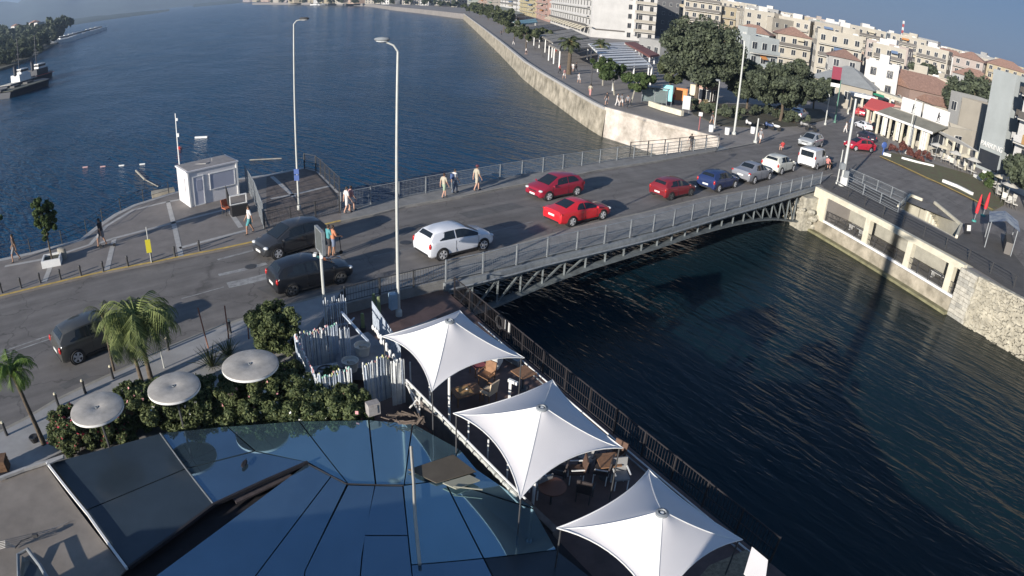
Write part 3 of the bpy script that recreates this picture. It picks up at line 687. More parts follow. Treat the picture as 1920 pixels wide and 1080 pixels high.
def building(label, p0, p1, depth, h, col='cream', floors=4, bays=5, side=3, balc='front', roof='flat', z0=0.0, cat='building', name='apartment_building', near=False, rnd=None, winh=1.5, winw=1.2, extras=True, group=None, ground=True, shift=0, awnings=0.3, blank=0.0):
    r_ = rnd or random.Random(int(abs(p0[0] * 13 + p0[1] * 7)))
    p0 = Vector((p0[0], p0[1], 0)); p1 = Vector((p1[0], p1[1], 0)); d = p1 - p0; w = d.length; rz = math.atan2(d.y, d.x)
    t = thing(name, label, cat, (p0.x, p0.y, 0), rz, group=group); H = h + z0
    mb = MB(); mb.box((w / 2, depth / 2, (H - .5) / 2), (w, depth, H + .5)); part('wall', mb, wallmat(col), t, local=True)
    if roof == 'flat':
        mb = MB(); mb.box((w / 2, depth / 2, H + .02), (w - .5, depth - .5, .04), mi=0); part('roof', mb, M_flat, t, local=True)
        mb = MB()
        for c, dd in (((w / 2, .12, H + .35), (w + .1, .25, .7)), ((w / 2, depth - .12, H + .35), (w + .1, .25, .7)), ((.12, depth / 2, H + .35), (.25, depth - .5, .7)), ((w - .12, depth / 2, H + .35), (.25, depth - .5, .7))): mb.box(c, dd)
        part('parapet', mb, wallmat(col), t, local=True)
        if extras and w > 7:
            mb = MB(); x = r_.uniform(.3, .7) * w; mb.box((x, depth * .5, H + 1.2), (min(3.5, w * .3), min(4, depth * .4), 2.4)); part('stair_housing', mb, wallmat('white' if r_.random() < .5 else col), t, local=True)
            for q in range(r_.randint(1, 3)):
                mb = MB(); x = r_.uniform(.1, .9) * w; y = depth * r_.uniform(.15, .4); mb.beam((x - .7, y, H + .9), (x + .7, y, H + .9), .45, .45); mb.box((x, y - .6, H + .55), (1.8, .9, .06), rot=Euler((R(35), 0, 0))); part('solar_tank', mb, M_frame, t, local=True)
    elif roof == 'gable':
        mb = MB(); e = .4; rh = w * .22
        mb.add([(-e, -e, H), (w + e, -e, H), (w + e, depth + e, H), (-e, depth + e, H), (w / 2, -e, H + rh), (w / 2, depth + e, H + rh)], [(0, 4, 5, 3), (1, 2, 5, 4), (0, 1, 4), (2, 3, 5), (0, 3, 2, 1)]); part('roof', mb, M_tile, t, local=True)
    elif roof == 'hip':
        mb = MB(); e = .5; rh = min(w, depth) * .25; k = min(w, depth) * .45
        mb.add([(-e, -e, H), (w + e, -e, H), (w + e, depth + e, H), (-e, depth + e, H), (k, depth / 2, H + rh), (w - k, depth / 2, H + rh)], [(0, 1, 5, 4), (1, 2, 5), (2, 3, 4, 5), (3, 0, 4), (0, 3, 2, 1)]); part('roof', mb, M_tile, t, local=True)
    fh = h / floors
    def wmesh():
        mb = MB(); mb.box((0, 0, 0), (winw + .16, .08, winh + .16), mi=0); mb.box((0, -.05, 0), (winw, .05, winh), mi=1); mb.box((0, -.075, 0), (.06, .02, winh), mi=0)
        return mesh_of('window', mb, [M_frame if col not in ('white',) else M_shut, M_glass])
    wm = wmesh()
    def window(x, y, z, rz_=0):
        o = part('window', None, None, t, me=wm); o.location = (x, y, z); o.rotation_euler = (0, 0, rz_)
    for f in range(floors):
        z = z0 + f * fh + fh * .55
        if f == 0 and not ground: continue
        for b in range(bays):
            x = w * blank + w * (1 - blank) * (b + .5) / bays
            window(x, -.04, z)
        for b in range(side):
            y = depth * (b + .5) / side
            window(-.04, y, z, -math.pi / 2); window(w + .04, y, z, math.pi / 2)
        if f > 0 and balc:
            sides = {'front': ['f'], 'left': ['l'], 'both': ['f', 'l'], 'right': ['r'], 'fr': ['f', 'r']}[balc]
            for sd_ in sides:
                zz = z0 + f * fh; mb = MB(); m2 = MB()
                if sd_ == 'f':
                    a, b_ = w * (.04 + blank), w * .96; mb.box(((a + b_) / 2, -.65, zz), (b_ - a, 1.3, .16)); m2.box(((a + b_) / 2, -1.26, zz + .6), (b_ - a, .06, .85))
                elif sd_ == 'l': mb.box((-.65, depth / 2, zz), (1.3, depth * .94, .16)); m2.box((-1.26, depth / 2, zz + .6), (.06, depth * .94, .85))
                else: mb.box((w + .65, depth / 2, zz), (1.3, depth * .94, .16)); m2.box((w + 1.26, depth / 2, zz + .6), (.06, depth * .94, .85))
                o = part('balcony', mb, M_slab, t, local=True); part('balcony_rail', m2, M_brail if (col in ('white', 'cream') and r_.random() < .6) else wallmat(col), o, local=True)
                if sd_ == 'f' and r_.random() < awnings * 1.5:
                    mb = MB(); x = r_.uniform(.2, .7) * w; mb.add([(x, -.08, zz + fh - .35), (x + w * .2, -.08, zz + fh - .35), (x + w * .2, -1.4, zz + fh - 1.1), (x, -1.4, zz + fh - 1.1)], [(0, 1, 2, 3)]); mb.add([(x, -.08, zz + fh - .40), (x + w * .2, -.08, zz + fh - .40), (x + w * .2, -1.4, zz + fh - 1.15), (x, -1.4, zz + fh - 1.15)], [(3, 2, 1, 0)])
                    part('awning', mb, r_.choice(M_awn), t, local=True)
    return t
# white hotel
hc = at(1107, 69); hdir = Vector((106, 11.5, 0)).normalized(); hp1 = hc + hdir * 24
hotel = building('large white seafront hotel with long rows of dark balcony railings', hc, hp1, 104, 21, 'white', 6, 3, 17, 'left', blank=.5, winh=1.7, extras=False)
mb = MB(); mb.box((24 * .66, -.6, 12), (24 * .02, 1.3, 20)); part('pilaster', mb, wallmat('white'), hotel, local=True)
for f in range(1, 6):
    mb = MB(); mb.box((19.5, -.7, f * 3.5), (8, 1.4, .2)); o = part('balcony', mb, M_slab, hotel, local=True); m2 = MB(); m2.box((19.5, -1.36, f * 3.5 + .55), (8, .06, .9)); part('balcony_rail', m2, wallmat('cream'), o, local=True)
for k in range(14):
    mb = MB(); y = 3 + k * 7.2; mb.add([(-1.3, y, 3.6), (-1.3, y + 5.4, 3.6), (-3.6, y + 5.4, 2.3), (-3.6, y, 2.3)], [(0, 1, 2, 3)]); mb.add([(-1.3, y, 3.55), (-1.3, y + 5.4, 3.55), (-3.6, y + 5.4, 2.25), (-3.6, y, 2.25)], [(3, 2, 1, 0)]); part('awning', mb, M_awn[0], hotel, local=True)
mb = MB(); mb.box((-.3, 50, 3.75), (.5, 104, .4)); part('cornice', mb, M_slab, hotel, local=True)
mb = MB(); mb.box((7, -.08, 3.0), (11, .1, .5)); part('louvre_band', mb, M_brail, hotel, local=True)
# seafront row beyond the hotel
seaf = [((1005, 33), (1027, 41), 16, 'coral', 5, 3, 'coral seafront block with striped balconies next to the white hotel'), ((974, 26), (1004, 33), 14, 'yellow', 5, 3, 'yellow seafront house beyond the coral block'), ((938, 19), (972, 25), 12, 'white', 4, 5, 'white seafront block with dark awnings beyond the promenade trees'),
        ((913, 13), (935, 17.5), 12, 'beige', 4, 4, 'beige seafront block at the bend of the far promenade'), ((897, 10), (911, 12), 10, 'salmon', 3, 3, 'salmon low seafront house at the bend of the far shore'), ((872, 7), (895, 9.5), 9, 'mint', 3, 4, 'pale green seafront house with bright awning at the far bend')]
for a, b, h, c, fl_, ba, lb in seaf:
    pa_ = at(*a); pb_ = at(*b); building(lb, pa_, pb_, 18, h, c, fl_, ba, 2, 'front', extras=False, awnings=.8)
# far shore: low town behind the harbour
rr = random.Random(11)
cols = ['white', 'cream', 'beige', 'pink', 'ochre', 'pale grey', 'salmon', 'white', 'cream']
x = 455
while x < 872:
    w = rr.uniform(9, 17); yb = np.interp(x, [455, 640, 760, 845, 872], [5.2, 7.5, 9.5, 14, 16]) - rr.uniform(0.8, 2.2); a = at(x, yb); b = at(x + w, yb + .25)
    if a.length < 3000 and (b - a).length > 3:
        building('%s waterfront house on the far shore across the bay' % rr.choice(['small', 'low', 'plain', 'squat', 'narrow']).replace('plain', 'plain') .replace('small', 'small') + '', a, b, 14, rr.uniform(7, 13), rr.choice(cols), 3, 3, 0, None, rr.choice(['flat', 'flat', 'hip']), name='waterfront_house', extras=False, winw=2.0, winh=1.8)
    x += w + rr.uniform(1, 6)
# right-hand town: named blocks
building('dark grey shaded block right of the white hotel', at(1221, 66), at(1272, 72), 20, 26, 'dark grey', 6, 4, 2, None, winw=1.0)
building('pale apartment block with awnings behind the tallest tree', at(1275, 88), at(1345, 98), 18, 21, 'cream', 6, 5, 2, 'front')
building('low kiosk building with orange side by the market pergola', at(1196, 104), at(1236, 112), 10, 4.2, 'pale grey', 1, 3, 1, None, extras=False, name='kiosk_building')
building('grey blue house between the two tall trees', at(1398, 150), at(1452, 156), 12, 9.5, 'bluegrey', 3, 3, 2, 'front')
building('beige terrace block stepping up behind the grey blue house', at(1440, 118), at(1520, 128), 18, 15, 'beige', 4, 5, 2, 'front')
building('long cream block with few windows above the market hall', at(1495, 138), at(1600, 150), 14, 10.5, 'cream', 3, 3, 1, None, extras=False)
building('peach coloured blind-walled house right of the long cream block', at(1568, 148), at(1612, 156), 12, 9.5, 'salmon', 3, 1, 1, None, extras=False)
building('pink brown gabled hall behind the street canopy', at(1636, 196), at(1697, 222), 22, 6.2, 'brown pink', 1, 2, 1, None, 'gable', name='gabled_hall')
building('small cream gabled house behind the roof signs', at(1712, 232), at(1742, 246), 9, 5.0, 'cream', 2, 2, 1, None, 'gable', name='gabled_house')
building('yellowish cream block with blank wall beside a grey stair tower', at(1789, 268), at(1829, 284), 10, 7.5, 'beige', 2, 0, 2, None, extras=False)
building('grey stair tower with framed openings beside the blank cream block', at(1768, 258), at(1787, 266), 7, 8.0, 'pale grey', 2, 1, 1, None, extras=False, name='stair_tower')
pk0 = at(1829, 312); pk1 = at(1869, 330)
pk = building('tall blue grey parking building with a blank side wall', pk0, pk1, 16, 13.6, 'bluegrey', 4, 0, 3, None, extras=False, name='parking_building')
tm = text_mesh('PARKING', 1.05, .05); o = part('lettering', None, None, pk, me=tm); tm.materials.append(M_white); o.location = ((pk1 - pk0).length * .52, -.09, 3.6); o.rotation_euler = (R(90), 0, 0)
mb = MB(); Lp = (pk1 - pk0).length; mb.box((Lp / 2, -.05, 1.6), (Lp * .9, .08, 2.4)); part('glazed_front', mb, M_glass, pk, local=True)
bb0 = at(1872, 345); bb1 = bb0 + (pk1 - pk0).normalized() * 12
bb = building('white balcony building with wooden screens at the right edge', bb0 + Vector((.3, -1.2, 0)), bb1 + Vector((.3, -1.2, 0)), 16, 15, 'white', 5, 3, 3, 'both', extras=False, awnings=0)
for f in range(1, 5):
    mb = MB(); mb.box((3.2, -1.32, f * 3 + .75), (2.6, .05, 1.2)); part('wooden_screen', mb, mat('wood_screen', (0.42, 0.25, 0.10), .7, var=.2, vs=3), bb, local=True)
# market hall, street canopy, shops with roof signs
def shed(name, label, quadpx, h, z_eave, rise, wall, roofm, cat='building'):
    p = P2(quadpx); mb = MB(); t = thing(name, label, cat, p[0])
    mb.prism([(v.x, v.y) for v in p], 0, z_eave); part('wall', mb, wall, t)
    mb = MB(); c = [Vector((v.x, v.y, z_eave + .05)) for v in p]; r0 = (c[0] + c[1]) / 2 + Vector((0, 0, rise)); r1 = (c[2] + c[3]) / 2 + Vector((0, 0, rise))
    mb.add([c[0], c[1], c[2], c[3], r0, r1], [(0, 4, 5, 3), (1, 2, 5, 4), (0, 1, 4), (2, 3, 5)]); part('roof', mb, roofm, t); return t
M_metal = mat('grey_sheet_roof', (0.33, 0.34, 0.33), .6, var=.1, vs=.6, bump=.3, bs=3, world=True)
building('low grey roofed market hall behind the dark street trees', at(1512, 186), at(1630, 214), 20, 4.6, 'beige', 1, 4, 2, None, 'hip', name='market_hall')
mk = [o for o in C.objects if o.get('label', '').startswith('low grey roofed market')][0]
for k in mk.children:
    if k.name.startswith('roof'): k.data.materials.clear(); k.data.materials.append(M_metal)
def canopy(label, pts, z, depth_dir, dep, thick, m, edge=None, posts=0, tilt=0.0, name='street_canopy', cat='canopy'):
    p = P2(pts); t = thing(name, label, cat, p[0]); dd = Vector(depth_dir).normalized() * dep
    for a, b in zip(p[:-1], p[1:]):
        q = [a, b, b + dd, a + dd]; mb = MB()
        lo = [Vector((v.x, v.y, z + (tilt if i > 1 else 0))) for i, v in enumerate(q)]; hi = [v + Vector((0, 0, thick)) for v in lo]
        mb.add(lo + hi, [(3, 2, 1, 0), (4, 5, 6, 7), (0, 1, 5, 4), (1, 2, 6, 5), (2, 3, 7, 6), (3, 0, 4, 7)]); part('canopy_panel', mb, m, t)
        if edge:
            mb = MB(); mb.beam(a + Vector((0, 0, z)), b + Vector((0, 0, z)), .18, thick + .25); part('fascia', mb, edge, t)
    if posts:
        L = poly_len(p)
        for q_, d in walk(p, L / posts): mb = MB(); mb.box(q_ + Vector((0, 0, z / 2)) + dd * .1, (.28, .28, z)); part('post', mb, M_cream, t)
    return t
canopy('long cream fascia canopy of the filling station with green sign band', [(1588, 197), (1625, 209), (1665, 224), (1712, 243)], 4.3, (.4, .9, 0), 5, .35, M_cream, M_cream, 5)
g0 = at(1588, 198); g1 = at(1650, 219); mb = MB(); mb.beam(g0 + Vector((0, -.25, 4.0)), g1 + Vector((0, -.25, 4.0)), .1, .45); solo('sign_band', mb, mat('green_sign', (0.03, 0.22, 0.14), .5), 'green sign band along the filling station canopy', 'sign', g0 + Vector((0, 0, 4)))
canopy('white flat canopy over the pumps beside the green sign band', [(1590, 212), (1636, 222)], 3.6, (.3, .9, 0), 3, .3, M_white, M_white, 2)
# red awning shop
rs = building('small terracotta corner shop with red awning roof', at(1627, 238), at(1664, 250), 6, 3.6, 'coral', 1, 2, 1, None, extras=False, name='corner_shop')
Lr = (at(1664, 250) - at(1627, 238)).length
mb = MB(); mb.add([(-.5, .5, 4.8), (Lr + .3, .5, 4.8), (Lr + .3, -1.6, 3.3), (-.5, -1.6, 3.3)], [(0, 1, 2, 3)]); mb.box((Lr / 2 - .1, -1.6, 3.2), (Lr + .8, .08, .35)); part('red_awning', mb, mat('red_awning', (0.38, 0.07, 0.07), .6), rs, local=True)
for k in range(4): mb = MB(); mb.box((.2 + k * (Lr - .4) / 3, -.9, 1.6), (.4, .4, 3.2)); part('pillar', mb, M_cream, rs, local=True)
# shop row and its roof signs
row0 = at(1664, 252); row1 = at(1762, 292); rowL = (row1 - row0).length
row = building('row of single-storey shops under a pent roof', row0, row1, 7, 3.7, 'cream', 1, 9, 1, None, extras=False, name='shop_row', winh=2.4, winw=1.6)
mb = MB(); mb.add([(-.5, 0.2, 4.4), (rowL + .5, 0.2, 4.4), (rowL + .5, -3.2, 3.2), (-.5, -3.2, 3.2)], [(0, 1, 2, 3)]); mb.add([(-.5, 0.2, 4.3), (rowL + .5, 0.2, 4.3), (rowL + .5, -3.2, 3.1), (-.5, -3.2, 3.1)], [(3, 2, 1, 0)]); part('pent_roof', mb, mat('olive_pent_roof', (0.22, 0.21, 0.17), .8, var=.2, vs=.6), row, local=True)
mb = MB(); mb.box((rowL / 2, -3.25, 3.2), (rowL + 1, .1, .35)); part('fascia', mb, M_white, row, local=True)
for k in range(9):
    mb = MB(); mb.box((.4 + k * (rowL - .8) / 8, -3.0, 1.55), (.3, .3, 3.1)); part('pillar', mb, M_cream, row, local=True)
for k in range(4):
    mb = MB(); x = 1.5 + k * 2.9
    for j in range(5): mb.tube([(x + j * .22, -3.05 + (j % 2) * .12, .2), (x + j * .22, -3.05 + (j % 2) * .12, 2.9)], .1, 5)
    part('curtain', mb, M_white, row, local=True, smooth=True)
def roofsign(label, x0, x1):
    u = (row1 - row0).normalized(); v = Vector((-u.y, u.x, 0)); c0 = row0 + u * x0 + v * 1.5; rz = math.atan2(u.y, u.x); L = x1 - x0
    t = thing('roof_sign', label, 'sign', c0 + Vector((0, 0, 3.75)), rz)
    mb = MB(); mb.box((L / 2, 0, 1.45), (L, .12, 2.4)); part('panel', mb, M_white, t, local=True)
    for xx in (.5, L / 2, L - .5): mb = MB(); mb.box((xx, .4, .7), (.1, .1, 1.6)); mb.beam((xx, .1, 1.8), (xx, 1.4, .3), .08, .08); part('bracket', mb, M_dsteel, t, local=True)
    mb = MB(); x = L * .62   # small dark striding emblem
    mb.box((x, -.07, 1.95), (.22, .03, .3)); mb.box((x, -.07, 1.55), (.34, .03, .55)); mb.box((x - .16, -.07, 1.1), (.14, .03, .55)); mb.box((x + .2, -.07, 1.12), (.14, .03, .5)); mb.box((x + .3, -.07, 1.6), (.3, .03, .1)); mb.box((x, -.07, .7), (.9, .03, .08))
    part('emblem', mb, mat('black_print', (.02, .02, .025), .6), t, local=True)
    return t
roofsign('white roof sign nearer the red awning shop', .6, rowL * .43); roofsign('white roof sign beside the grey street canopy', rowL * .47, rowL * .93)
canopy('big plain grey fabric canopy in front of the blank cream block', [(1772, 300), (1827, 328)], 3.0, (-.1, 1, 0), 4.5, .12, mat('grey_canvas', (.42, .42, .41), .85), None, 4, .5)
# cafe seating under it is in the people section
# promenade pergolas
def pergola(label, a, b, dep, h, n, m=M_white, solidm=None):
    a = Vector(a); b = Vector(b); d = (b - a); L = d.length; rz = math.atan2(d.y, d.x); t = thing('pergola', label, 'pergola', a, rz)
    for x in (0, L):
        for y in (0, dep): mb = MB(); mb.box((x, y, h / 2), (.2, .2, h)); part('post', mb, m, t, local=True)
    for y in (0, dep): mb = MB(); mb.box((L / 2, y, h + .1), (L + .4, .2, .25)); part('beam', mb, m, t, local=True)
    for k in range(n): mb = MB(); y = dep * (k + .5) / n; mb.box((L / 2, y, h + .32), (L + .4, dep / n * .55, .12)); part('slat', mb, solidm or m, t, local=True)
    return t
def slatroof(label, px, z, n, m, gap=.5, posts=True, name='pergola', base=None):
    A, B, Cc, D = [at(x, y, z) for x, y in px]; t = thing(name, label, 'pergola', (A.x, A.y, 0))
    for i in range(n):
        f0 = (i + .5 - gap / 2 * 1.0) / n; f1 = (i + .5 + gap / 2) / n
        q = [A.lerp(B, f0), D.lerp(Cc, f0), D.lerp(Cc, f1), A.lerp(B, f1)]; mb = MB(); hi = [v + Vector((0, 0, .12)) for v in q]
        mb.add(q + hi, [(3, 2, 1, 0), (4, 5, 6, 7), (0, 1, 5, 4), (1, 2, 6, 5), (2, 3, 7, 6), (3, 0, 4, 7)]); part('slat', mb, m, t)
    for a, b in ((A, B), (B, Cc), (Cc, D), (D, A)): mb = MB(); mb.beam(a - Vector((0, 0, .12)), b - Vector((0, 0, .12)), .2, .22); part('beam', mb, M_white if m is M_white else m, t)
    if posts:
        for v in (A, B, Cc, D, (B + Cc) / 2, (A + B) / 2): mb = MB(); mb.box((v.x, v.y, z / 2 - .1), (.22, .22, z - .2)); part('post', mb, M_white, t)
    return t
M_taupe = mat('taupe_canvas', (.27, .25, .22), .9)
slatroof('white slatted pergola under the tallest tree by the market', [(1103, 82), (1152, 127), (1222, 124), (1172, 80)], 3.6, 11, M_white, .55)
slatroof('grey striped sunshade roof in front of the white hotel', [(1030, 84), (1050, 94), (1158, 86), (1112, 73)], 3.4, 4, M_taupe, .85)
slatroof('beige sunshade roof nearest the hotel arcade', [(1012, 66), (1036, 80), (1104, 71), (1070, 54)], 3.4, 3, M_taupe, .9)
slatroof('dark awning terrace left of the beige sunshade', [(978, 53), (1002, 63), (1062, 54), (1034, 45)], 3.3, 2, M_brail, .92)
slatroof('turquoise edged awning terrace by the kiosk on the promenade', [(962, 40), (970, 46), (1008, 42), (1004, 35)], 3.2, 2, mat('turquoise_canvas', (.15, .3, .36), .8), .92)
slatroof('long pale awning roof far along the promenade', [(905, 12), (950, 28), (985, 26), (938, 11)], 3.2, 4, mat('pale_green_canvas', (.30, .31, .25), .9), .9)
slatroof('maroon tiled shed roof beside the white pergola', [(1172, 80), (1218, 106), (1236, 103), (1190, 79)], 4.2, 2, mat('maroon_roof', (.20, .08, .07), .8), .98)
# town on the slope behind: rows of blocks, kept in view only
rr = random.Random(21)
made = []
LOCS = ['above the market hall', 'on the slope behind the shops', 'high on the skyline', 'behind the parking building', 'in the back rows']
for d, step, hmin, hmax, zr in ((150, 9, 7, 11, 0), (190, 12, 8, 13, 1), (235, 14, 10, 15, 2.5), (290, 16, 11, 15, 4), (370, 19, 12, 16, 5.5), (470, 23, 11, 16, 8), (620, 30, 12, 17, 11)):
    az = {150: 25.5, 190: 17, 235: 14.5, 290: 12.6, 370: 12.2, 470: 13, 620: 16}[d]; azmax = 43
    while az < azmax:
        w = rr.uniform(.8, 1.25) * step; da = math.degrees(w / d); r1 = d * rr.uniform(.96, 1.05)
        a = Vector((math.sin(R(az)) * r1, math.cos(R(az)) * r1, 0)); b = Vector((math.sin(R(az + da * .92)) * r1, math.cos(R(az + da * .92)) * r1, 0)); tilt = rr.uniform(-.25, .25)
        u = (b - a); b = a + Vector((u.x * math.cos(tilt) - u.y * math.sin(tilt), u.x * math.sin(tilt) + u.y * math.cos(tilt), 0))
        if d == 150 and (az > 33): az += da; continue
        h = rr.uniform(hmin, hmax); fl_ = max(2, round(h / 3.1)); c = rr.choice(['cream', 'white', 'beige', 'pale grey', 'pink', 'cream', 'cream', 'ochre', 'beige', 'pale grey', 'bluegrey', 'cream'])
        rf = 'flat' if rr.random() < .93 else 'hip'
        kind = rr.choice(['apartment block', 'apartment house', 'corner block', 'narrow block'])
        lb = '%s %s, %s storeys, %s%s' % (c, kind, ['one', 'two', 'three', 'four', 'five', 'six', 'seven'][fl_ - 1], 'tiled roof, ' if rf == 'hip' else '', LOCS[0 if d < 170 and az < 29 else 1 if d < 250 else 2 if d > 400 else 4])
        building(lb, a, b, rr.uniform(9, 13), h, c, fl_, max(2, round(w / 3.4)), 2 if d < 300 else 1, 'front' if rr.random() < .65 else None, rf, z0=zr, extras=d < 480, awnings=.25)
        az += da * rr.uniform(1.0, 1.12)
# radio mast on the skyline
m0 = Vector((math.sin(R(31.4)) * 480, math.cos(R(31.4)) * 480, 0)); t = thing('radio_mast', 'red and white lattice radio mast on the town skyline', 'mast', m0)
for k in range(7):
    mb = MB(); z = 18 + k * 2.2
    for a in range(3):
        an = a * 2.094; mb.beam(m0 + Vector((math.cos(an) * .6, math.sin(an) * .6, z)), m0 + Vector((math.cos(an) * .6, math.sin(an) * .6, z + 2.2)), .22, .22)
        mb.beam(m0 + Vector((math.cos(an) * .6, math.sin(an) * .6, z)), m0 + Vector((math.cos(an + 2.09) * .6, math.sin(an + 2.09) * .6, z + 2.2)), .15, .15)
    part('mast_section', mb, mat('mast_red', (.5, .08, .06), .6) if k % 2 else M_white, t)
# ================================================================== FAR LANDS
def ridge(name, az0, az1, d, prof, m, w=900, z0=-4):
    n = 60; mb = MB(); vs = []
    for j, (dd, hf) in enumerate(((0, 0), (.25, .45), (.55, 1), (1, .3))):
        for i in range(n + 1):
            az = R(az0 + (az1 - az0) * i / n); r_ = d + w * dd; h = np.interp(i / n, [p[0] for p in prof], [p[1] for p in prof]) * (1 + .12 * math.sin(i * .9) + .08 * math.sin(i * 2.3 + j)) * hf
            vs.append((math.sin(az) * r_, math.cos(az) * r_, z0 + h))
    fs = [(j * (n + 1) + i, j * (n + 1) + i + 1, (j + 1) * (n + 1) + i + 1, (j + 1) * (n + 1) + i) for j in range(3) for i in range(n)]
    mb.add(vs, fs); return struct(name, mb, m, smooth=True)
M_hill = mat('far_hillside', (0.06, 0.085, 0.085), .95, var=.3, vs=.004, world=True)
ridge('far_mountain', -75, -18, 4200, [(0, 120), (.3, 210), (.5, 260), (.62, 230), (.75, 150), (.9, 60), (1, 20)], M_hill, 2500)
ridge('far_coast_hill', -75, -30, 1700, [(0, 14), (.6, 22), (.9, 10), (1, 1)], M_hill, 1500)
ridge('back_hill', -28, 70, 2600, [(0, 10), (.3, 40), (.6, 60), (1, 60)], M_hill, 1500)
# wooded headland on the left
hl = [at(-60, 150, WZ), at(0, 133, WZ), at(45, 118, WZ), at(75, 100, WZ), at(108, 82, WZ), at(128, 74, WZ), at(120, 68, WZ), at(60, 66, WZ), at(0, 74, WZ), at(-60, 90, WZ)]
mb = MB(); mb.prism([(p.x, p.y) for p in hl], -8, -2.6); struct('wooded_headland', mb, mat('headland_ground', (.09, .085, .06), .95, var=.3, vs=.1, world=True))
jt = [at(112, 78, WZ), at(150, 66.5, WZ), at(192, 53.5, WZ), at(190, 51.5, WZ), at(150, 63, WZ), at(112, 74, WZ)]
mb = MB(); mb.prism([(p.x, p.y) for p in jt], -8, -2.7); struct('harbour_mole', mb, mat('mole_rock', (.14, .13, .12), .95, var=.4, vs=.3, world=True))
# ================================================================== VEGETATION
def leaf_cloud(clumps, n, leaf, flat=0.3, rng=RNG, aspect=1.6):
    """clumps: array (k,4) x,y,z,r -> MB of small leaf quads"""
    k = len(clumps); wts = clumps[:, 3] ** 2; idx = rng.choice(k, n, p=wts / wts.sum())
    dirs = rng.normal(size=(n, 3)); dirs /= np.linalg.norm(dirs, axis=1)[:, None]
    rad = clumps[idx, 3] * rng.uniform(.35, 1.05, n) ** .6
    c = clumps[idx, :3] + dirs * rad[:, None]
    a = rng.normal(size=(n, 3)); a /= np.linalg.norm(a, axis=1)[:, None]
    nrm = dirs + rng.normal(size=(n, 3)) * .7; nrm[:, 2] += .3; nrm /= np.linalg.norm(nrm, axis=1)[:, None]
    u = np.cross(nrm, a); u /= np.linalg.norm(u, axis=1)[:, None]; v = np.cross(nrm, u)
    s = leaf * rng.uniform(.6, 1.3, n)[:, None]
    q = np.stack([c - u * s * aspect / 2, c - v * s / 2, c + u * s * aspect / 2, c + v * s / 2], 1).reshape(-1, 3)
    return q, n
def cloud_mesh(name, q, n, m):
    me = bpy.data.meshes.new(name); me.vertices.add(n * 4); me.vertices.foreach_set('co', q.astype(np.float32).ravel())
    me.loops.add(n * 4); me.loops.foreach_set('vertex_index', np.arange(n * 4, dtype=np.int32)); me.polygons.add(n)
    me.polygons.foreach_set('loop_start', np.arange(0, n * 4, 4, dtype=np.int32)); me.update(calc_edges=True); me.validate(); me.materials.append(m); return me
def crown_clumps(rx, ry, z0, z1, k, rng, core=.5):
    out = []
    for _ in range(k):
        d = rng.normal(size=3); d /= np.linalg.norm(d); rr_ = rng.uniform(core, 1.0)
        zc = (z0 + z1) / 2; hz = (z1 - z0) / 2
        r_ = rng.uniform(.16, .30) * min(rx, hz * 1.3) * (1 if k < 60 else .75)
        out.append((d[0] * rx * rr_ * .85, d[1] * ry * rr_ * .85, zc + d[2] * hz * rr_ * .85, r_))
    return np.array(out)
M_bark = mat('tree_bark', (0.11, 0.085, 0.06), .95, var=.3, vs=6, bump=.8, bs=20)
M_bark2 = mat('pale_bark', (0.32, 0.30, 0.25), .9, var=.25, vs=6)
L_dark = leafmat('dark_foliage', (0.050, 0.062, 0.045), (0.13, 0.155, 0.095), .5)
L_mid = leafmat('mid_foliage', (0.03, 0.055, 0.02), (0.10, 0.14, 0.05), .6)
L_olive = leafmat('olive_foliage', (0.045, 0.06, 0.03), (0.14, 0.16, 0.08), .8)
L_palm = leafmat('palm_foliage', (0.05, 0.08, 0.025), (0.26, 0.30, 0.11), 1.8)
L_bright = leafmat('bright_foliage', (0.04, 0.09, 0.015), (0.16, 0.24, 0.05), 1.5)
L_red = leafmat('red_foliage', (0.08, 0.03, 0.03), (0.22, 0.09, 0.07), 1.5)
L_ole = leafmat('oleander_foliage', (0.022, 0.042, 0.016), (0.17, 0.20, 0.085), 2.6)
def tree(label, base, h, rx, z0, n, leaf, m=L_mid, bark=M_bark, k=26, name='tree', group=None, ry=None, limbs=5, cat='tree', seed=0, trunk_r=None, lean=(0, 0)):
    rng = np.random.default_rng(seed + int(abs(base[0] * 31 + base[1] * 17)))
    base = Vector(base); t = thing(name, label, cat, base, group=group); ry = ry or rx; tr = trunk_r or h * .022
    cl = crown_clumps(rx, ry, z0, h, k, rng); cl[:, 0] += lean[0]; cl[:, 1] += lean[1]
    q, nn = leaf_cloud(cl, n, leaf, rng=rng); me = cloud_mesh('crown', q, nn, m); part('crown', None, None, t, me=me)
    mb = MB(); mid = Vector((lean[0] * .5 + rng.normal() * .1, lean[1] * .5, z0 * .6 + .2)); fork = Vector((lean[0] * .8, lean[1] * .8, z0 + (h - z0) * .25)); topp = Vector((lean[0], lean[1], z0 + (h - z0) * .75))
    mb.tube([(0, 0, -.1), mid, fork, topp], [tr * 1.25, tr, tr * .75, tr * .2], 8); part('trunk', mb, bark, t, local=True, smooth=True)
    mb = MB()
    for i in range(limbs):
        c = cl[int(rng.integers(len(cl)))]; e = Vector(c[:3]); m0 = fork.lerp(e, .5) + Vector((0, 0, .1 * h * .3)); mb.tube([fork * (.75 + .2 * (i % 2)), m0, e], [tr * .55, tr * .35, tr * .1], 5)
    part('limbs', mb, bark, t, local=True, smooth=True); return t
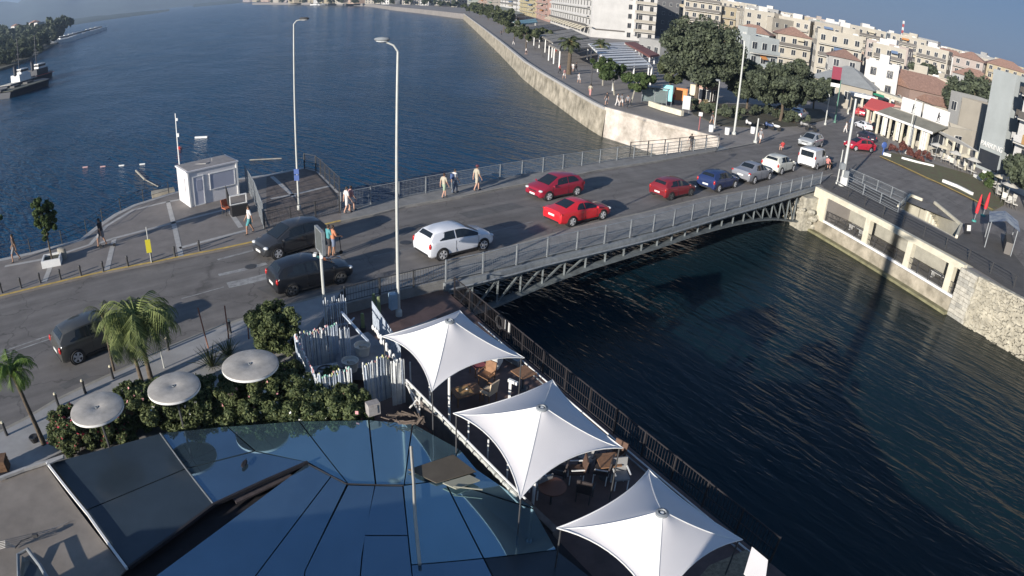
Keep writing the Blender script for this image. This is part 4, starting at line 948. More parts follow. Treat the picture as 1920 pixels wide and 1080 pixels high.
def palm(label, base, h, crown_r, nf=22, lean=(0, 0), m=L_ole, trunk_r=.14, name='palm_tree', droop=1.0, leaflet=.5, group=None, lw=.05):
    base = Vector(base); t = thing(name, label, 'palm tree', base, group=group); r_ = random.Random(int(abs(base.x * 71)))
    top = Vector((lean[0], lean[1], h)); mb = MB(); mb.tube([(0, 0, -.1), (lean[0] * .2, lean[1] * .2, h * .3), (lean[0] * .6, lean[1] * .6, h * .7), top], [trunk_r * 1.3, trunk_r, trunk_r * .9, trunk_r * .8], 9)
    part('trunk', mb, M_bark, t, local=True, smooth=True)
    mb = MB(); mb.ell(top + Vector((0, 0, -.05)), (trunk_r * 1.6, trunk_r * 1.6, trunk_r * 2.2), 8, 6); part('crownshaft', mb, mat('palm_shaft', (.16, .13, .06), .9), t, local=True, smooth=True)
    for f in range(nf):
        az = f * 2.399 + r_.uniform(-.2, .2); el = r_.uniform(-.1, 1.25); L = crown_r * r_.uniform(.85, 1.15)
        pts = []; 
        for i in range(9):
            s = i / 8; ang = el - s * s * (1.5 + .6 * r_.random() * .2) * droop - s * .2
            if i == 0: p = top.copy()
            else: p = pts[-1] + Vector((math.cos(az) * math.cos(ang), math.sin(az) * math.cos(ang), math.sin(ang))) * L / 8
            pts.append(p)
        mb = MB(); mb.tube(pts, .018, 4, r2=.005)
        side = Vector((-math.sin(az), math.cos(az), 0))
        for i in range(1, 20):
            s = i / 19; j = min(7, int(s * 8)); u = s * 8 - j; p = pts[j].lerp(pts[j + 1], u); d = (pts[j + 1] - pts[j]).normalized()
            ll = leaflet * crown_r * (math.sin(math.pi * (s * .85 + .1))) * r_.uniform(.6, 1.2)
            for sg in (-1, 1):
                e = p + side * sg * ll * .75 + d * ll * .45 + Vector((0, 0, -ll * .45 * droop)); w = d * lw * .5
                mb.add([p - w, p + w, e], [(0, 1, 2)])
        part('frond', mb, m, t, local=True)
    return t
def shrub(label, c, rx, ry, h, n, leaf, m=L_ole, k=14, name='shrub', flowers=0, fm=None, cat='shrub', group=None, seed=0, z0=0.0):
    rng = np.random.default_rng(seed + int(abs(c[0] * 131 + c[1] * 57))); c = Vector(c); t = thing(name, label, cat, c, group=group)
    cl = []
    for _ in range(k):
        a = rng.uniform(0, 6.28); rr_ = math.sqrt(rng.uniform(0, 1)) * .8; z = rng.uniform(.15, .85) * h * (1 - .35 * rr_ ** 2); cl.append((math.cos(a) * rx * rr_, math.sin(a) * ry * rr_, z0 + z, rng.uniform(.10, .24) * min(rx, ry, h)))
    cl = np.array(cl); q, nn = leaf_cloud(cl, n, leaf, rng=rng, aspect=2.4); part('foliage', None, None, t, me=cloud_mesh('foliage', q, nn, m))
    mb = MB()
    for i in range(7):
        e = Vector(cl[int(rng.integers(k))][:3]); mb.tube([(e.x * .15, e.y * .15, 0), (e.x * .6, e.y * .6, e.z * .6), e], [.03, .02, .008], 4, caps=False)
    part('stems', mb, M_bark, t, local=True)
    if flowers:
        cf = cl.copy(); cf[:, 3] *= 1.15; q, nn = leaf_cloud(cf, int(flowers * 4), leaf * 1.9, rng=rng, aspect=1.0)
        o = part('flowers', None, None, t, me=cloud_mesh('flowers', q, nn, fm)); o['kind'] = 'stuff'
    return t
# promenade and park trees
tree('tallest dark leafy tree beside the promenade pergola', at(1302, 198), 13.2, 7.4, 3.0, 26000, .30, L_dark, k=110, seed=1, limbs=9, ry=6)
tree('second tall dark tree standing at the bridge junction park', at(1462, 228), 9.2, 6.6, 2.0, 20000, .28, L_dark, k=90, seed=2, limbs=8, ry=6)
tree('dark tree filling the park corner behind the motorcycles', at(1400, 205), 7.5, 5.5, 1.2, 13000, .28, L_dark, k=70, seed=3)
tree('low dark tree at the right end of the junction park', at(1525, 205), 6.6, 4.5, 1.5, 6000, .36, L_dark, k=30, seed=4)
tree('dark tree behind the bus shelter', at(1255, 178), 6.5, 3.6, 1.6, 5000, .33, L_olive, k=26, seed=5)
tree('light green tree with white trunk left of the bus shelter', at(1182, 197), 4.8, 3.0, 1.8, 4200, .28, L_mid, M_bark2, k=22, seed=6, lean=(.6, 0))
tree('light green tree with leaning white trunk on the promenade', at(1152, 178), 5.0, 3.0, 1.9, 4200, .28, L_mid, M_bark2, k=22, seed=7, lean=(-.5, 0))
tree('grey green tree in the promenade paving near the palm', at(1130, 160), 4.8, 2.6, 1.7, 3600, .28, L_mid, M_bark2, k=20, seed=8)
tree('round dark tree in front of the hotel terraces', at(986, 92), 5.6, 3.6, 2.2, 3000, .5, L_olive, k=20, seed=9)
tree('spreading grey tree farther along the promenade', at(963, 78), 6, 5.0, 2.6, 3000, .6, L_olive, k=20, seed=10)
tree('far small promenade tree nearest the sea wall bend', at(944, 60), 6, 5.5, 2.5, 2600, .7, L_olive, k=18, seed=11)
tree('dark promenade tree between pergola and sunshade', at(1012, 85), 5.2, 4.0, 1.8, 3000, .5, L_olive, k=18, seed=12)
for i, (x, y) in enumerate([(900, 32), (916, 38), (880, 24), (893, 20), (934, 45), (925, 30), (950, 42), (908, 22)]):
    tree('tree in the dense far end of the seafront promenade', at(x, y), 6.5, 6.5, 1.5, 1500, 1.1, L_olive, k=16, seed=20 + i, limbs=3, name='promenade_tree', group='trees at the far end of the promenade')
palm('shaggy palm with thick trunk on the promenade', at(1066, 139), 5.6, 2.6, 26, m=L_olive, trunk_r=.38, leaflet=.3, lw=.3)
palm('short palm beside the white pergola post', at(1125, 122), 4.2, 2.4, 20, m=L_olive, trunk_r=.3, leaflet=.3, lw=.3, name='palm_tree')
tree('large dark tree behind the blank cream block', at(1812, 262), 13.0, 8.0, 3.0, 12000, .45, L_dark, k=50, seed=31, limbs=8, ry=6)
tree('dark round tree between gabled hall and pale flats', at(1718, 205), 12.0, 5.0, 4.0, 6000, .5, L_dark, k=30, seed=32)
tree('dark tree in shadow at the right edge behind the verge', at(1905, 330), 9, 4.5, 1.5, 7000, .35, L_dark, k=30, seed=33)
tree('dark tree hanging over the kiosk at the right edge', at(1925, 395), 7, 4.0, 1.2, 7000, .3, L_dark, k=28, seed=34)
shrub('red leaved bush on the tip of the verge', at(1690, 290), 2.4, 1.6, 2.2, 2600, .16, L_red, 16)
shrub('second red leaved bush before the shop pillars', at(1724, 302), 2.2, 1.4, 1.8, 2000, .16, L_red, 14)
shrub('green conical bush beside the parked suv', at(1682, 262), 1.3, 1.3, 3.0, 2000, .2, L_dark, 14)
shrub('low green bush under the balcony building', at(1852, 350), 2.0, 1.6, 2.0, 2200, .16, L_mid, 14)
for i, (x, y) in enumerate([(1395, 215), (1425, 215), (1455, 222), (1490, 232), (1365, 222), (1340, 215), (1316, 210)]):
    shrub('dark low bush in the park under the tall trees', at(x, y), 2.6, 1.8, 1.8, 1300, .24, L_dark, 12, name='park_bush', group='bushes under the park trees')
# grass patch in park
mb = MB(); q = P2([(1290, 196), (1400, 196), (1540, 206), (1560, 222), (1500, 236), (1430, 240), (1350, 236), (1300, 215)]); mb.prism([(p.x, p.y) for p in q], -.02, .1); struct('park_ground', mb, M_soil)
# headland wood
rng = np.random.default_rng(5)
for i, (x, y, h) in enumerate([(8, 84, 22), (24, 84, 20), (42, 80, 21), (60, 78, 20), (80, 76, 21), (104, 74, 26), (92, 76, 18), (-4, 104, 22), (18, 104, 18), (38, 102, 17), (56, 94, 17), (74, 88, 15), (6, 122, 16), (26, 116, 14), (48, 108, 12), (-20, 92, 22), (-25, 120, 18), (70, 82, 18)]):
    b = at(x, y, -2.6); s = b.length / 330
    tree('dark broad tree on the wooded headland across the bay', (b.x, b.y, -2.6), h * .42 * s, 11 * s, .5, 1300, 1.7 * s, L_dark, k=22, seed=50 + i, limbs=3, name='headland_tree', group='trees of the wooded headland')
for i, (x, y, w) in enumerate([(36, 76, 9), (56, 74, 8), (66, 76, 6), (22, 78, 7)]):
    a = at(x, y + 4, -2.6); b = at(x + w, y + 3.2, -2.6); building('white house showing between the headland trees', a, b, 8, 14 + (i % 2) * 1.5, 'white', 3, 2, 1, None, 'hip' if i % 2 else 'flat', name='headland_house', extras=False, group=None)
# far-shore trees
for i in range(16):
    x = 480 + i * 24 + rng.uniform(-8, 8); y = np.interp(x, [455, 640, 760, 845, 872], [4.8, 7.0, 9.0, 14, 16]) - .4; b = at(x, y)
    if b.length < 2500: tree('low tree between the houses on the far shore', b, 7, 7, 1, 500, 1.8, L_dark, k=10, seed=80 + i, limbs=2, name='far_shore_tree', group='trees along the far shore')
# ---- left bank: young tree in the plaza planter
tree('young slim tree growing in the white plaza planter', at(98, 487, .45), 4.0, .95, 1.1, 7000, .10, L_mid, k=60, seed=90, trunk_r=.05)
shrub('tip of a leafy branch at the left plaza edge', at(-10, 420), .8, .8, 1.6, 500, .09, L_mid, 8)
# palms on the café pavement
palm('feathery palm with twin trunks in front of the grey hatchback', at(285, 718), 2.5, 2.0, 60, lean=(-.12, .1), m=L_palm, leaflet=.34, trunk_r=.1, droop=1.15, lw=.075)
mb = MB(); b = at(320, 762, 0); 
palm('slim palm leaning left beside the feathery one', at(268, 722), 2.2, 1.2, 18, lean=(-.25, .1), m=L_palm, leaflet=.34, trunk_r=.08, droop=1.2, lw=.07)
palm('bright green palm with tall bare trunk at the left edge', at(85, 838), 2.9, 1.15, 34, lean=(-.6, .2), m=L_bright, leaflet=.3, trunk_r=.09, droop=1.2, lw=.05)
palm('pale fringed palm behind the left round canopy', at(215, 700), 2.6, 1.0, 14, lean=(.05, .1), m=L_olive, leaflet=.36, trunk_r=.05, droop=1.3, lw=.03)
# dense bush and grasses
b = at(520, 665); shrub('tall dense dark green bush beside the bamboo enclosure', b, 1.25, 1.15, 2.6, 16000, .065, L_ole, 120)
def spiky(label, c, h, n=60):
    mb = MB(); r_ = random.Random(int(abs(c[0] * 99))); c = Vector(c)
    for i in range(n):
        a = r_.uniform(0, 6.28); el = r_.uniform(.4, 1.4); L = h * r_.uniform(.7, 1.1); d = Vector((math.cos(a) * math.cos(el), math.sin(a) * math.cos(el), math.sin(el))); s = Vector((-math.sin(a), math.cos(a), 0)) * .018
        m_ = c + d * L * .55; e = c + d * L + Vector((0, 0, -L * .15)); mb.add([c - s, c + s, m_ + s, m_ - s, e], [(0, 1, 2, 3), (3, 2, 4)])
    return solo('spiky_plant', mb, L_olive, label, 'plant', c)
spiky('spiky grass tuft above the right round canopy', at(398, 690), 1.3, 90)
spiky('second spiky tuft leaning against the round canopy rim', at(430, 672), 1.2, 80)
spiky('dark spiky tuft between the two palm trunks', at(262, 770), 1.0, 70)
# oleander hedge
F_pink = mat('pink_petals', (.55, .25, .26), .7); F_white = mat('white_petals', (.7, .7, .66), .7); F_red = mat('crimson_petals', (.5, .06, .10), .7)
ole = [((150, 838), .9, 1.5, 'oleander with crimson blooms below the left round canopy', F_red, 90), ((215, 828), .9, 1.4, 'oleander at the slate roof edge, few crimson blooms', F_red, 60), ((262, 800), .8, 1.6, 'dark oleander between left and middle canopies', F_pink, 12), ((305, 800), .95, 1.75, 'oleander with one white bloom under the middle canopy', F_white, 10),
       ((360, 800), 1.0, 1.8, 'oleander with white blooms right of the middle canopy', F_white, 16), ((420, 795), 1.0, 1.8, 'oleander below the right canopy chairs', F_pink, 12), ((478, 800), 1.05, 1.9, 'bushy oleander with pink buds in mid hedge', F_pink, 22),
       ((540, 795), 1.1, 1.95, 'oleander with pale cream blooms in mid hedge', F_white, 30), ((600, 800), 1.0, 1.5, 'oleander at the foot of the bamboo enclosure', F_white, 14), ((655, 798), .8, 1.3, 'rightmost oleander of the hedge by the bamboo screen', F_pink, 12), ((552, 750), .8, 1.5, 'oleander pressed against the left bamboo screen', F_pink, 16), ((632, 762), .45, 1.5, 'thin oleander with pale dry blooms before the front bamboo screen', F_white, 50)]
for (x, y), r_, h, lb, fm, nf in ole:
    shrub(lb, at(x, y - 4, 0), r_ * 1.35, r_ * 1.1, h * rr.uniform(1.0, 1.25), 15000, .062, L_ole, 100, name='oleander', flowers=nf, fm=fm)
# ================================================================== CAFÉ ROOF
RZ = 0.75
M_blue = mat('glossy_blue_roofing', (0.19, 0.30, 0.40), 0.04, metal=.85, var=.08, vs=.5, world=True)
M_blue2 = mat('glossy_blue_roofing_pale', (0.27, 0.44, 0.54), 0.05, metal=.85, var=.08, vs=.5, world=True)
M_slate = mat('slate_roofing', (0.035, 0.05, 0.065), 0.22, var=.15, vs=.6, spec=.5, world=True)
M_tan = mat('tan_roof_screed', (0.24, 0.21, 0.18), .8, var=.2, vs=.8, world=True)
M_dark = mat('dark_recess', (0.018, 0.016, 0.02), .8, var=.3, vs=3)
cafe = thing('cafe_building', 'café with glossy dark blue fanned roof panels and a tan flat roof', 'café', at(600, 1000, 0))
def rpanel(px, z, m, dz=None, th=.05, name='roof_panel', zs=None):
    n = len(px); pts = [at(x, y, z + (0 if dz is None else dz[i])) for i, (x, y) in enumerate(px)]
    lo = [p - Vector((0, 0, th)) for p in pts]; mb = MB()
    a = sum(pts[i].x * pts[(i + 1) % n].y - pts[(i + 1) % n].x * pts[i].y for i in range(n))
    if a < 0: pts.reverse(); lo.reverse()
    mb.add(lo + pts, [tuple(reversed(range(n))), tuple(range(n, 2 * n))] + [(i, (i + 1) % n, (i + 1) % n + n, i + n) for i in range(n)])
    return part(name, mb, m, cafe)
# base body
body = P2([(40, 890), (300, 836), (560, 826), (770, 828), (900, 905), (1000, 975), (1120, 1100), (1180, 1250), (-200, 1250), (-200, 930)], 0.2)
mb = MB(); mb.prism([(p.x, p.y) for p in body], -.4, .40); part('wall', mb, M_dark, cafe)
rpanel([(0, 898), (86, 872), (236, 1068), (205, 1100), (130, 1250), (-260, 1250), (-200, 940)], .70, M_tan)
rpanel([(98, 868), (300, 813), (347, 878), (163, 955)], RZ, M_slate)
rpanel([(164, 957), (348, 880), (399, 945), (262, 1050), (242, 1064)], RZ, M_slate)
rpanel([(303, 812), (425, 800), (476, 845), (350, 877)], RZ, M_blue); rpanel([(351, 879), (478, 847), (573, 866), (402, 944)], RZ, M_blue)
rpanel([(428, 800), (560, 790), (650, 905), (578, 866), (480, 845)], RZ, M_blue2)
rpanel([(563, 790), (690, 788), (703, 908), (653, 906)], RZ, M_blue2)
rpanel([(693, 788), (772, 795), (757, 908), (706, 908)], RZ, M_blue2)
rpanel([(775, 795), (860, 842), (830, 900), (759, 908)], RZ, M_blue2)
rpanel([(862, 843), (893, 880), (1000, 952), (840, 900), (832, 898)], RZ, M_blue2)
# the fan: shallow folded surface
rpanel([(577, 869), (622, 890), (470, 1090), (440, 1250), (150, 1250), (290, 1082)], RZ + .03, M_blue, [0, 0, .05, .1, -.1, -.1])
rpanel([(624, 891), (650, 907), (571, 1070), (555, 1250), (442, 1250), (472, 1091)], RZ + .03, M_blue, [0, 0, .05, .1, .1, .05])
rpanel([(653, 910), (702, 911), (678, 1040), (660, 1250), (557, 1250), (573, 1070)], RZ + .03, M_blue, [0, 0, .02, .0, .06, .04])
rpanel([(704, 911), (754, 911), (764, 1003), (684, 1003)], RZ + .03, M_slate if 0 else M_blue)
rpanel([(684, 1005), (764, 1005), (772, 1080), (790, 1250), (662, 1250)], RZ + .03, M_blue)
rpanel([(757, 911), (832, 901), (905, 1046), (772, 1058)], RZ + .03, M_blue2, [0, 0, .0, 0])
rpanel([(772, 1060), (906, 1048), (1010, 1250), (792, 1250)], RZ + .03, M_blue)
rpanel([(835, 901), (1000, 955), (1042, 1030), (908, 1046)], RZ + .03, M_blue2)
rpanel([(909, 1048), (1043, 1032), (1110, 1085), (1170, 1250), (1012, 1250)], RZ + .03, M_slate)
def strip_px(name, px, z, w, h, m, parent=cafe, label=None):
    p = [at(x, y, z) for x, y in px]; mb = MB()
    for a, b in zip(p[:-1], p[1:]): mb.beam(a, b, w, h)
    return part(name, mb, m, parent)
strip_px('gutter', [(88, 868), (165, 965), (238, 1066)], .84, .07, .1, M_white)
strip_px('flashing', [(300, 812), (347, 877), (400, 945)], RZ + .03, .03, .03, M_steel)
strip_px('ridge_strip', [(402, 946), (490, 905), (577, 867)], RZ + .08, .08, .1, M_dark)
strip_px('ridge_strip', [(243, 1064), (320, 1008), (402, 946)], RZ + .08, .08, .1, M_dark)
strip_px('recess_plank', [(440, 940), (500, 912), (545, 890)], .62, .22, .06, mat('old_plank', (.07, .055, .055), .9, var=.3, vs=6))
strip_px('roof_seam', [(577, 869), (650, 907), (757, 910)], RZ + .05, .02, .03, M_dark)
rpanel([(86, 872), (92, 862), (118, 853), (118, 858)], .9, M_band, name='edge_stone')
strip_px('edge_trim', [(0, 897), (45, 880), (90, 866), (120, 856)], .8, .12, .1, M_band)
mb = MB(); mb.prism([(-16, -6), (1.4, -6), (1.4, 5.4), (-7.5, 5.4), (-16, 2.2)], .2, 3.5); part('upper_block', mb, M_tan, cafe)
# pipe over the panels
p = [at(771, 838, RZ + .15), at(776, 905, RZ + .15), at(778, 965, RZ + .15), at(787, 1058, RZ + .15)]
mb = MB(); mb.tube(p, .045, 8); solo('roof_pipe', mb, mat('cream_pipe', (.5, .46, .38), .6, var=.1, vs=3), 'long cream pipe lying down the blue roof panels', 'pipe', p[0], smooth=True)
# skylight, floodlight
q = [at(28, 1035, 1.14), at(60, 1032, 1.14), at(150, 1130, 1.14), at(60, 1200, 1.14)]
t = thing('roof_duct', 'bent grey duct at the lower left corner of the tan roof', 'duct', q[0])
mb = MB(); mb.tube([at(36, 1100, 0.84), at(34, 1040, 0.99), at(52, 1030, 1.04), at(75, 1060, 0.99), at(130, 1150, 0.94)], .06, 8); part('duct_pipe', mb, M_steel, t, smooth=True)
mb = MB(); mb.prism([(v.x, v.y) for v in [at(40, 1040, 0.84), at(70, 1060, 0.84), at(150, 1180, 0.84), at(30, 1180, 0.84)]], 0.71, .80); part('duct_cover', mb, M_slate, t)
f0 = at(66, 1004, 0.94); t = thing('floodlight', 'small dark floodlight on a bent arm over the tan roof', 'lamp', f0 - Vector((0, 0, .24)))
mb = MB(); mb.box(f0, (.16, .09, .12), .4); part('lamp_head', mb, M_dsteel, t); mb = MB(); mb.tube([at(28, 1028, 0.74), at(40, 1014, 0.89), f0], .02, 6); part('arm', mb, M_dsteel, t)
mb = MB(); mb.tube([f0, at(100, 990, 0.79), at(128, 978, 0.74)], .008, 4); part('cable', mb, M_band, t)
c0 = at(5, 1012, 0.76); mb = MB(); 
for k in range(5): mb.tube([at(-20, 1020 + k * 4, 0.76 + .02 * k), at(10, 1014 + k * 3, 1.12), at(30, 1026, 0.74)], .01, 4)
solo('cable_bundle', mb, M_band, 'pale loose cables entering the tan roof at the left edge', 'cable', c0)
# wooden box at left edge & rope line
mb = MB(); b = at(10, 890, .12); mb.box(b + Vector((-.3, .1, .25)), (.7, .5, .5), .5); 
for k in range(4): mb.box(b + Vector((-.3, .1, .08 + k * .14)), (.73, .53, .09), .5)
solo('wooden_crate', mb, mat('brown_wood', (.16, .09, .05), .8, var=.3, vs=6), 'brown slatted wooden crate at the left edge of the café pavement', 'crate', b)
# camera mast the webcam hangs on (its long shadow falls over the channel)
mb = MB(); mb.tube([(-2.1, .3, 0), (-2.1, .3, 18)], [.42, .34], 14); mb.beam((-2.1, .3, 13.3), (-.3, -.1, 13.45), .25, .2); solo('camera_mast', mb, M_steel, 'tall grey mast behind the viewpoint carrying the webcam', 'mast', (-2.1, .3, 0), smooth=True)

# ================================================================== TENTS
M_tent = mat('white_tent_fabric', (0.70, 0.68, 0.68), 0.75, var=.03, vs=.8, world=True)
def tent(label, cpx, apx, ztop_guess=4.2, zc=2.2):
    cs = [at(x, y, zc) for x, y in cpx]; cen = sum(cs, Vector()) / 4
    best = min((((at(*apx, z) - cen).to_2d().length, z) for z in np.arange(2.8, 5.0, .05)))[1]; best += .35; ap = at(*apx, best)
    t = thing('pole_tent', label, 'tent', (cen.x, cen.y, -.4), group='white peaked tents along the water')
    NR = 14; NS = 12; R0 = .13; mb = MB(); rings = []
    edge = []
    for i in range(4):
        a, b = cs[i], cs[(i + 1) % 4]; mid = (a + b) / 2; pull = (Vector((ap.x, ap.y, zc)) - mid) * .20; 
        for k in range(NS):
            s = k / NS; e = a.lerp(b, s) + pull * (4 * s * (1 - s)) ; e.z = zc + .26 * 4 * s * (1 - s); edge.append(e)
    n = len(edge)
    for j in range(NR + 1):
        s = j / NR
        for e in edge:
            d = Vector((e.x - ap.x, e.y - ap.y, 0)); d0 = d.normalized() * R0
            p = Vector((ap.x, ap.y, 0)) + d0.lerp(d, s); p.z = e.z + (ap.z - e.z) * (1 - s) ** 1.35
            mb.v.append(tuple(p))
    for j in range(NR):
        for i in range(n): mb.f.append((j * n + i, j * n + (i + 1) % n, (j + 1) * n + (i + 1) % n, (j + 1) * n + i)); mb.m.append(0)
    part('canopy', mb, M_tent, t, smooth=17)
    mb = MB(); mb.tube([mb_ for mb_ in edge] + [edge[0]], .018, 5, caps=False); part('edge_hem', mb, M_white, t, smooth=True)
    for i in range(4):
        mb = MB(); pl = []
        for j in range(NR + 1):
            e = edge[i * NS]; s = j / NR; d = Vector((e.x - ap.x, e.y - ap.y, 0)); q = Vector((ap.x, ap.y, 0)) + (d.normalized() * R0).lerp(d, s); q.z = e.z + (ap.z - e.z) * (1 - s) ** 1.35 + .004; pl.append(q)
        mb.tube(pl, .014, 5); part('seam', mb, M_white, t, smooth=True)
    mb = MB(); mb.lathe([(R0 + .02, -.03), (R0 + .03, .04), (R0 - .03, .06), (R0 - .05, .02)], (ap.x, ap.y, ap.z), 16, cap=False); part('ring', mb, M_steel, t, smooth=True)
    mb = MB(); mb.lathe([(.001, .05), (.05, .04), (.06, 0), (.05, -.05)], (ap.x, ap.y, ap.z), 10); part('finial', mb, M_white, t, smooth=True)
    mb = MB(); mb.tube([(ap.x, ap.y, -.4), (ap.x, ap.y, ap.z)], .045, 8); part('centre_pole', mb, M_white, t)
    for c in cs:
        d = (c - ap); d.z = 0; d.normalize(); f = c - d * .10; mb = MB(); mb.tube([(f.x, f.y, -.4), (f.x, f.y, zc - .03)], .022, 8); mb.tube([(f.x, f.y, zc - .05), tuple(c)], .012, 5); part('corner_pole', mb, M_dsteel, t)
    return t
tent('white peaked tent nearest the bridge, beside the bamboo screens', [(716, 631), (862, 582), (983, 671), (809, 735)], (843, 603))
tent('middle white peaked tent between the other two', [(850, 775), (1036, 712), (1168, 840), (975, 936)], (1016, 766))
tent('lowest white peaked tent, half shaded at the bottom edge', [(1044, 990), (1216, 880), (1392, 1012), (1232, 1150)], (1241, 963))
# parasol/awning corner at the bottom right
mb = MB(); q = [at(1395, 1075, 1.6), at(1410, 1025, 1.9), at(1440, 1050, 1.9), at(1432, 1110, 1.6)]; mb.add(q + [v - Vector((0, 0, .03)) for v in q], [(0, 1, 2, 3), (7, 6, 5, 4), (0, 4, 5, 1), (1, 5, 6, 2), (2, 6, 7, 3), (3, 7, 4, 0)])
solo('awning', mb, M_tent, 'small pale awning corner past the lowest tent at the bottom', 'awning', q[0])
mb = MB(); q = P2([(1250, 1150), (1330, 1060), (1400, 1030), (1420, 1045), (1400, 1100), (1330, 1250)], .9)
mb.prism([(v.x, v.y) for v in q], .8, .9); solo('reed_roof', mb, mat('reed_matting', (.24, .20, .14), .9, var=.4, vs=9, bump=1, bs=30), 'tan reed matting roof under the lowest tent edge', 'roof', q[0])

# ================================================================== ROUND CANOPIES
M_disc = mat('weathered_white_canopy', (0.40, 0.375, 0.34), .85, var=.28, vs=1.6, bump=.2, bs=8, detail=8)
def disc(label, c, rx, rzr=.95, stain=0):
    p = at(*c, 2.2); t = thing('round_canopy', label, 'parasol', (p.x, p.y, .12), group='round white canopies over the pavement tables'); z = 2.08
    mb = MB(); mb.lathe([(rx, 0), (rx * 1.005, .04), (rx * .98, .05), (rx * .5, .06), (.10, .07), (.06, .05), (.001, .05)], (0, 0, z), 48, cap=False); part('canopy', mb, M_disc, t, local=True, smooth=50)
    mb = MB(); mb.lathe([(rx * 1.01, -.05), (rx * 1.015, -.01), (rx * 1.01, .03)], (0, 0, z), 48, cap=False); part('rim', mb, M_white, t, local=True, smooth=50)
    mb = MB(); mb.lathe([(.06, .06), (.06, .085), (.035, .09), (.035, .07)], (0, 0, z), 16, cap=False); part('hub_ring', mb, M_steel, t, local=True)
    mb = MB(); mb.tube([(0, 0, 0), (0, 0, z)], .04, 8); part('pole', mb, M_dsteel, t, local=True)
    for k in range(8): mb = MB(); a = k * math.pi / 4; mb.tube([(0, 0, z + .06), (math.cos(a) * rx * .98, math.sin(a) * rx * .98, z - .01)], .012, 4); part('rib', mb, M_dsteel, t, local=True)
    return t
disc('leftmost round canopy, greyish with a dusty cross line', (182, 767), .92); disc('middle round canopy streaked by leaf shadows', (326, 727), .90); disc('rightmost and largest round canopy above the oleanders', (469, 685), .97)
M_wood = mat('teak_wood', (.24, .13, .07), .7, var=.25, vs=8); M_cush = mat('dark_cushion', (.05, .04, .04), .9)
def table_set(label, c, z=.12, r=.35, rz=0, n=3):
    p = at(*c, z); t = thing('cafe_table', label, 'table', p, rz); mb = MB(); mb.box((0, 0, .72), (.7, .7, .04)); part('tabletop', mb, M_wood, t, local=True)
    mb = MB(); mb.tube([(0, 0, 0), (0, 0, .7)], .035, 6); mb.lathe([(.22, 0), (.2, .03)], (0, 0, 0), 12); part('pedestal', mb, M_dsteel, t, local=True); return t
def chair(label, p, rz, seatm, framem, group=None):
    t = thing('cafe_chair', label, 'chair', p, rz, group=group)
    mb = MB(); mb.box((0, 0, .45), (.48, .48, .06)); part('seat', mb, seatm, t, local=True)
    mb = MB(); mb.box((0, .25, .72), (.48, .05, .48), rot=Euler((R(-10), 0, 0))); part('backrest', mb, seatm, t, local=True)
    for x in (-.21, .21):
        for y in (-.21, .21): mb = MB(); mb.beam((x, y, 0), (x, y, .43), .035, .035); part('leg', mb, framem, t, local=True)
        mb = MB(); mb.beam((x * 1.15, -.2, .62), (x * 1.15, .22, .64), .04, .03); part('armrest', mb, framem, t, local=True)
    return t
table_set('wooden table under the rightmost round canopy', (440, 735), rz=.4); chair('brown chair below the rightmost round canopy', at(430, 752, .12), .5, M_wood, M_dsteel); chair('chair with brown back right of the canopy table', at(475, 742, .12), 2.4, M_wood, M_dsteel)
table_set('wooden table between left and middle round canopies', (250, 800), rz=.5); chair('brown chair beside the slate roof corner', at(243, 790, .12), 1.2, M_wood, M_dsteel)

# ================================================================== BAMBOO SCREENS, TUBS, MACHINE
M_can = [mat('grey_blue_cane', (.46, .52, .60), .7, var=.25, vs=5), mat('pale_cane', (.60, .62, .62), .7, var=.2, vs=5), mat('dark_cane', (.24, .28, .34), .75, var=.3, vs=5)]
M_tip = [mat('tip_pink', (.6, .3, .3), .6), mat('tip_mint', (.25, .55, .42), .6), mat('tip_white', (.72, .72, .7), .6), mat('tip_yellow', (.55, .55, .25), .6)]
CM = {}
def screen(label, a, b, h, seed, pale=.35, tips=True, dens=.05, z=0.0, tipset=(0, 1, 2, 3)):
    r_ = random.Random(seed); a = Vector(a); b = Vector(b); d = b - a; L = d.length; n = int(L / (dens * .78)); t = thing('bamboo_screen', label, 'screen', (a.x, a.y, z))
    for i in range(n):
        p = a.lerp(b, (i + .5) / n); rad = r_.uniform(.016, .024); hh = h * r_.uniform(.93, 1.05); mi = 1 if r_.random() < pale else (2 if r_.random() < .3 else 0)
        key = (mi, i % 4)
        if key not in CM:
            mb = MB(); rad = [.025, .029, .032, .035][i % 4]; mb.tube([(0, 0, 0), (.01, 0, .5), (-.008, .006, 1.0)], rad, 6, r2=rad * .8); CM[key] = mesh_of('cane', mb, M_can[mi], smooth=True)
        o = part('cane', None, None, t, me=CM[key]); o.location = (p.x - a.x + r_.uniform(-.012, .012), p.y - a.y + r_.uniform(-.012, .012), 0); o.scale = (1, 1, hh); o.rotation_euler = (r_.uniform(-.02, .02), r_.uniform(-.02, .02), r_.uniform(0, 6))
        if tips and r_.random() < .75:
            k = 'tip%d' % r_.choice(tipset)
            if k not in CM: mb = MB(); mb.lathe([(.028, -.05), (.03, 0), (.02, .03)], (0, 0, 0), 6); CM[k] = mesh_of('cane_cap', mb, M_tip[int(k[3])])
            o2 = part('cane_cap', None, None, t, me=CM[k]); o2.location = (o.location.x, o.location.y, hh)
    for zz in (.35 * h, .78 * h): mb = MB(); mb.beam(a + Vector((0, 0, z + zz)) + Vector((-d.y, d.x, 0)).normalized() * .03, b + Vector((0, 0, z + zz)) + Vector((-d.y, d.x, 0)).normalized() * .03, .02, .05); part('batten', mb, M_can[0], t)
    return t
zt = 1.75
s1 = at(553, 629, zt); s2 = at(632, 608, zt); s3 = at(636, 619, zt); s4 = at(654, 614, zt); s5 = at(592, 706, zt); s6 = at(657, 690, zt); s7 = at(679, 683, zt); s8 = at(729, 666, zt); s9 = at(733, 681, zt); s10 = at(757, 675, zt)
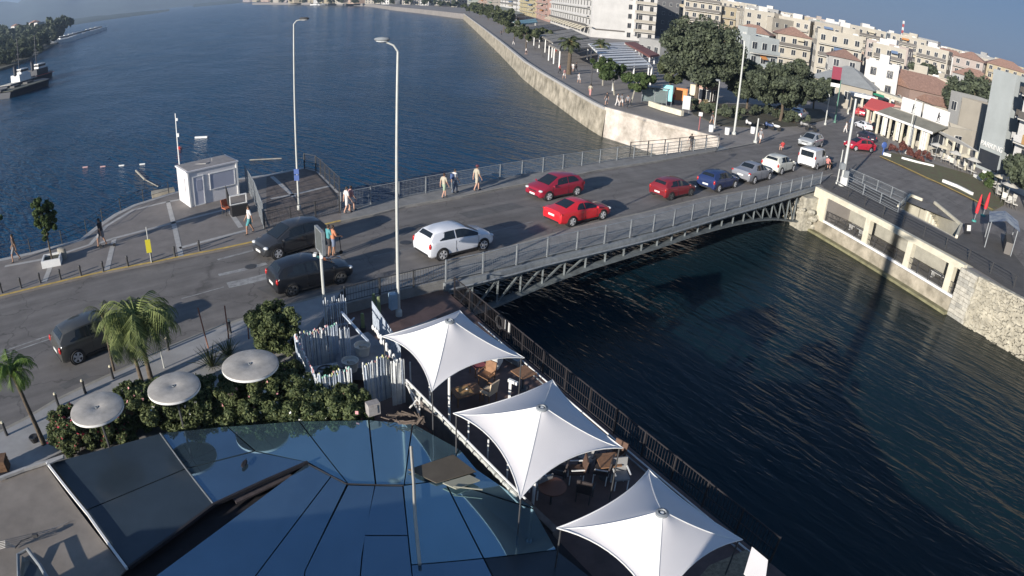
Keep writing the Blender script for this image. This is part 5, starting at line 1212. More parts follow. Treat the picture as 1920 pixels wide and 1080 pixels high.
for v in (s1, s2, s3, s4, s5, s6, s7, s8, s9, s10): v.z = 0
screen('back bamboo screen of the enclosure with coloured cane caps', s1, s2, zt, 1); screen('short bamboo screen stepping back behind the white tub', s3, s4, zt, 2, tips=False)
screen('left bamboo screen running beside the dense bush', s1, s5, zt, 3, tipset=(2, 2, 0)); screen('front left bamboo screen half hidden by oleander', s5, s6, zt, 4)
screen('front bamboo screen with mint and white caps beside the gap', s7, s8, zt, 5, pale=.45, tipset=(2, 2, 3, 0)); screen('palest bamboo screen next to the first tent', s9, s10, zt, 6, pale=.9, tipset=(2,))
# white knotted rope edging from enclosure along tent
r_ = random.Random(9); mb = MB()
for k in range(16):
    p = at(700 + k * 3.4, 612 + k * 5.2, 1.35); mb.ell(p + Vector((r_.uniform(-.05, .05), r_.uniform(-.05, .05), r_.uniform(-.05, .05))), (.07, .07, .12), 6, 5)
p = at(712, 640, 0); mb.beam(at(700, 612, 1.2), at(752, 695, 1.2), .05, .08)
solo('knotted_rope', mb, M_white, 'thick white knotted rope between bamboo screens and first tent', 'rope', at(712, 640, 1.35))
mb = MB(); 
for k in range(30): p = at(700, 612, 0).lerp(at(752, 693, 0), k / 29); mb.beam(p, p + Vector((0, 0, 1.2)), .03, .03)
solo('picket_fence', mb, M_can[0], 'grey picket panel under the white knotted rope', 'fence', at(700, 612, 0))
# plinth, tubs
mb = MB(); q = P2([(632, 690), (628, 640), (690, 622), (735, 660), (700, 690)], .5); mb.prism([(v.x, v.y) for v in q], -.03, .5); solo('plinth', mb, mat('plinth_render', (.20, .21, .23), .8, var=.2, vs=2), 'grey rendered plinth carrying the two white tubs', 'plinth', q[0])
def tub(label, c, r):
    p = at(*c, .95); t = thing('white_tub', label, 'tub', (p.x, p.y, .5))
    mb = MB(); mb.lathe([(r * .75, 0), (r * .95, .38), (r, .42), (r * .93, .42), (r * .86, .30), (.001, .26)], (0, 0, 0), 24); part('bowl', mb, mat('tub_plastic', (.55, .54, .50), .5, var=.12, vs=4), t, local=True, smooth=50)
    mb = MB(); mb.lathe([(r * .5, .27), (r * .4, .31), (.001, .32)], (r * .15, 0, 0), 14); mb.ell((-r * .3, r * .2, .3), (.05, .04, .04), 6, 4); part('contents', mb, mat('tub_grit', (.33, .30, .25), .9, var=.4, vs=9), t, local=True, smooth=True); return t
tub('upper white round tub on the plinth', (679, 645), .33); tub('lower white round tub against the front bamboo screen', (656, 674), .33)
b = at(605, 690, .0); b = (s1 + s2 + s5 + s6) / 4; t = thing('air_conditioner', 'grey outdoor cooling unit inside the bamboo enclosure', 'air conditioner', b, .5)
mb = MB(); mb.box((0, 0, .45), (1.0, .85, .9)); part('casing', mb, mat('unit_grey', (.28, .31, .33), .6, var=.1, vs=3), t, local=True)
mb = MB(); mb.lathe([(.34, .9), (.34, .94), (.30, .94), (.30, .91)], (0, 0, 0), 24, cap=False); part('fan_ring', mb, M_dsteel, t, local=True)
for k in range(5): mb = MB(); a = k * 1.2566; mb.box((math.cos(a) * .15, math.sin(a) * .15, .915), (.26, .09, .012), a); part('fan_blade', mb, M_dsteel, t, local=True)
# low grey structure (slatted panels) left of lamp: tall blue-grey slats
a = at(612, 640, 0); b = at(650, 650, 0)
u0 = at(616, 566, .9); 
t = thing('slatted_gate', 'tall blue grey slatted gate leaning beside the billboard post', 'gate', at(622, 640, 0))
g0 = at(612, 632, 0); g1 = at(652, 622, 0)
for i in range(11): p = g0.lerp(g1, i / 10); mb = MB(); mb.beam(p, p + Vector((0, 0, 1.7 + .12 * math.sin(i * 1.7))), .055, .03); part('slat', mb, M_can[i % 3], t)
for zz in (.4, 1.4): mb = MB(); mb.beam(g0 + Vector((0, .03, zz)), g1 + Vector((0, .03, zz)), .04, .06); part('crossbar', mb, M_can[0], t)
mb = MB(); mb.beam(at(640, 585, 1.2), at(690, 640, 1.2), .09, .07); mb.beam(at(664, 596, 1.1), at(655, 606, 1.1), .05, .05)
solo('handrail', mb, M_can[0], 'slanting blue grey handrail between slatted gate and cacti', 'handrail', at(665, 610, 1.15))
# cacti in pot
M_cac = mat('cactus_green', (.22, .27, .14), .7, var=.2, vs=5)
for (x, y, h, lb) in ((681, 622, .7, 'short column cactus left of the taller pair'), (703, 610, 1.35, 'taller column cactus by the balustrade'), (712, 612, 1.25, 'column cactus with a pale ridge next to the tallest one')):
    p = at(x, y, -.4); t = thing('cactus', lb, 'cactus', p); mb = MB(); n = 10; prof = []
    for z in np.linspace(0, h, 8): prof.append((.075 * (1 - .25 * (z / h) ** 6), z + .2))
    vs = []; 
    for r0, z in prof:
        for k in range(20): a = k * math.pi / 10; rr_ = r0 * (1.15 if k % 2 else .8); vs.append((rr_ * math.cos(a), rr_ * math.sin(a), z))
    mb.add(vs, [(i * 20 + k, i * 20 + (k + 1) % 20, (i + 1) * 20 + (k + 1) % 20, (i + 1) * 20 + k) for i in range(7) for k in range(20)] + [tuple(7 * 20 + k for k in range(20))]); part('stem', mb, M_cac, t, local=True)
    mb = MB(); mb.lathe([(.12, 0), (.16, .25), (.13, .25), (.12, .2), (.001, .2)], (0, 0, 0), 12); part('pot', mb, M_dsteel, t, local=True)
# menu board leaning by the tent
mb = MB(); a = at(735, 655, -.4); b = at(818, 625, -.4); a2 = at(722, 650, .2); mb.beam(a + Vector((0, 0, .35)), b + Vector((0, 0, .35)), .04, .7); 
t = thing('terrace_screen', 'grey woven windscreen panel behind the first tent', 'screen', a)
part('panel', mb, mat('grey_weave', (.10, .125, .13), .8, var=.3, vs=9), t); mb = MB(); mb.beam(a + Vector((0, 0, .72)), b + Vector((0, 0, .72)), .05, .04); part('top_rail', mb, M_steel, t)
# terrace wall towards roof + rolled canvas
w0 = at(762, 722, -.4); w1 = at(985, 958, -.4)
t = thing('terrace_wall', 'low wall with rolled canvas between blue roof and tents', 'wall', w0)
mb = MB(); mb.beam(at(757, 730, .0) , at(1040, 1015, .0), .22, .9); part('wall', mb, mat('grey_brown_render', (.16, .14, .13), .9, var=.3, vs=2), t)
for k in range(15):
    s = k / 15; a = at(768 + 205 * s, 722 + 212 * s, .75); b_ = at(768 + 205 * (s + .055), 722 + 212 * (s + .055), .72 + .06 * (k % 2)); mb = MB(); mb.tube([a, (a + b_) / 2 + Vector((0, 0, .04)), b_], .075, 7); part('canvas_roll', mb, mat('pale_canvas', (.42, .43, .40), .85, var=.3, vs=6), t, smooth=True)
mb = MB(); mb.tube([at(762, 712, .95), at(870, 820, .95), at(985, 935, .95)], .035, 6); part('white_rail', mb, M_white, t)
for k in range(6): p = at(770 + 36 * k, 720 + 37 * k, .0); mb = MB(); mb.beam(p, p + Vector((0, 0, .95)), .05, .05); part('rail_post', mb, M_white, t)
# white A-frame by the palest screen
mb = MB(); a, b_, c_ = at(757, 712, .8), at(785, 772, 0), at(778, 745, .0); mb.beam(at(760, 712, .9), at(785, 775, .05), .05, .05); mb.beam(at(786, 745, .9), at(787, 778, .05), .05, .05); mb.beam(at(762, 722, .8), at(787, 755, .6), .04, .04); mb.beam(at(768, 765, .3), at(788, 742, .7), .04, .04)
solo('folding_frame', mb, M_white, 'white folding frame beside the palest bamboo screen', 'frame', b_)
# rubbish: box and old canopy by the screens
b = at(700, 775, RZ + .05); mb = MB(); mb.box(b + Vector((0, 0, .22)), (.42, .28, .44), .6); mb.box(b + Vector((.02, -.13, .24)), (.3, .1, .3), .6); solo('cardboard_box', mb, mat('grey_carton', (.30, .28, .27), .9, var=.2, vs=5), 'open grey brown box on the roof below the bamboo screens', 'box', b)
mb = MB(); c = at(760, 790, RZ + .02)
for k in range(40):
    a0 = rr.uniform(0, 6.28); mb.tube([c + Vector((math.cos(a0) * .55 + rr.uniform(-.3, .3), math.sin(a0) * .22, .03 + rr.uniform(0, .1))), c + Vector((math.cos(a0 + .8) * .6, math.sin(a0 + .8) * .25, .1 + rr.uniform(0, .15)))], .02, 4)
solo('thatch_bundle', mb, mat('dry_thatch', (.13, .10, .08), .95, var=.4, vs=9), 'heap of dry brown thatch at the roof edge by the screens', 'thatch', c)
q = [(765, 880), (850, 852), (893, 884), (818, 905)]
mb = MB(); v = [at(x, y, RZ + .1) for x, y in q]; mb.add(v + [p - Vector((0, 0, .03)) for p in v], [(3, 2, 1, 0), (4, 5, 6, 7), (0, 1, 5, 4), (1, 2, 6, 5), (2, 3, 7, 6), (3, 0, 4, 7)]); mb.f[0] = tuple(reversed(mb.f[0])); solo('brown_board', mb, mat('olive_brown_board', (.10, .085, .065), .8, var=.15, vs=2), 'flat olive brown board lying on the roof by the terrace wall', 'board', v[0])
mb = MB(); v = [at(x, y, RZ + .16) for x, y in [(830, 905), (880, 890), (900, 900), (855, 916)]]; mb.add(v + [p - Vector((0, 0, .04)) for p in v], [(0, 1, 2, 3), (7, 6, 5, 4), (0, 4, 5, 1), (1, 5, 6, 2), (2, 6, 7, 3), (3, 7, 4, 0)]); mb.beam(at(850, 912, RZ + .2), at(905, 918, RZ + .2), .03, .03); solo('grey_panel', mb, mat('pale_olive_sheet', (.30, .30, .24), .8), 'small pale folded sheet next to the brown board', 'sheet', v[0])
mb = MB(); c = at(458, 870, RZ + .06)
for k in range(9): a0 = k * .7; mb.ell(c + Vector((math.cos(a0) * .04, math.sin(a0) * .11, .02)), (.05, .09, .02), 6, 4)
mb.tube([c, c + Vector((-.02, .25, .02))], .01, 4); solo('dry_leaf', mb, M_dark, 'single dark curled leaf lying on the blue roof', 'leaf', c)
# terrace furniture under tents
M_cream2 = mat('cream_canvas_seat', (.60, .47, .33), .8)
t = thing('lounge_table', 'wooden lounge table with inlay between first and second tent', 'table', at(875, 750, -.4), .55)
mb = MB(); mb.box((0, 0, .42), (1.1, .7, .05)); part('tabletop', mb, M_wood, t, local=True); mb = MB(); mb.box((-.1, 0, .452), (.5, .5, .012)); part('inlay', mb, mat('honey_wood', (.42, .25, .10), .6, var=.2, vs=8), t, local=True)
for x in (-.5, .5):
    for y in (-.3, .3): mb = MB(); mb.beam((x, y, 0), (x, y, .4), .05, .05); part('leg', mb, M_wood, t, local=True)
mb = MB(); mb.ell((0, 0, .48), (.05, .04, .02), 8, 4); part('ashtray', mb, M_white, t, local=True)
chair('cream canvas chair facing the lounge table', at(915, 752, -.4), -2.2, M_cream2, M_wood); chair('tan wooden chair behind the cream canvas one', at(912, 722, -.4), -.6, M_wood, M_wood); chair('red cushioned chair near the big white pot', at(895, 700, -.4), .6, mat('maroon_cushion', (.25, .07, .08), .9), M_wood)
p = at(925, 690, -.4); t = thing('white_planter', 'big round white planter at the edge of the first tent', 'planter', p)
mb = MB(); mb.lathe([(.22, 0), (.36, .35), (.38, .6), (.34, .62), (.33, .5), (.001, .5)], (0, 0, 0), 20); part('pot', mb, M_white, t, local=True, smooth=50); mb = MB(); mb.lathe([(.32, .5), (.001, .56)], (0, 0, 0), 14, cap=False); part('soil', mb, M_soil, t, local=True)
table_set('dark low table near the planter on the terrace', (980, 728), -.4, rz=.7)
mb = MB(); p = at(958, 680, -.4); mb.box(p + Vector((0, 0, .3)), (.95, .3, .06), -.75); mb.box(p + Vector((0, 0, .15)), (.85, .06, .28), -.75); solo('bench', mb, M_steel, 'grey slatted bench beside the white planter', 'bench', p)
mb = MB(); p = at(955, 746, -.4); mb.box(p + Vector((0, 0, .4)), (.1, .1, .8)); mb.box(p + Vector((.1, -.05, .75)), (.4, .1, .12), -.6); solo('white_stand', mb, M_white, 'small white stand at the edge of the middle tent', 'stand', p)
r_ = random.Random(5)
for i, (x, y) in enumerate([(1010, 930), (1045, 905), (1078, 905), (1100, 880), (1125, 905), (1150, 880), (1160, 915), (1095, 940)]):
    chair(['grey chair beside the round red table', 'grey chair at the near end of the middle table group', 'slim chair with pale frame', 'dark chair nearest the railing group', 'pale chair turned to the water', 'dark chair close to the railing', 'dark chair beyond the pale one', 'dark chair at the front of the second table'][i] + ' under the middle tent', at(x, y - 4, -.4), r_.uniform(0, 6), [mat('grey_seat', (.25, .25, .25), .8), M_cush, mat('brown_seat', (.12, .07, .05), .8)][i % 3], [M_white, M_dsteel][i % 2])
p = at(1032, 945, -.4); t = thing('round_table', 'round reddish table in the shade after the middle tent', 'table', p); mb = MB(); mb.lathe([(.42, .7), (.43, .74)], (0, 0, 0), 20); part('tabletop', mb, mat('red_brown_top', (.20, .09, .06), .6), t, local=True); mb = MB(); mb.tube([(0, 0, 0), (0, 0, .7)], .04, 6); part('pedestal', mb, M_dsteel, t, local=True)
table_set('square table with bottle near the railing after the middle tent', (1135, 895), -.4, rz=.2)
# pipes along terrace edge and life-belt boards
for z_, o_, lb in ((.05, .32, 'white guide tube running along the foot of the terrace railing'), (.0, .48, 'blue grey hose running beside the white guide tube')):
    pts = [T0 + TD * s - Vector((-TD.y, TD.x, 0)) * -0 + Vector((TD.y, -TD.x, 0)) * o_ for s in (3, 8, 13, 19)]; mb = MB(); mb.tube([p + Vector((0, 0, z_ + .1)) for p in pts], .03, 6); solo('guide_tube', mb, M_white if 'white' in lb[:6] else M_steel, lb, 'tube', pts[0])
def board(label, s, w):
    c = T0 + TD * s + Vector((0, 0, .75)); mb = MB(); mb.box(c - Vector((TD.y, -TD.x, 0)) * .06, (w, .03, .5), math.atan2(TD.y, TD.x)); return solo('notice_board', mb, M_white, label, 'board', c)
board('small white notice board on the railing beside the first tent', 4.55, .16); board('second slim white notice board on the railing by the first tent', 4.9, .14)
mb = MB(); c = T0 + TD * 4.1 + Vector((0, 0, .6)); c -= Vector((TD.y, -TD.x, 0)) * .1
for k in range(16): a = k * math.pi / 8; b_ = a + math.pi / 8; mb.beam(c + TD * .28 * math.cos(a) + Vector((0, 0, .28 * math.sin(a))), c + TD * .28 * math.cos(b_) + Vector((0, 0, .28 * math.sin(b_))), .07, .07)
solo('lifebuoy', mb, M_dsteel, 'dark ring buoy hung beside the small white notice boards', 'lifebuoy', c)
# stakes
for (x, y, tx, ty, lb) in ((392, 657, 371, 577, 'reddish stake left of the other, by the spiky tufts'), (430, 640, 421, 573, 'reddish stake standing beside the café pavement bollard'), (467, 640, 464, 600, 'short dark reddish stake touching the dense bush')):
    b = at(x, y, .0); zz = max(1.0, min(2.6, ht(tx, ty, b))); e = at(tx, ty, zz); mb = MB(); mb.tube([b, e], .03, 6); solo('wooden_stake', mb, mat('red_wood_stake', (.32, .15, .10), .8, var=.2, vs=5), lb, 'stake', b)
# ================================================================== VEHICLES
M_tyre = mat('tyre_rubber', (.02, .02, .02), .9); M_rim = mat('alloy_rim', (.62, .62, .63), .4, .2); M_rimd = mat('dark_rim', (.10, .10, .10), .5)
M_cgl = mat('car_glass', (.015, .02, .025), .06, spec=.7); M_head = mat('headlight_lens', (.65, .67, .68), .15); M_tail = mat('tail_light', (.45, .02, .02), .25); M_plate = mat('number_plate', (.70, .70, .68), .6)
M_trim = mat('black_trim', (.02, .02, .022), .6)
def paint(n, c, metal=.0): return mat('paint_' + n, c, .28, metal, spec=.5, coat=.6)
# station: x, half width, bottom, shoulder, top, half width at top
PROF = {
 'hatch': (3.95, 2.49, [(-1.97, .74, .36, .66, .72, .66), (-1.93, .83, .26, .84, .93, .70), (-1.82, .86, .20, .99, 1.10, .68), (-1.55, .865, .19, 1.0, 1.37, .56), (-.9, .865, .18, .97, 1.46, .58), (-.15, .865, .18, .94, 1.47, .59), (.25, .865, .18, .92, 1.41, .57), (1.18, .855, .18, .88, .95, .68), (1.55, .84, .19, .82, .89, .66), (1.84, .80, .22, .70, .78, .58), (1.97, .70, .30, .52, .58, .5)], (-1.82, -1.55, -1.38, .25, 1.18)),
 'coupe': (4.35, 2.53, [(-2.17, .72, .36, .70, .75, .62), (-2.10, .82, .26, .88, .94, .68), (-1.80, .86, .20, .93, .99, .66), (-1.45, .87, .19, .92, 1.06, .62), (-.75, .87, .18, .90, 1.29, .54), (-.25, .87, .18, .88, 1.32, .55), (.15, .87, .18, .87, 1.28, .54), (.98, .87, .18, .85, .93, .66), (1.5, .85, .19, .78, .86, .66), (1.95, .80, .22, .64, .72, .56), (2.16, .64, .32, .50, .54, .46)], (-1.55, -.75, -.85, .15, .98)),
 'sedan': (4.30, 2.58, [(-2.15, .74, .36, .74, .78, .66), (-2.08, .82, .26, .92, .98, .70), (-1.85, .85, .20, .96, 1.03, .68), (-1.35, .86, .19, .95, 1.08, .64), (-.85, .86, .18, .94, 1.36, .57), (-.20, .86, .18, .92, 1.42, .58), (.25, .86, .18, .90, 1.38, .57), (.95, .86, .18, .88, .96, .66), (1.5, .84, .19, .80, .88, .66), (1.95, .78, .22, .66, .74, .56), (2.14, .64, .32, .52, .56, .46)], (-1.35, -.85, -.95, .25, .95)),
 'van': (4.2, 2.7, [(-2.10, .82, .34, .95, 1.70, .72), (-2.06, .87, .26, 1.05, 1.78, .76), (-1.2, .88, .2, 1.05, 1.82, .77), (-.2, .88, .2, 1.05, 1.82, .77), (.35, .88, .2, 1.05, 1.76, .72), (1.05, .87, .2, 1.02, 1.12, .72), (1.6, .85, .2, .88, .98, .70), (1.95, .78, .24, .68, .76, .6), (2.08, .66, .34, .52, .56, .5)], (-2.2, -2.2, -.35, .35, 1.05)),
 'suv': (4.4, 2.65, [(-2.18, .78, .40, .85, .90, .70), (-2.12, .88, .30, 1.02, 1.14, .74), (-1.95, .90, .26, 1.08, 1.40, .68), (-1.6, .90, .25, 1.08, 1.62, .66), (-.6, .90, .24, 1.06, 1.68, .67), (.2, .90, .24, 1.04, 1.62, .66), (.85, .90, .24, 1.0, 1.10, .72), (1.5, .88, .25, .95, 1.02, .72), (1.98, .82, .28, .80, .86, .62), (2.17, .68, .36, .60, .66, .5)], (-1.95, -1.6, -1.4, .2, .85)),
}
WHEEL = {}
def car(label, kind, col, rear, front, near='right', rim=None, cat='car', name='parked_car', lights=True, driver=False, group=None, z=0.0, metal=0.0, rear_glass=True, roofm=None):
    L, wb, st, gl = PROF[kind]; A = at(*rear, z); B = at(*front, z); d = (B - A); ln = d.length; s = min(1.12, max(.9, ln / wb)); d.normalize()
    side = Vector((-d.y, d.x, 0)) if near == 'right' else Vector((d.y, -d.x, 0)); cen = (A + B) / 2 + side * .75 * s
    t = thing(name, label, cat, cen, math.atan2(d.y, d.x), group=group); t.scale = (s, s, s)
    xs = [q[0] for q in st]
    def sec(x):
        v = [float(np.interp(x, xs, [q[i] for q in st])) for i in range(1, 6)]; w, zb, zs, zt, wt = v
        return [(0, zb), (w * .86, zb), (w * .97, zb + .10), (w, (zb + zs) * .5), (w * .985, zs - .06), (w * .955, zs), (wt + .01, zt - .045), (wt * .82, zt - .005), (0, zt + .015)]
    X_ = sorted(set(xs + [xs[0] + .02, (xs[5] + xs[4]) / 2, (xs[-3] + xs[-2]) / 2])); mb = MB(); ring = []
    for x in X_:
        h = sec(x); full = [(x, -y, z_) for y, z_ in h] + [(x, y, z_) for y, z_ in reversed(h[1:-1])]; ring.append(len(full)); mb.v += full
    n = ring[0]
    for i in range(len(X_) - 1):
        for k in range(n): mb.f.append((i * n + k, i * n + (k + 1) % n, (i + 1) * n + (k + 1) % n, (i + 1) * n + k)); mb.m.append(0)
    mb.f.append(tuple(range(n))); mb.m.append(0); mb.f.append(tuple((len(X_) - 1) * n + k for k in reversed(range(n)))); mb.m.append(0)
    pm = paint(*col) if len(col) == 2 else paint(col[0], col[1], col[2])
    me = mesh_of('body', mb, pm, smooth=32); bm = bmesh.new(); bm.from_mesh(me); bmesh.ops.recalc_face_normals(bm, faces=bm.faces); bm.to_mesh(me); bm.free()
    body = part('body', None, None, t, me=me)
    def pt(x, f, sg, o=.012):           # point on the flank between shoulder and roof edge
        h = sec(x); a = Vector((x, h[5][0], h[5][1])); b = Vector((x, h[6][0], h[6][1])); p = a.lerp(b, f); p.y += o; p.z += o * .3; p.y *= sg; return p
    def top(x, f, o=.012):
        h = sec(x); w = h[7][0] * 1.08; return Vector((x, w * f, h[8][1] - abs(f) ** 2 * (h[8][1] - h[7][1]) + o))
    xr0, xr1, xs0, xw1, xw0 = gl
    if rear_glass and xr0 > -2.15:
        mb = MB(); N = 5
        for i in range(N):
            for k in range(4):
                xa = xr0 + .05 + (xr1 - xr0 - .08) * i / N; xb = xr0 + .05 + (xr1 - xr0 - .08) * (i + 1) / N; f0 = -.92 + 1.84 * k / 4; f1 = -.92 + 1.84 * (k + 1) / 4
                mb.add([top(xa, f0), top(xa, f1), top(xb, f1), top(xb, f0)], [(0, 3, 2, 1)])
        part('rear_window', mb, M_cgl, t, local=True, smooth=True)
    if kind == 'van':
        mb = MB(); mb.box((-2.115, 0, 1.38), (.02, 1.25, .5)); part('rear_window', mb, M_cgl, t, local=True)
        mb = MB(); mb.box((-2.12, 0, 1.0), (.02, .02, 1.3)); part('door_gap', mb, M_trim, t, local=True)
    mb = MB(); N = 6
    for i in range(N):
        for k in range(4):
            xa = xw1 + .03 + (xw0 - xw1 - .09) * i / N; xb = xw1 + .03 + (xw0 - xw1 - .09) * (i + 1) / N; f0 = -.98 + 1.96 * k / 4; f1 = -.98 + 1.96 * (k + 1) / 4
            mb.add([top(xa, f0), top(xa, f1), top(xb, f1), top(xb, f0)], [(0, 3, 2, 1)])
    part('windscreen', mb, M_cgl, t, local=True, smooth=True)
    for sg in (-1, 1):
        mid = (xs0 + xw1) / 2 + .12
        for (xa, xb) in ((xs0, mid - .035), (mid + .035, xw0 - .22)):
            if xb - xa < .2: continue
            mb = MB(); N = 5
            for i in range(N):
                x0 = xa + (xb - xa) * i / N; x1 = xa + (xb - xa) * (i + 1) / N
                def tp(x):
                    f = .9
                    if x < xs0 + .28: f = .9 * (.35 + .65 * (x - xs0) / .28) if kind in ('hatch', 'coupe', 'suv', 'sedan') else .9
                    return f
                q = [pt(x0, .08, sg), pt(x1, .08, sg), pt(x1, tp(x1), sg), pt(x0, tp(x0), sg)]; mb.add(q, [(0, 1, 2, 3) if sg > 0 else (3, 2, 1, 0)])
            part('side_window', mb, M_cgl, t, local=True, smooth=True)
        # wheel arch, wheels
        for xx in (-wb / 2, wb / 2):
            w = sec(xx)[3][0]; mb = MB(); vs = []; ra = .37
            prof = [(0, 0), (ra, 0)]
            for k in range(20): a = math.pi * 2 * k / 20; vs.append((xx + ra * math.cos(a), sg * (w + .004), .31 + ra * math.sin(a)))
            for k in range(20): a = math.pi * 2 * k / 20; vs.append((xx + ra * math.cos(a), sg * (w - .25), .31 + ra * math.sin(a)))
            mb.add(vs, [tuple(range(20)) if sg < 0 else tuple(reversed(range(20)))] + [(k, (k + 1) % 20, 20 + (k + 1) % 20, 20 + k) for k in range(20)]); part('wheel_arch', mb, M_trim, t, local=True)
            if 'wheel' not in WHEEL:
                mb = MB(); sgm = 22
                def ringv(r, y): return [(r * math.cos(2 * math.pi * k / sgm), y, r * math.sin(2 * math.pi * k / sgm)) for k in range(sgm)]
                pr = [(.22, -.09), (.29, -.10), (.31, -.06), (.31, .06), (.29, .10), (.22, .09)]
                for r_, y in pr: mb.v += ringv(r_, y)
                for i in range(5):
                    for k in range(sgm): mb.f.append((i * sgm + k, i * sgm + (k + 1) % sgm, (i + 1) * sgm + (k + 1) % sgm, (i + 1) * sgm + k)); mb.m.append(0)
                WHEEL['wheel'] = mesh_of('tyre', mb, M_tyre, smooth=True)
                for nm, m1, m2 in (('rim', M_rim, M_rimd), ('rimd', M_rimd, M_tyre)):
                    mb = MB(); mb.v += ringv(.225, .05); mb.v += ringv(.225, -.05); mb.f.append(tuple(range(sgm))); mb.m.append(1); mb.f.append(tuple(reversed(range(sgm, 2 * sgm)))); mb.m.append(1)
                    for k in range(5):
                        a = k * 1.2566
                        for y in (.082, -.082): mb.box((math.cos(a) * .12, y, math.sin(a) * .12), (.21, .03, .085), mi=0, rot=Euler((0, -a, 0)))
                    for y in (.092, -.092): mb.add([(p[0], y, p[2]) for p in ringv(.225, 0)] + [(p[0], y, p[2]) for p in ringv(.20, 0)], [(k, (k + 1) % sgm, sgm + (k + 1) % sgm, sgm + k) for k in range(sgm)], 0)
                    WHEEL[nm] = mesh_of('rim', mb, [m1, m2])
            o = part('wheel', None, None, t, me=WHEEL['wheel']); o.location = (xx, sg * (w - .06), .31)
            o2 = part('rim', None, None, o, me=WHEEL['rimd' if rim == 'dark' else 'rim'])
        # lights and mirror
        xf = xs[-2] - .03; h = sec(xf); mb = MB(); mb.ell((xf + .02, sg * (h[5][0] - .10), h[5][1] - .03), (.14, .17, .075), 10, 6); part('headlight', mb, M_head, t, local=True, smooth=True)
        xb_ = xs[1] + .01; h = sec(xb_); mb = MB(); hz = .16 if kind in ('hatch', 'van', 'suv') else .07; mb.ell((xb_ + .0, sg * (h[3][0] - .07), (h[5][1] - .05 if kind != 'van' else 1.15)), (.07, .12 if hz < .1 else .085, hz), 10, 6); part('tail_light', mb, M_tail, t, local=True, smooth=True)
        xm = xw0 - .28; h = sec(xm); mb = MB(); mb.ell((xm, sg * (h[5][0] + .10), h[5][1] + .05), (.06, .10, .07), 8, 5); part('wing_mirror', mb, pm, t, local=True, smooth=True)
        mb = MB(); mb.box((0, sg * (sec(0)[3][0] - .012), .22), (wb - .82, .03, .08)); part('sill', mb, M_trim, t, local=True)
        mb = MB(); xd = (xs0 + xw1) / 2 + .12; hh = sec(xd); mb.beam((xd, sg * (hh[3][0] + .001), .30), (xd, sg * (hh[4][0] + .006), hh[4][1]), .012, .012); mb.beam((xw0 - .25, sg * (hh[3][0] + .001), .35), (xw0 - .25, sg * (hh[4][0] + .004), hh[4][1] - .02), .012, .012); part('door_gap', mb, M_trim, t, local=True)
        mb = MB(); mb.box((xd + .16, sg * (hh[3][0] + .008), hh[4][1] - .06), (.16, .025, .03)); part('door_handle', mb, pm, t, local=True)
    mb = MB(); mb.box((xs[0] - .008, 0, .56 if kind in ('hatch', 'van') else .66), (.02, .50, .12)); part('number_plate', mb, M_plate, t, local=True)
    mb = MB(); mb.box((xs[-1] + .008, 0, .42), (.02, .50, .12)); part('number_plate', mb, M_plate, t, local=True)
    mb = MB(); mb.box((xs[-2] + .10, 0, .60), (.05, .7, .10)); part('grille', mb, M_trim, t, local=True)
    mb = MB(); mb.box((xs[0] + .02, 0, .33), (.06, 1.25, .10)); mb.box((xs[-1] - .03, 0, .30), (.08, 1.15, .10)); part('lower_bumper', mb, M_trim, t, local=True)
    return t
car('dark olive grey hatchback with pink wheel caps behind the palm fronds', 'hatch', ('olive_grey', (.06, .06, .055)), (148, 680), (243, 641), name='moving_car')
car('charcoal hatchback driving left past the landing deck', 'hatch', ('charcoal', (.032, .033, .036)), (597, 462), (521, 485), 'left', name='moving_car')
car('black hatchback waiting in front of the charcoal one', 'hatch', ('black', (.012, .013, .016)), (548, 554), (638, 531), rim='dark', name='moving_car')
car('white hatchback with dark rear window on the bridge', 'hatch', ('white', (.72, .74, .78)), (828, 487), (904, 468), name='moving_car')
car('crimson compact car coming towards the left bank', 'hatch', ('crimson', (.28, .015, .035)), (1079, 366), (1027, 376), 'left', name='moving_car')
car('bright red coupe with silver spoked wheels', 'coupe', ('bright_red', (.62, .02, .03)), (1070, 424), (1127, 411), name='moving_car')
car('dark red hatchback at the tail of the bridge queue', 'hatch', ('dark_red', (.20, .018, .025)), (1256, 375), (1293, 367), name='moving_car', rim='dark')
car('navy blue hatchback behind the silver saloon', 'hatch', ('navy', (.02, .035, .11)), (1345, 360), (1375, 352), name='moving_car')
car('silver saloon in the bridge queue', 'sedan', ('silver', (.30, .31, .34), .3), (1411, 345), (1440, 337), name='moving_car')
car('small whitish car between silver saloon and white van', 'hatch', ('cream', (.62, .62, .55)), (1461, 328), (1486, 321), name='moving_car')
car('white panel van near the far end of the bridge', 'van', ('van_white', (.70, .70, .70)), (1524, 320), (1552, 311), name='delivery_van', cat='van')
car('pale silver car coming onto the bridge from the town', 'hatch', ('pale_silver', (.42, .44, .45), .2), (1540, 275), (1521, 280), 'left', name='moving_car')
car('red car turning at the far junction', 'hatch', ('red', (.42, .02, .04)), (1632, 286), (1603, 283), 'left', name='moving_car')
car('white and dark car just behind the red turning one', 'hatch', ('dark_blue_black', (.03, .03, .05)), (1622, 264), (1610, 258), 'left', name='moving_car')
car('white car waiting by the terracotta shop', 'hatch', ('white', (.72, .74, .78)), (1618, 244), (1605, 238), 'left', name='moving_car')
car('black suv parked in front of the shop pillars', 'suv', ('black', (.012, .013, .016)), (1638, 246), (1657, 253), 'right', name='parked_car')
car('small red car deep in the street by the filling station', 'hatch', ('red', (.42, .02, .04)), (1617, 222), (1627, 216), 'right', name='parked_car')
car('grey car parked beside the blank cream block', 'hatch', ('pale_silver', (.42, .44, .45), .2), (1779, 266), (1795, 271), 'right', name='parked_car')
car('white car half hidden past the junction trees', 'hatch', ('white', (.72, .74, .78)), (1498, 226), (1516, 221), 'right', name='parked_car')

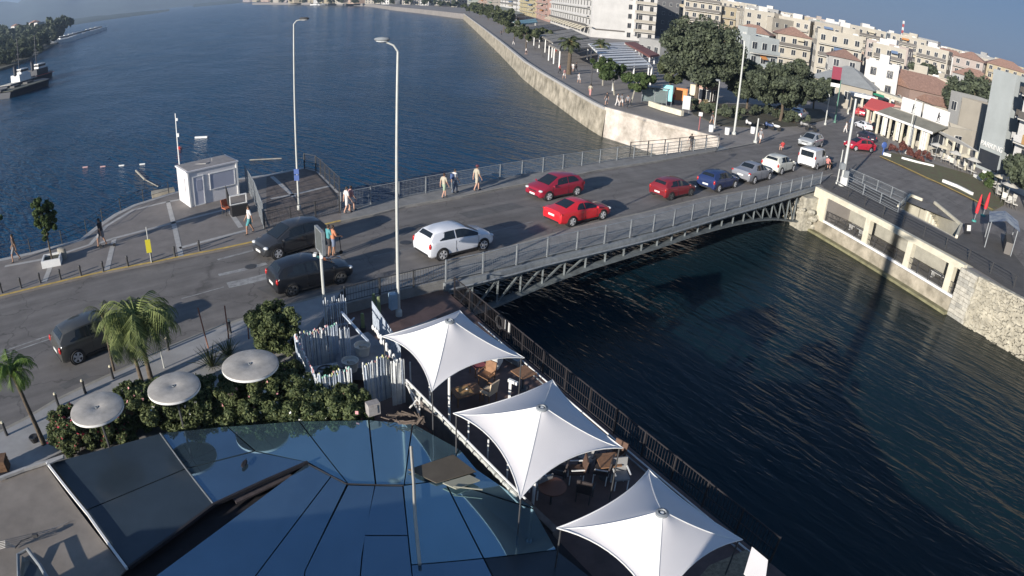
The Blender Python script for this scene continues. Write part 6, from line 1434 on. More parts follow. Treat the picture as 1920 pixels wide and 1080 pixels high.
def motorbike(label, p, rz, col, group='motorcycles parked at the junction park'):
    p = at(*p); t = thing('motorcycle', label, 'motorcycle', p, rz)
    for x in (-.62, .62):
        mb = MB(); vs = []; 
        for y in (-.05, .05): vs += [(x + .29 * math.cos(k * .5236), y, .29 + .29 * math.sin(k * .5236)) for k in range(12)]
        mb.add(vs, [tuple(range(12)), tuple(reversed(range(12, 24)))] + [(k, (k + 1) % 12, 12 + (k + 1) % 12, 12 + k) for k in range(12)]); part('wheel', mb, M_tyre, t, local=True)
    mb = MB(); mb.ell((-.25, 0, .60), (.5, .16, .2), 10, 6); mb.ell((.35, 0, .62), (.2, .14, .28), 10, 6); part('fairing', mb, mat('moto_' + col[0], col[1], .35), t, local=True, smooth=True)
    mb = MB(); mb.ell((-.25, 0, .80), (.42, .13, .07), 10, 5); part('saddle', mb, M_trim, t, local=True, smooth=True)
    mb = MB(); mb.beam((.42, -.32, 1.0), (.42, .32, 1.0), .03, .03); mb.beam((.6, 0, .3), (.42, 0, 1.0), .05, .05); part('handlebar', mb, M_dsteel, t, local=True); return t
for i, (x, y, c, lb) in enumerate([(1402, 238, ('white', (.6, .6, .6)), 'white scooter, leftmost at the park edge'), (1424, 240, ('black', (.03, .03, .03)), 'black motorcycle right of the white scooter'), (1440, 242, ('blue', (.05, .08, .18)), 'dark blue scooter in the middle of the parked row'), (1452, 244, ('white', (.6, .6, .6)), 'white scooter at the right end of the parked row'), (1506, 240, ('grey', (.25, .25, .25)), 'grey motorcycle alone beside the junction road'), (1520, 246, ('dark', (.04, .04, .04)), 'dark motorcycle next to the lone grey one')]):
    motorbike(lb, (x, y), 1.9 + i * .2, c)

# ================================================================== PEOPLE
SK = {'fair': mat('fair_skin', (.50, .30, .22), .6), 'tan': mat('tanned_skin', (.36, .20, .13), .6)}
def skin_mesh(verts, edges, radii, root=0, sub=2):
    me = bpy.data.meshes.new('tmp'); me.from_pydata(verts, edges, []); o = bpy.data.objects.new('tmp', me); C.objects.link(o)
    m = o.modifiers.new('s', 'SKIN'); 
    sv = me.skin_vertices[0].data
    for i, r_ in enumerate(radii): sv[i].radius = (r_, r_) if not isinstance(r_, tuple) else r_
    sv[root].use_root = True
    m2 = o.modifiers.new('u', 'SUBSURF'); m2.levels = sub; m2.render_levels = sub
    dg = bpy.context.evaluated_depsgraph_get(); out = bpy.data.meshes.new_from_object(o.evaluated_get(dg)); bpy.data.objects.remove(o); bpy.data.meshes.remove(me); return out
def cloth(n, c): return mat('cloth_' + n, c, .85, var=.08, vs=6)
PCACHE = {}
def person(label, p, rz, top, bottom, hair=(.05, .035, .025), skin='fair', pose='walk', h=1.72, long_legs=False, shoes=(.1, .1, .1), z=.12, sleeves=True, cat='person', hat=None, bag=None, px=True, bare=False):
    loc = at(p[0], p[1], z) if px else Vector(p); t = thing('person', label, cat, loc, rz); s = h / 1.72; t.scale = (s, s, s)
    key = (pose, long_legs, sleeves, bare)
    if key not in PCACHE:
        f = {'walk': (.24, -.22, .16, -.16), 'stand': (.03, -.03, .04, -.04), 'ride': (.10, -.10, .30, .30), 'run': (.34, -.34, .28, -.28), 'sit': (.42, .42, .3, .3), 'push': (.2, -.2, .34, .34)}[pose]
        lf, rf, rh, lh = f; zk = .50; zp = .93
        if pose == 'sit': zp = .55
        V = [(0, 0, zp), (0, 0, zp + .2), (.01, 0, zp + .42), (.01, 0, zp + .54), (.02, 0, zp + .64), (.035, 0, zp + .75)]
        Rr = [.12, .105, .125, .05, .075, .065]; E = [(0, 1), (1, 2), (2, 3), (3, 4), (4, 5)]
        for sg, leg, arm in ((1, lf, lh), (-1, rf, rh)):
            b = len(V); V += [(0, .19 * sg, zp + .47), (arm * .35 - .02, .24 * sg, zp + .20), (arm * .9 + .03, .23 * sg, zp + (.0 if arm < .25 else .16)), (arm * 1.1 + .05, .225 * sg, zp - .07 + (.0 if arm < .25 else .24)), (arm * 1.2 + .07, .22 * sg, zp - .15 + (0 if arm < .25 else .28))]
            Rr += [.055, .042, .032, .024, .03]; E += [(2, b), (b, b + 1), (b + 1, b + 2), (b + 2, b + 3), (b + 3, b + 4)]
            hb = b + 4
            for q, (dx, dz) in enumerate(((.03, -.035), (.012, -.05), (-.006, -.05), (-.022, -.04))):
                V.append((V[hb][0] + dx, V[hb][1], V[hb][2] + dz - .02)); Rr.append(.009); E.append((hb, len(V) - 1))
            V.append((V[hb][0] + .04, V[hb][1] - .02 * sg, V[hb][2] + .0)); Rr.append(.010); E.append((hb, len(V) - 1))
            b = len(V)
            if pose == 'sit': V += [(.05, .10 * sg, zp - .02), (.42, .12 * sg, zp - .03), (.42, .12 * sg, .09), (.55, .12 * sg, .03)]
            else:
                kf = max(leg, 0) * .75 + .05 if leg > 0 else leg * .3; V += [(leg * .15, .10 * sg, zp - .06), (kf, .10 * sg, zk), (leg if leg > 0 else leg * 1.1, .10 * sg, .09 + (0.06 if leg < -.1 else 0)), (leg + .13, .11 * sg, .03 + (.02 if leg < -.1 else 0))]
            Rr += [.088, .06, .04, .035]; E += [(0, b), (b, b + 1), (b + 1, b + 2), (b + 2, b + 3)]
        A = 6; L0 = 16; A2 = 20; L1 = 30
        body = skin_mesh(V, E, Rr)
        for m_ in (body,): m_.polygons.foreach_set('use_smooth', [True] * len(m_.polygons))
        elb = V[A + 1][2]; elb2 = V[A2 + 1][2]; kneez = V[L0 + 1][2]
        def sel_top(c):
            if c.z < zp + .01 or c.z > zp + .53: return False
            if abs(c.y) > .165 or (c.x > .2 and pose in ('ride', 'push', 'sit')):
                return sleeves and c.z > zp + .26 and c.x < .12
            return True
        def sel_bot(c):
            if abs(c.y) > .185: return False
            if pose == 'sit': return c.z < zp + .05 and c.z > .3 and c.x < (.36 if not long_legs else .6)
            return c.z < zp + .05 and c.z > (.10 if long_legs else kneez + .07)
        def wrapm(name_, sel, off_):
            bm = bmesh.new(); bm.from_mesh(body); bm.normal_update()
            dead = [f for f in bm.faces if not sel(f.calc_center_median())]
            nrm = {v: v.normal.copy() for v in bm.verts}
            bmesh.ops.delete(bm, geom=dead, context='FACES')
            for v in bm.verts: v.co += nrm[v] * off_
            me_ = bpy.data.meshes.new(name_); bm.to_mesh(me_); bm.free(); me_.polygons.foreach_set('use_smooth', [True] * len(me_.polygons)); return me_
        shirt = wrapm('top', sel_top, .02); pants = wrapm('shorts', sel_bot, .026)
        mb = MB(); hz = V[4][2]; mb.ell((V[4][0] - .012, 0, hz + .065), (.088, .085, .085), 12, 8); mb.ell((V[4][0] - .045, 0, hz + .01), (.055, .075, .075), 10, 6); hair_me = mesh_of('hair', mb, M_trim, smooth=True)
        mb = MB(); mb.ell((V[4][0] + .068, 0, hz + .01), (.015, .011, .018), 6, 4)
        for sg in (-1, 1): mb.ell((V[4][0] + .01, sg * .065, hz + .01), (.018, .012, .028), 6, 4)
        nose_me = mesh_of('face_features', mb, SK['fair'], smooth=True)
        mb = MB()
        for sg in (-1, 1): mb.ell((V[4][0] + .056, sg * .026, hz + .03), (.01, .012, .008), 6, 4)
        mb.box((V[4][0] + .058, 0, hz - .03), (.012, .04, .008)); eye_me = mesh_of('eyes', mb, M_trim)
        mb = MB()
        for q in (L0, L1):
            a = Vector(V[q + 2]); b_ = Vector(V[q + 3]); mb.ell(((a.x + b_.x) / 2 + .01, a.y, max(.045, (a.z + b_.z) / 2 - .015)), (.13, .05, .045), 10, 5)
        shoe_me = mesh_of('shoes', mb, M_trim, smooth=True)
        PCACHE[key] = (body, shirt, pants, hair_me, nose_me, eye_me, shoe_me, hz, V[4][0])
    body, shirt, pants, hair_me, nose_me, eye_me, shoe_me, hz, hx = PCACHE[key]
    def inst(nm, me, m):
        if not me.materials: me.materials.append(m)
        o = part(nm, None, None, t, me=me); o.material_slots[0].link = 'OBJECT'; o.material_slots[0].material = m; return o
    inst('body', body, SK[skin]); inst('face_features', nose_me, SK[skin])['kind'] = 'stuff'; inst('eyes', eye_me, M_trim)['kind'] = 'stuff'
    if not bare: inst('top', shirt, cloth(*top))
    inst('trousers' if long_legs else 'shorts', pants, cloth(*bottom)); inst('hair', hair_me, mat('hair_%.2f' % hair[0], hair, .8)); inst('shoes', shoe_me, mat('shoe_%.2f' % shoes[0], shoes, .7))['kind'] = 'stuff'
    if hat: mb = MB(); mb.lathe([(.15, .0), (.10, .02), (.095, .08), (.001, .10)], (hx, 0, hz + .08), 12); part('hat', mb, cloth(*hat), t, local=True, smooth=True)
    if bag: mb = MB(); mb.box((-.2, 0, zpb(pose) + .28), (.16, .28, .36)); part('backpack', mb, cloth(*bag), t, local=True)
    return t
def zpb(pose): return .55 if pose == 'sit' else .93
H0 = math.atan2(.62, .78)   # along the bridge towards the town
WH = ('white', (.62, .60, .58)); BK = ('black', (.03, .03, .035)); BE = ('beige', (.42, .38, .30)); RD = ('red', (.45, .05, .05)); GY = ('grey', (.22, .22, .23)); PK = ('pink', (.55, .28, .26)); BL = ('blue', (.06, .10, .22)); TE = ('teal', (.08, .28, .30)); GN = ('greenish', (.30, .38, .28))
person('person in white walking at the start of the bridge railing', (651, 400), H0, WH, WH, h=1.75)
person('second person in pale clothes just behind the one in white', (659, 396), H0, PK, WH, h=1.68)
person('person in white top and turquoise-white shorts beside the grey deck fence', (470, 438), H0 + math.pi, WH, TE, skin='tan', h=1.74)
person('person in dark clothes walking with a kick scooter across the plaza', (193, 462), H0 + 2.6, BK, GY, skin='tan', long_legs=False, h=1.8)
person('person in brown at the far left edge of the plaza', (32, 490), H0 + math.pi, ('brown', (.12, .08, .06)), GY, skin='tan', h=1.75)
person('person in beige and green carrying something on the bridge pavement', (832, 371), H0 + .2, BE, GN, hair=(.06, .03, .02), h=1.72)
person('person in grey backpack between the two beige walkers', (852, 362), H0, WH, ('slate', (.12, .15, .20)), bag=BL, long_legs=True, h=1.72)
person('tall person in beige dress and dark cap on the bridge pavement', (893, 358), H0, BE, ('sand', (.45, .40, .32)), hat=('maroon', (.15, .04, .05)), h=1.85)
r1 = person('front rider in teal top standing on a kick scooter', (618, 478), H0 + .1, TE, BK, skin='tan', pose='ride', z=.12)
r2 = person('rear rider in orange top holding the kick scooter handlebar', (626, 479), H0 + .1, ('orange', (.55, .22, .12)), ('jean', (.16, .20, .28)), skin='tan', pose='ride', z=.12)
def kick_scooter(label, p, rz, z=0.0):
    t = thing('kick_scooter', label, 'scooter', at(*p, z), rz)
    mb = MB(); mb.box((0, 0, .11), (.75, .16, .04)); part('footboard', mb, M_trim, t, local=True)
    mb = MB(); mb.tube([(.38, 0, .12), (.52, 0, .22), (.45, 0, 1.05)], .02, 6); mb.beam((.45, -.25, 1.06), (.45, .25, 1.06), .03, .03); part('handlebar', mb, M_trim, t, local=True)
    for x in (-.42, .52):
        mb = MB(); vs = []
        for y in (-.025, .025): vs += [(x + .1 * math.cos(k * .6283), y, .1 + .1 * math.sin(k * .6283)) for k in range(10)]
        mb.add(vs, [tuple(range(10)), tuple(reversed(range(10, 20)))] + [(k, (k + 1) % 10, 10 + (k + 1) % 10, 10 + k) for k in range(10)]); part('wheel', mb, M_tyre, t, local=True)
    return t
kick_scooter('electric kick scooter carrying two riders between the dark cars', (624, 480), H0 + .1); kick_scooter('kick scooter with a red lamp pushed across the plaza', (203, 463), H0 + 2.8, .12)
person('dark runner in front of the plastered quay wall', (1294, 282), H0, BK, ('brown', (.12, .08, .06)), skin='tan', pose='run', h=1.7)
person('person in white cap by the thick post at the bridge head', (1424, 269), H0, GY, WH, hat=WH, z=.0)
person('person in red crouching near the kerb of the junction', (1466, 284), H0 + 1, RD, PK, z=0.0, pose='sit', h=1.6)
person('person in white standing by the junction signal post', (1585, 249), H0 + 2, WH, WH, z=0, long_legs=True)
mr = motorbike('dark motorcycle ridden past the white van', (1553, 318), H0, ('black', (.03, .03, .03)))
person('rider in white and red on the dark motorcycle', (1550, 317), H0, ('rose', (.50, .20, .18)), BK, z=.28, pose='sit')
for i, (x, y, tp_, bt, lb) in enumerate([(1049, 138, RD, BK, 'walker in red on the promenade left of the palm'), (1058, 148, PK, WH, 'walker in pink and white near the palm trunk'), (1070, 134, GY, BK, 'walker in grey right of the palm trunk'), (1074, 135, WH, WH, 'walker in white in the group by the palm'), (1080, 134, BK, BK, 'dark walker at the right of the palm group'),
        (1085, 156, WH, WH, 'lone walker with white trousers on the promenade'), (1106, 180, BE, PK, 'walker in beige near the parapet'), (1137, 197, BK, GY, 'dark walker before the parapet corner'), (1157, 199, WH, WH, 'person in white shirt pushing a pram by the parapet'), (1165, 200, GY, WH, 'person beside the one in white by the parapet'), (1176, 202, GY, BK, 'person in grey right of the pram pair'),
        (986, 103, WH, BK, 'tiny walker in white under the round tree'), (963, 84, GY, WH, 'tiny walker by the spreading tree'), (1000, 66, WH, BK, 'tiny walker beside the awning terrace'), (940, 66, BK, BK, 'tiny dark walker near the sea wall'), (1043, 100, PK, RD, 'child in pink and red by the promenade terrace'), (1216, 160, WH, WH, 'person in white left of the bus shelter'), (1168, 155, WH, WH, 'person in white between the light green trees'),
        (1262, 196, RD, BK, 'person in red behind the blue poster stand'), (1334, 232, BK, GY, 'person by the park path lamp'), (1596, 232, BK, BL, 'person in dark clothes on the street crossing'), (1608, 218, RD, RD, 'person in red at the terracotta shop')]):
    person(lb, (x, y), (i * 2.3) % 6.28, tp_, bt, z=0.0, long_legs=(i % 2 == 0), skin='fair' if i % 3 else 'tan')
# driver's arm shows in two cars: seated drivers
# ================================================================== STREET FURNITURE
M_galv = mat('galvanised_pole', (.52, .53, .50), .5, .1, var=.1, vs=1.5)
M_green = mat('green_pole', (.10, .22, .17), .6)
def lamp(label, base, top, arm=None, z=0.0, r=.08, head=True, m=None, name='street_lamp', cat='street lamp', hz=None, headc=None):
    b = at(*base, z); H_ = ht(*top, b); t = thing(name, label, cat, b)
    mb = MB(); mb.tube([b, b + Vector((0, 0, H_ - z))], [r, r * .62], 10); part('pole', mb, m or M_galv, t, smooth=True)
    mb = MB(); mb.lathe([(r * 1.9, 0), (r * 1.9, .25), (r * 1.3, .32), (r * 1.05, .33)], b, 12); part('base', mb, m or M_galv, t, smooth=True)
    if arm:
        e = None; top_p = b + Vector((0, 0, H_ - z)); d = ray(*arm); tt = b.to_2d().length / d.to_2d().length * arm_k; e = Vector((0, 0, CAMH)) + d * tt
        mb = MB(); mb.tube([top_p, top_p.lerp(e, .35) + Vector((0, 0, .12)), e], r * .5, 8); part('arm', mb, m or M_galv, t, smooth=True)
        if head:
            dd = (e - top_p).normalized(); mb = MB(); 
            mb.ell(e + dd * .15, (.34, .17, .10), 12, 6); o = part('lamp_head', mb, headc or M_steel, t, smooth=True)
            mb = MB(); mb.ell(e + dd * .15 - Vector((0, 0, .06)), (.26, .13, .08), 10, 5); part('lens', mb, M_head, t, smooth=True)
    return t
arm_k = 1.0
lamp('tall slim street lamp rising from the landing deck pavement', (561, 393), (553.5, 45), (566, 37), z=.12, r=.07, headc=M_dsteel)
lamp('tall street lamp on the café terrace with bright round lens', (748, 592), (749, 97), (722, 78), z=-.4, r=.08)
lamp('tall galvanised mast at the park corner of the bridge head', (1376, 252), (1403, 78), None, r=.14, name='tall_mast', cat='mast')
lamp('shorter grey lamp post left of the tall park mast', (1339, 240), (1351, 154), (1348, 152), r=.09)
lamp('thick stumpy post at the bridge head pavement', (1416, 268), (1423, 222), None, r=.13, name='post', cat='post')
lamp('big galvanised pole on the riverside plaza corner', (1577, 348), (1609.6, 186), None, r=.17, name='tall_mast', cat='mast')
lamp('thin post standing left of the big plaza pole', (1569, 345), (1582, 281), None, r=.08, name='post', cat='post')
lamp('lamp post with white base beyond the junction', (1547, 234), (1557, 178), (1530, 172), r=.11)
lamp('green signal post right of the white based lamp', (1565, 230), (1576, 150), None, r=.12, m=M_green, name='signal_post', cat='post')
lamp('pale pole between green post and double banner pole', (1590, 214), (1598, 176), None, r=.10, name='post', cat='post')
lamp('grey pole crossing in front of the roof signs', (1699, 288), (1716, 184), None, r=.12, name='utility_pole', cat='pole')
lamp('thin dark pole before the small gabled house', (1737, 270), (1740, 200), None, r=.08, name='utility_pole', cat='pole')
lamp('pale street lamp pole in front of the street canopy', (1611, 214), (1626, 178), (1620, 176), r=.12)
for x, y in ((1002, 92), (1017, 107), (1108, 160)): lamp('thin black promenade lamp standing in the open paving', (x, y), (x + 4, y - 40), None, r=.09, m=M_dsteel, name='promenade_lamp')
# red and white banner + sign on green pole
b = at(1565, 230); z1 = ht(1567, 150, b); p = b + Vector((0, 0, 0)); mb = MB(); mb.box((b.x - .9, b.y, ht(1567, 140, b)), (1.6, .12, 2.6)); solo('banner', mb, mat('maroon_banner', (.28, .05, .08), .7), 'maroon banner beside the green signal post', 'banner', (b.x - .9, b.y, ht(1567, 140, b)))
mb = MB(); mb.box((b.x - .9, b.y, ht(1564, 155, b)), (1.6, .12, 1.2)); solo('banner', mb, M_white, 'white lower banner under the maroon one', 'banner', (b.x - .9, b.y, ht(1564, 155, b)))
# items on the two tall lamp posts
b = at(561, 393, .12); mb = MB(); c = b + Vector((.0, -.14, ht(559, 325, b) - .12)); mb.box(c + Vector((0, 0, .15)), (.34, .05, .34)); mb.box(c + Vector((0, 0, -.25)), (.34, .05, .36)); solo('parking_sign', mb, mat('sign_blue', (.05, .10, .30), .5), 'small blue sign plates on the lamp by the landing deck', 'sign', c)
b = at(748, 592, -.4); mb = MB(); mb.box(b + Vector((-.24, -.05, .75)), (.32, .30, .75), .6); solo('junction_box', mb, mat('pale_blue_box', (.30, .42, .52), .5, var=.1, vs=3), 'pale blue cabinet fixed at the foot of the terrace lamp', 'cabinet', b + Vector((-.2, 0, .4)))
# plaza corner mast gadgets
b = at(1577, 348); t = thing('signal_cabinet', 'cluster of grey cabinets strapped round the big plaza pole', 'cabinet', b)
for dx, z_, s_ in ((.2, 1.2, .5), (-.35, 1.9, .45), (.1, .5, .6)): mb = MB(); mb.box(b + Vector((dx, -.15, z_)), (s_, .35, s_ * 1.3)); part('cabinet', mb, M_steel if z_ > 1 else M_white, t)
# mast with fittings behind the kiosk
b = at(343, 372, .12); t = thing('weather_mast', 'slim white mast with small fittings behind the white kiosk', 'mast', b); tz = ht(325, 213, b)
dx = at(332, 372, .12) - b
mb = MB(); mb.tube([b, (b.x, b.y, tz)], [.06, .035], 8); part('pole', mb, M_white, t)
for f, s_ in ((.93, .1), (.75, .13), (.6, .11)): mb = MB(); mb.box((b.x + .12, b.y, .12 + (tz - .12) * f), (s_, s_, s_ * 1.8)); part('fitting', mb, M_white if f > .7 else M_tail, t)
# kiosk
A = at(357, 389, .12); B = at(449, 366, .12); d = (B - A); Lk = d.length; d.normalize(); nk = Vector((-d.y, d.x, 0)); hk = ht(347, 325, A) - .12; rz = math.atan2(d.y, d.x)
k = thing('kiosk', 'white prefabricated kiosk with door and big window on the plaza', 'kiosk', A, rz)
M_kiosk = mat('kiosk_panel', (.66, .65, .66), .5, var=.04, vs=1)
dep = 2.3
mb = MB(); mb.box((Lk / 2, dep / 2, hk / 2), (Lk, dep, hk)); part('wall', mb, M_kiosk, k, local=True)
mb = MB(); mb.box((Lk / 2, dep / 2, hk + .05), (Lk + .16, dep + .16, .1), mi=0); part('roof_edge', mb, M_kiosk, k, local=True)
mb = MB(); mb.box((Lk / 2, dep / 2, hk + .115), (Lk - .1, dep - .1, .03)); part('roof', mb, mat('kiosk_roof', (.28, .26, .25), .8, var=.2, vs=2), k, local=True)
for x in (.06, Lk - .06): mb = MB(); mb.box((x, -.03, hk / 2), (.12, .08, hk)); part('corner_post', mb, M_white, k, local=True)
def frame(mb, x0, x1, z0, z1, y=-.03, w=.06):
    mb.box(((x0 + x1) / 2, y, z1), (x1 - x0 + w, .08, w)); mb.box(((x0 + x1) / 2, y, z0), (x1 - x0 + w, .08, w)); mb.box((x0, y, (z0 + z1) / 2), (w, .08, z1 - z0 - w)); mb.box((x1, y, (z0 + z1) / 2), (w, .08, z1 - z0 - w))
mb = MB(); mb.box((Lk * .20, -.02, hk * .43), (Lk * .20, .05, hk * .80)); dr = part('door', mb, mat('kiosk_door', (.52, .53, .60), .5), k, local=True); mb = MB(); frame(mb, Lk * .10, Lk * .30, .04, hk * .84); part('door_frame', mb, M_white, dr, local=True); mb = MB(); mb.box((Lk * .21, -.055, hk * .58), (Lk * .10, .02, hk * .30)); part('door_pane', mb, mat('milky_glass', (.40, .42, .50), .25), dr, local=True)
mb = MB(); mb.box((Lk * .68, -.02, hk * .60), (Lk * .50, .05, hk * .46)); wn = part('window', mb, mat('milky_glass', (.40, .42, .50), .25), k, local=True); mb = MB(); frame(mb, Lk * .43, Lk * .93, hk * .37, hk * .83); part('window_frame', mb, M_white, wn, local=True)
mb = MB(); mb.tube([(Lk * .3, dep * .6, hk + .12), (Lk * .45, dep * .3, hk + .18), (Lk * .6, dep * .5, hk + .12)], .02, 5); mb.tube([(Lk * .62, dep * .5, hk + .1), (Lk * .62, dep * .5, hk + .35)], .02, 5); part('roof_cable', mb, M_band, k, local=True)
mb = MB(); mb.box((-.03, dep * .5, hk * .6), (.06, dep * .5, hk * .4)); part('side_window', mb, M_kiosk, k, local=True)
# low rubble step behind kiosk
mb = MB(); b = at(300, 366, -.1); mb.box(b + Vector((0, .5, -.3)), (1.8, 1.0, 1.0), .6); solo('stone_block', mb, M_quay, 'weathered stone block at the water edge left of the kiosk', 'stone', b)
# things right of the kiosk
b = at(434, 402, .12); t = thing('parasol', 'closed black parasol leaning beside the kiosk', 'parasol', b); mb = MB(); mb.tube([b, b + Vector((-.3, .1, 1.9))], .02, 6); part('pole', mb, M_dsteel, t); mb = MB(); mb.tube([b + Vector((-.03, .01, .3)), b + Vector((-.15, .05, 1.0)), b + Vector((-.28, .09, 1.8))], [.05, .13, .03], 8); part('canopy', mb, M_trim, t, smooth=True)
chair('orange folding chair next to the closed black parasol', at(426, 402, .12), 1.0, mat('orange_seat', (.45, .14, .07), .8), M_dsteel)
b = at(449, 402, .12); t = thing('display_counter', 'dark counter with white framed top right of the kiosk', 'counter', b, H0)
mb = MB(); mb.box((0, 0, .35), (1.1, .6, .7)); part('body', mb, M_trim, t, local=True); mb = MB(); frame(mb, -.55, .55, .72, 1.3, 0, .06); part('frame', mb, M_white, t, local=True)
mb = MB(); mb.tube([at(447, 300, .12) + Vector((0, 0, 0)), at(447, 300, .12) + Vector((0, 0, 0.1))], .02)
# billboard on post
b = at(611, 600, .0); t = thing('billboard', 'dark framed advertising board seen from behind on a grey post', 'billboard', b); zt_ = ht(597, 470, b)
mb = MB(); mb.tube([b, (b.x, b.y, zt_)], .07, 8); part('post', mb, M_galv, t)
z1 = ht(597, 440, b); u = (at(608, 455, 2.6) - at(587, 432, 2.6)).normalized(); c = Vector((b.x, b.y, (zt_ + z1) / 2 + .1)); mb = MB(); mb.box(c, (.95, .10, .95), math.atan2(u.y, u.x)); part('board', mb, mat('board_grey', (.09, .10, .10), .6, var=.2, vs=5), t)
for s_ in (-.48, .48): mb = MB(); mb.box(c + u * s_, (.05, .14, 1.0), math.atan2(u.y, u.x)); part('board_frame', mb, M_steel, t)
for s_ in (-.49, .49): mb = MB(); mb.box(c + Vector((0, 0, s_)), (1.0, .14, .05), math.atan2(u.y, u.x)); part('board_frame', mb, M_steel, t)
mb = MB(); mb.box(c + Vector((.05, -.05, -.68)), (.12, .2, .14)); mb.box(c + Vector((-.25, -.05, -.62)), (.12, .2, .12)); part('camera', mb, M_white, t)
# bollards
BO = [None]
def bollard(px, label, top=None, group=None, z=.12, h=.55):
    p = at(*px, z); t = thing('bollard', label, 'bollard', p, group=group); mb = MB(); mb.lathe([(.075, 0), (.065, .05), (.06, h * .8), (.075, h * .85), (.07, h)], (0, 0, 0), 12); part('shaft', mb, M_dsteel, t, local=True, smooth=50)
    mb = MB(); mb.lathe([(.068, h), (.055, h + .06), (.001, h + .08)], (0, 0, 0), 12); part('cap', mb, top or M_dsteel, t, local=True, smooth=True); return t
for px_ in ((4, 549), (40, 540), (76, 531), (114, 524), (152, 517), (194, 509), (240, 499), (284, 491), (328, 481), (374, 470)): bollard(px_, 'short dark bollard along the yellow plaza kerb', group='bollards along the plaza kerb')
M_cap = mat('pale_lamp_cap', (.60, .55, .40), .5)
for px_ in ((13, 816), (110, 762), (160, 737), (212, 710), (316, 656), (432, 624)): bollard(px_, 'dark bollard with pale cap along the café pavement kerb', M_cap, group='pale capped bollards on the café pavement')
b = at(130, 815, .12); mb = MB(); mb.tube([b, b + Vector((-.05, .02, .5)), b + Vector((-.25, .05, .85))], .04, 7); solo('bent_post', mb, M_dsteel, 'bent black post beside the leftmost round canopy', 'post', b)
b = at(66, 828, .12); mb = MB(); mb.lathe([(.12, 0), (.2, .22), (.17, .24), (.001, .2)], b, 12); solo('plant_pot', mb, M_trim, 'small black pot near the bare palm trunk', 'pot', b)
# yellow signs
b = at(284, 492, .12); z1 = ht(283, 460, b); t = thing('warning_sign', 'narrow yellow sign on a thin post on the plaza', 'sign', b); mb = MB(); mb.tube([b, (b.x, b.y, ht(277, 425, b))], .03, 6); part('post', mb, M_galv, t); mb = MB(); mb.box((b.x, b.y - .06, z1), (.30, .05, .75), .5); part('panel', mb, mat('sign_yellow', (.62, .55, .04), .5), t)
b = at(308, 690, .12); z1 = ht(296, 622, b); t = thing('warning_sign', 'yellow road sign with black figures in front of the palm', 'sign', b); mb = MB(); mb.tube([b, (b.x, b.y, z1 + .3)], .03, 6); part('post', mb, M_galv, t); c = Vector((b.x - .05, b.y - .08, z1)); mb = MB(); mb.box(c, (.34, .04, .52), -.3); part('panel', mb, mat('sign_yellow', (.62, .55, .04), .5), t)
mb = MB(); n_ = Vector((math.sin(-.3), -math.cos(-.3), 0)) * .024; u = Vector((math.cos(-.3), math.sin(-.3), 0))
for du, dz, w_, h_ in ((-.07, .14, .09, .09), (.07, .13, .08, .07), (-.02, .0, .1, .07), (.03, -.12, .16, .05), (.03, -.19, .16, .04)): mb.box(c + n_ + u * du + Vector((0, 0, dz)), (w_, .012, h_), -.3)
part('pictogram', mb, M_trim, t, kind='stuff')
# planter
b = at(99, 494, .12); t = thing('planter_box', 'white square planter holding the young tree', 'planter', b, .55)
for x, y, w, dd in ((0, -.55, 1.2, .1), (0, .55, 1.2, .1), (-.55, 0, .1, 1.0), (.55, 0, .1, 1.0)): mb = MB(); mb.box((x, y, .22), (w, dd, .44)); part('side_panel', mb, M_white, t, local=True)
mb = MB(); mb.box((0, 0, .17), (1.0, 1.0, .3)); part('soil', mb, M_soil, t, local=True)
b = at(118, 484, .12); mb = MB(); mb.lathe([(.3, 0), (.32, .3), (.28, .62), (.001, .66)], b, 14, sx=1.1, sy=.6); solo('concrete_block', mb, M_kerb, 'rounded grey block standing against the white planter', 'block', b, smooth=True)
# floats and booms in the water
for i, (x, y) in enumerate(((160, 314), (193, 313), (228, 311), (267, 308.5))):
    p = at(x, y, WZ); mb = MB(); mb.beam(p + Vector((-.32, -.1, .05)), p + Vector((.32, .1, .05)), .18, .14); solo('float', mb, M_white if i > 1 else mat('faded_pink_float', (.5, .32, .32), .7), ['small faded pink float at the left end of the rope', 'pink white float second on the rope', 'white float third on the rope', 'white float nearest the kiosk on the rope'][i], 'float', p)
p = [at(x, y, WZ) for x, y in ((120, 315), (160, 314), (228, 311), (300, 306), (330, 305))]; mb = MB(); mb.tube([q + Vector((0, 0, .0)) for q in p], .012, 5); solo('float_rope', mb, M_dsteel, 'floating rope carrying the four floats left of the kiosk', 'rope', p[0])
a, b_ = at(366, 259, WZ), at(389, 258, WZ); mb = MB(); mb.beam(a + Vector((0, 0, .1)), b_ + Vector((0, 0, .1)), .3, .2); solo('float', mb, M_white, 'long white float right of the weather mast', 'float', a)
a = at(337, 280, WZ); mb = MB(); mb.ell(a + Vector((0, 0, .15)), (.35, .3, .25), 8, 5); solo('buoy', mb, mat('pink_buoy', (.6, .25, .22), .6), 'small pink buoy just right of the weather mast', 'buoy', a, smooth=True)
mb = MB(); mb.tube([at(255, 320, WZ + .05), at(272, 337, WZ + .05)], .12, 6); mb.tube([at(272, 337, WZ), at(297, 350, WZ + .02)], .06, 6); solo('drift_boom', mb, M_kerb, 'broken pale boom floating off the plaza corner', 'boom', at(255, 320, WZ))
mb = MB(); mb.tube([at(468, 300, WZ + .05), at(528, 297, WZ + .05)], .07, 6); solo('boom', mb, M_kerb, 'pale straight boom floating behind the landing deck', 'boom', at(468, 300, WZ))
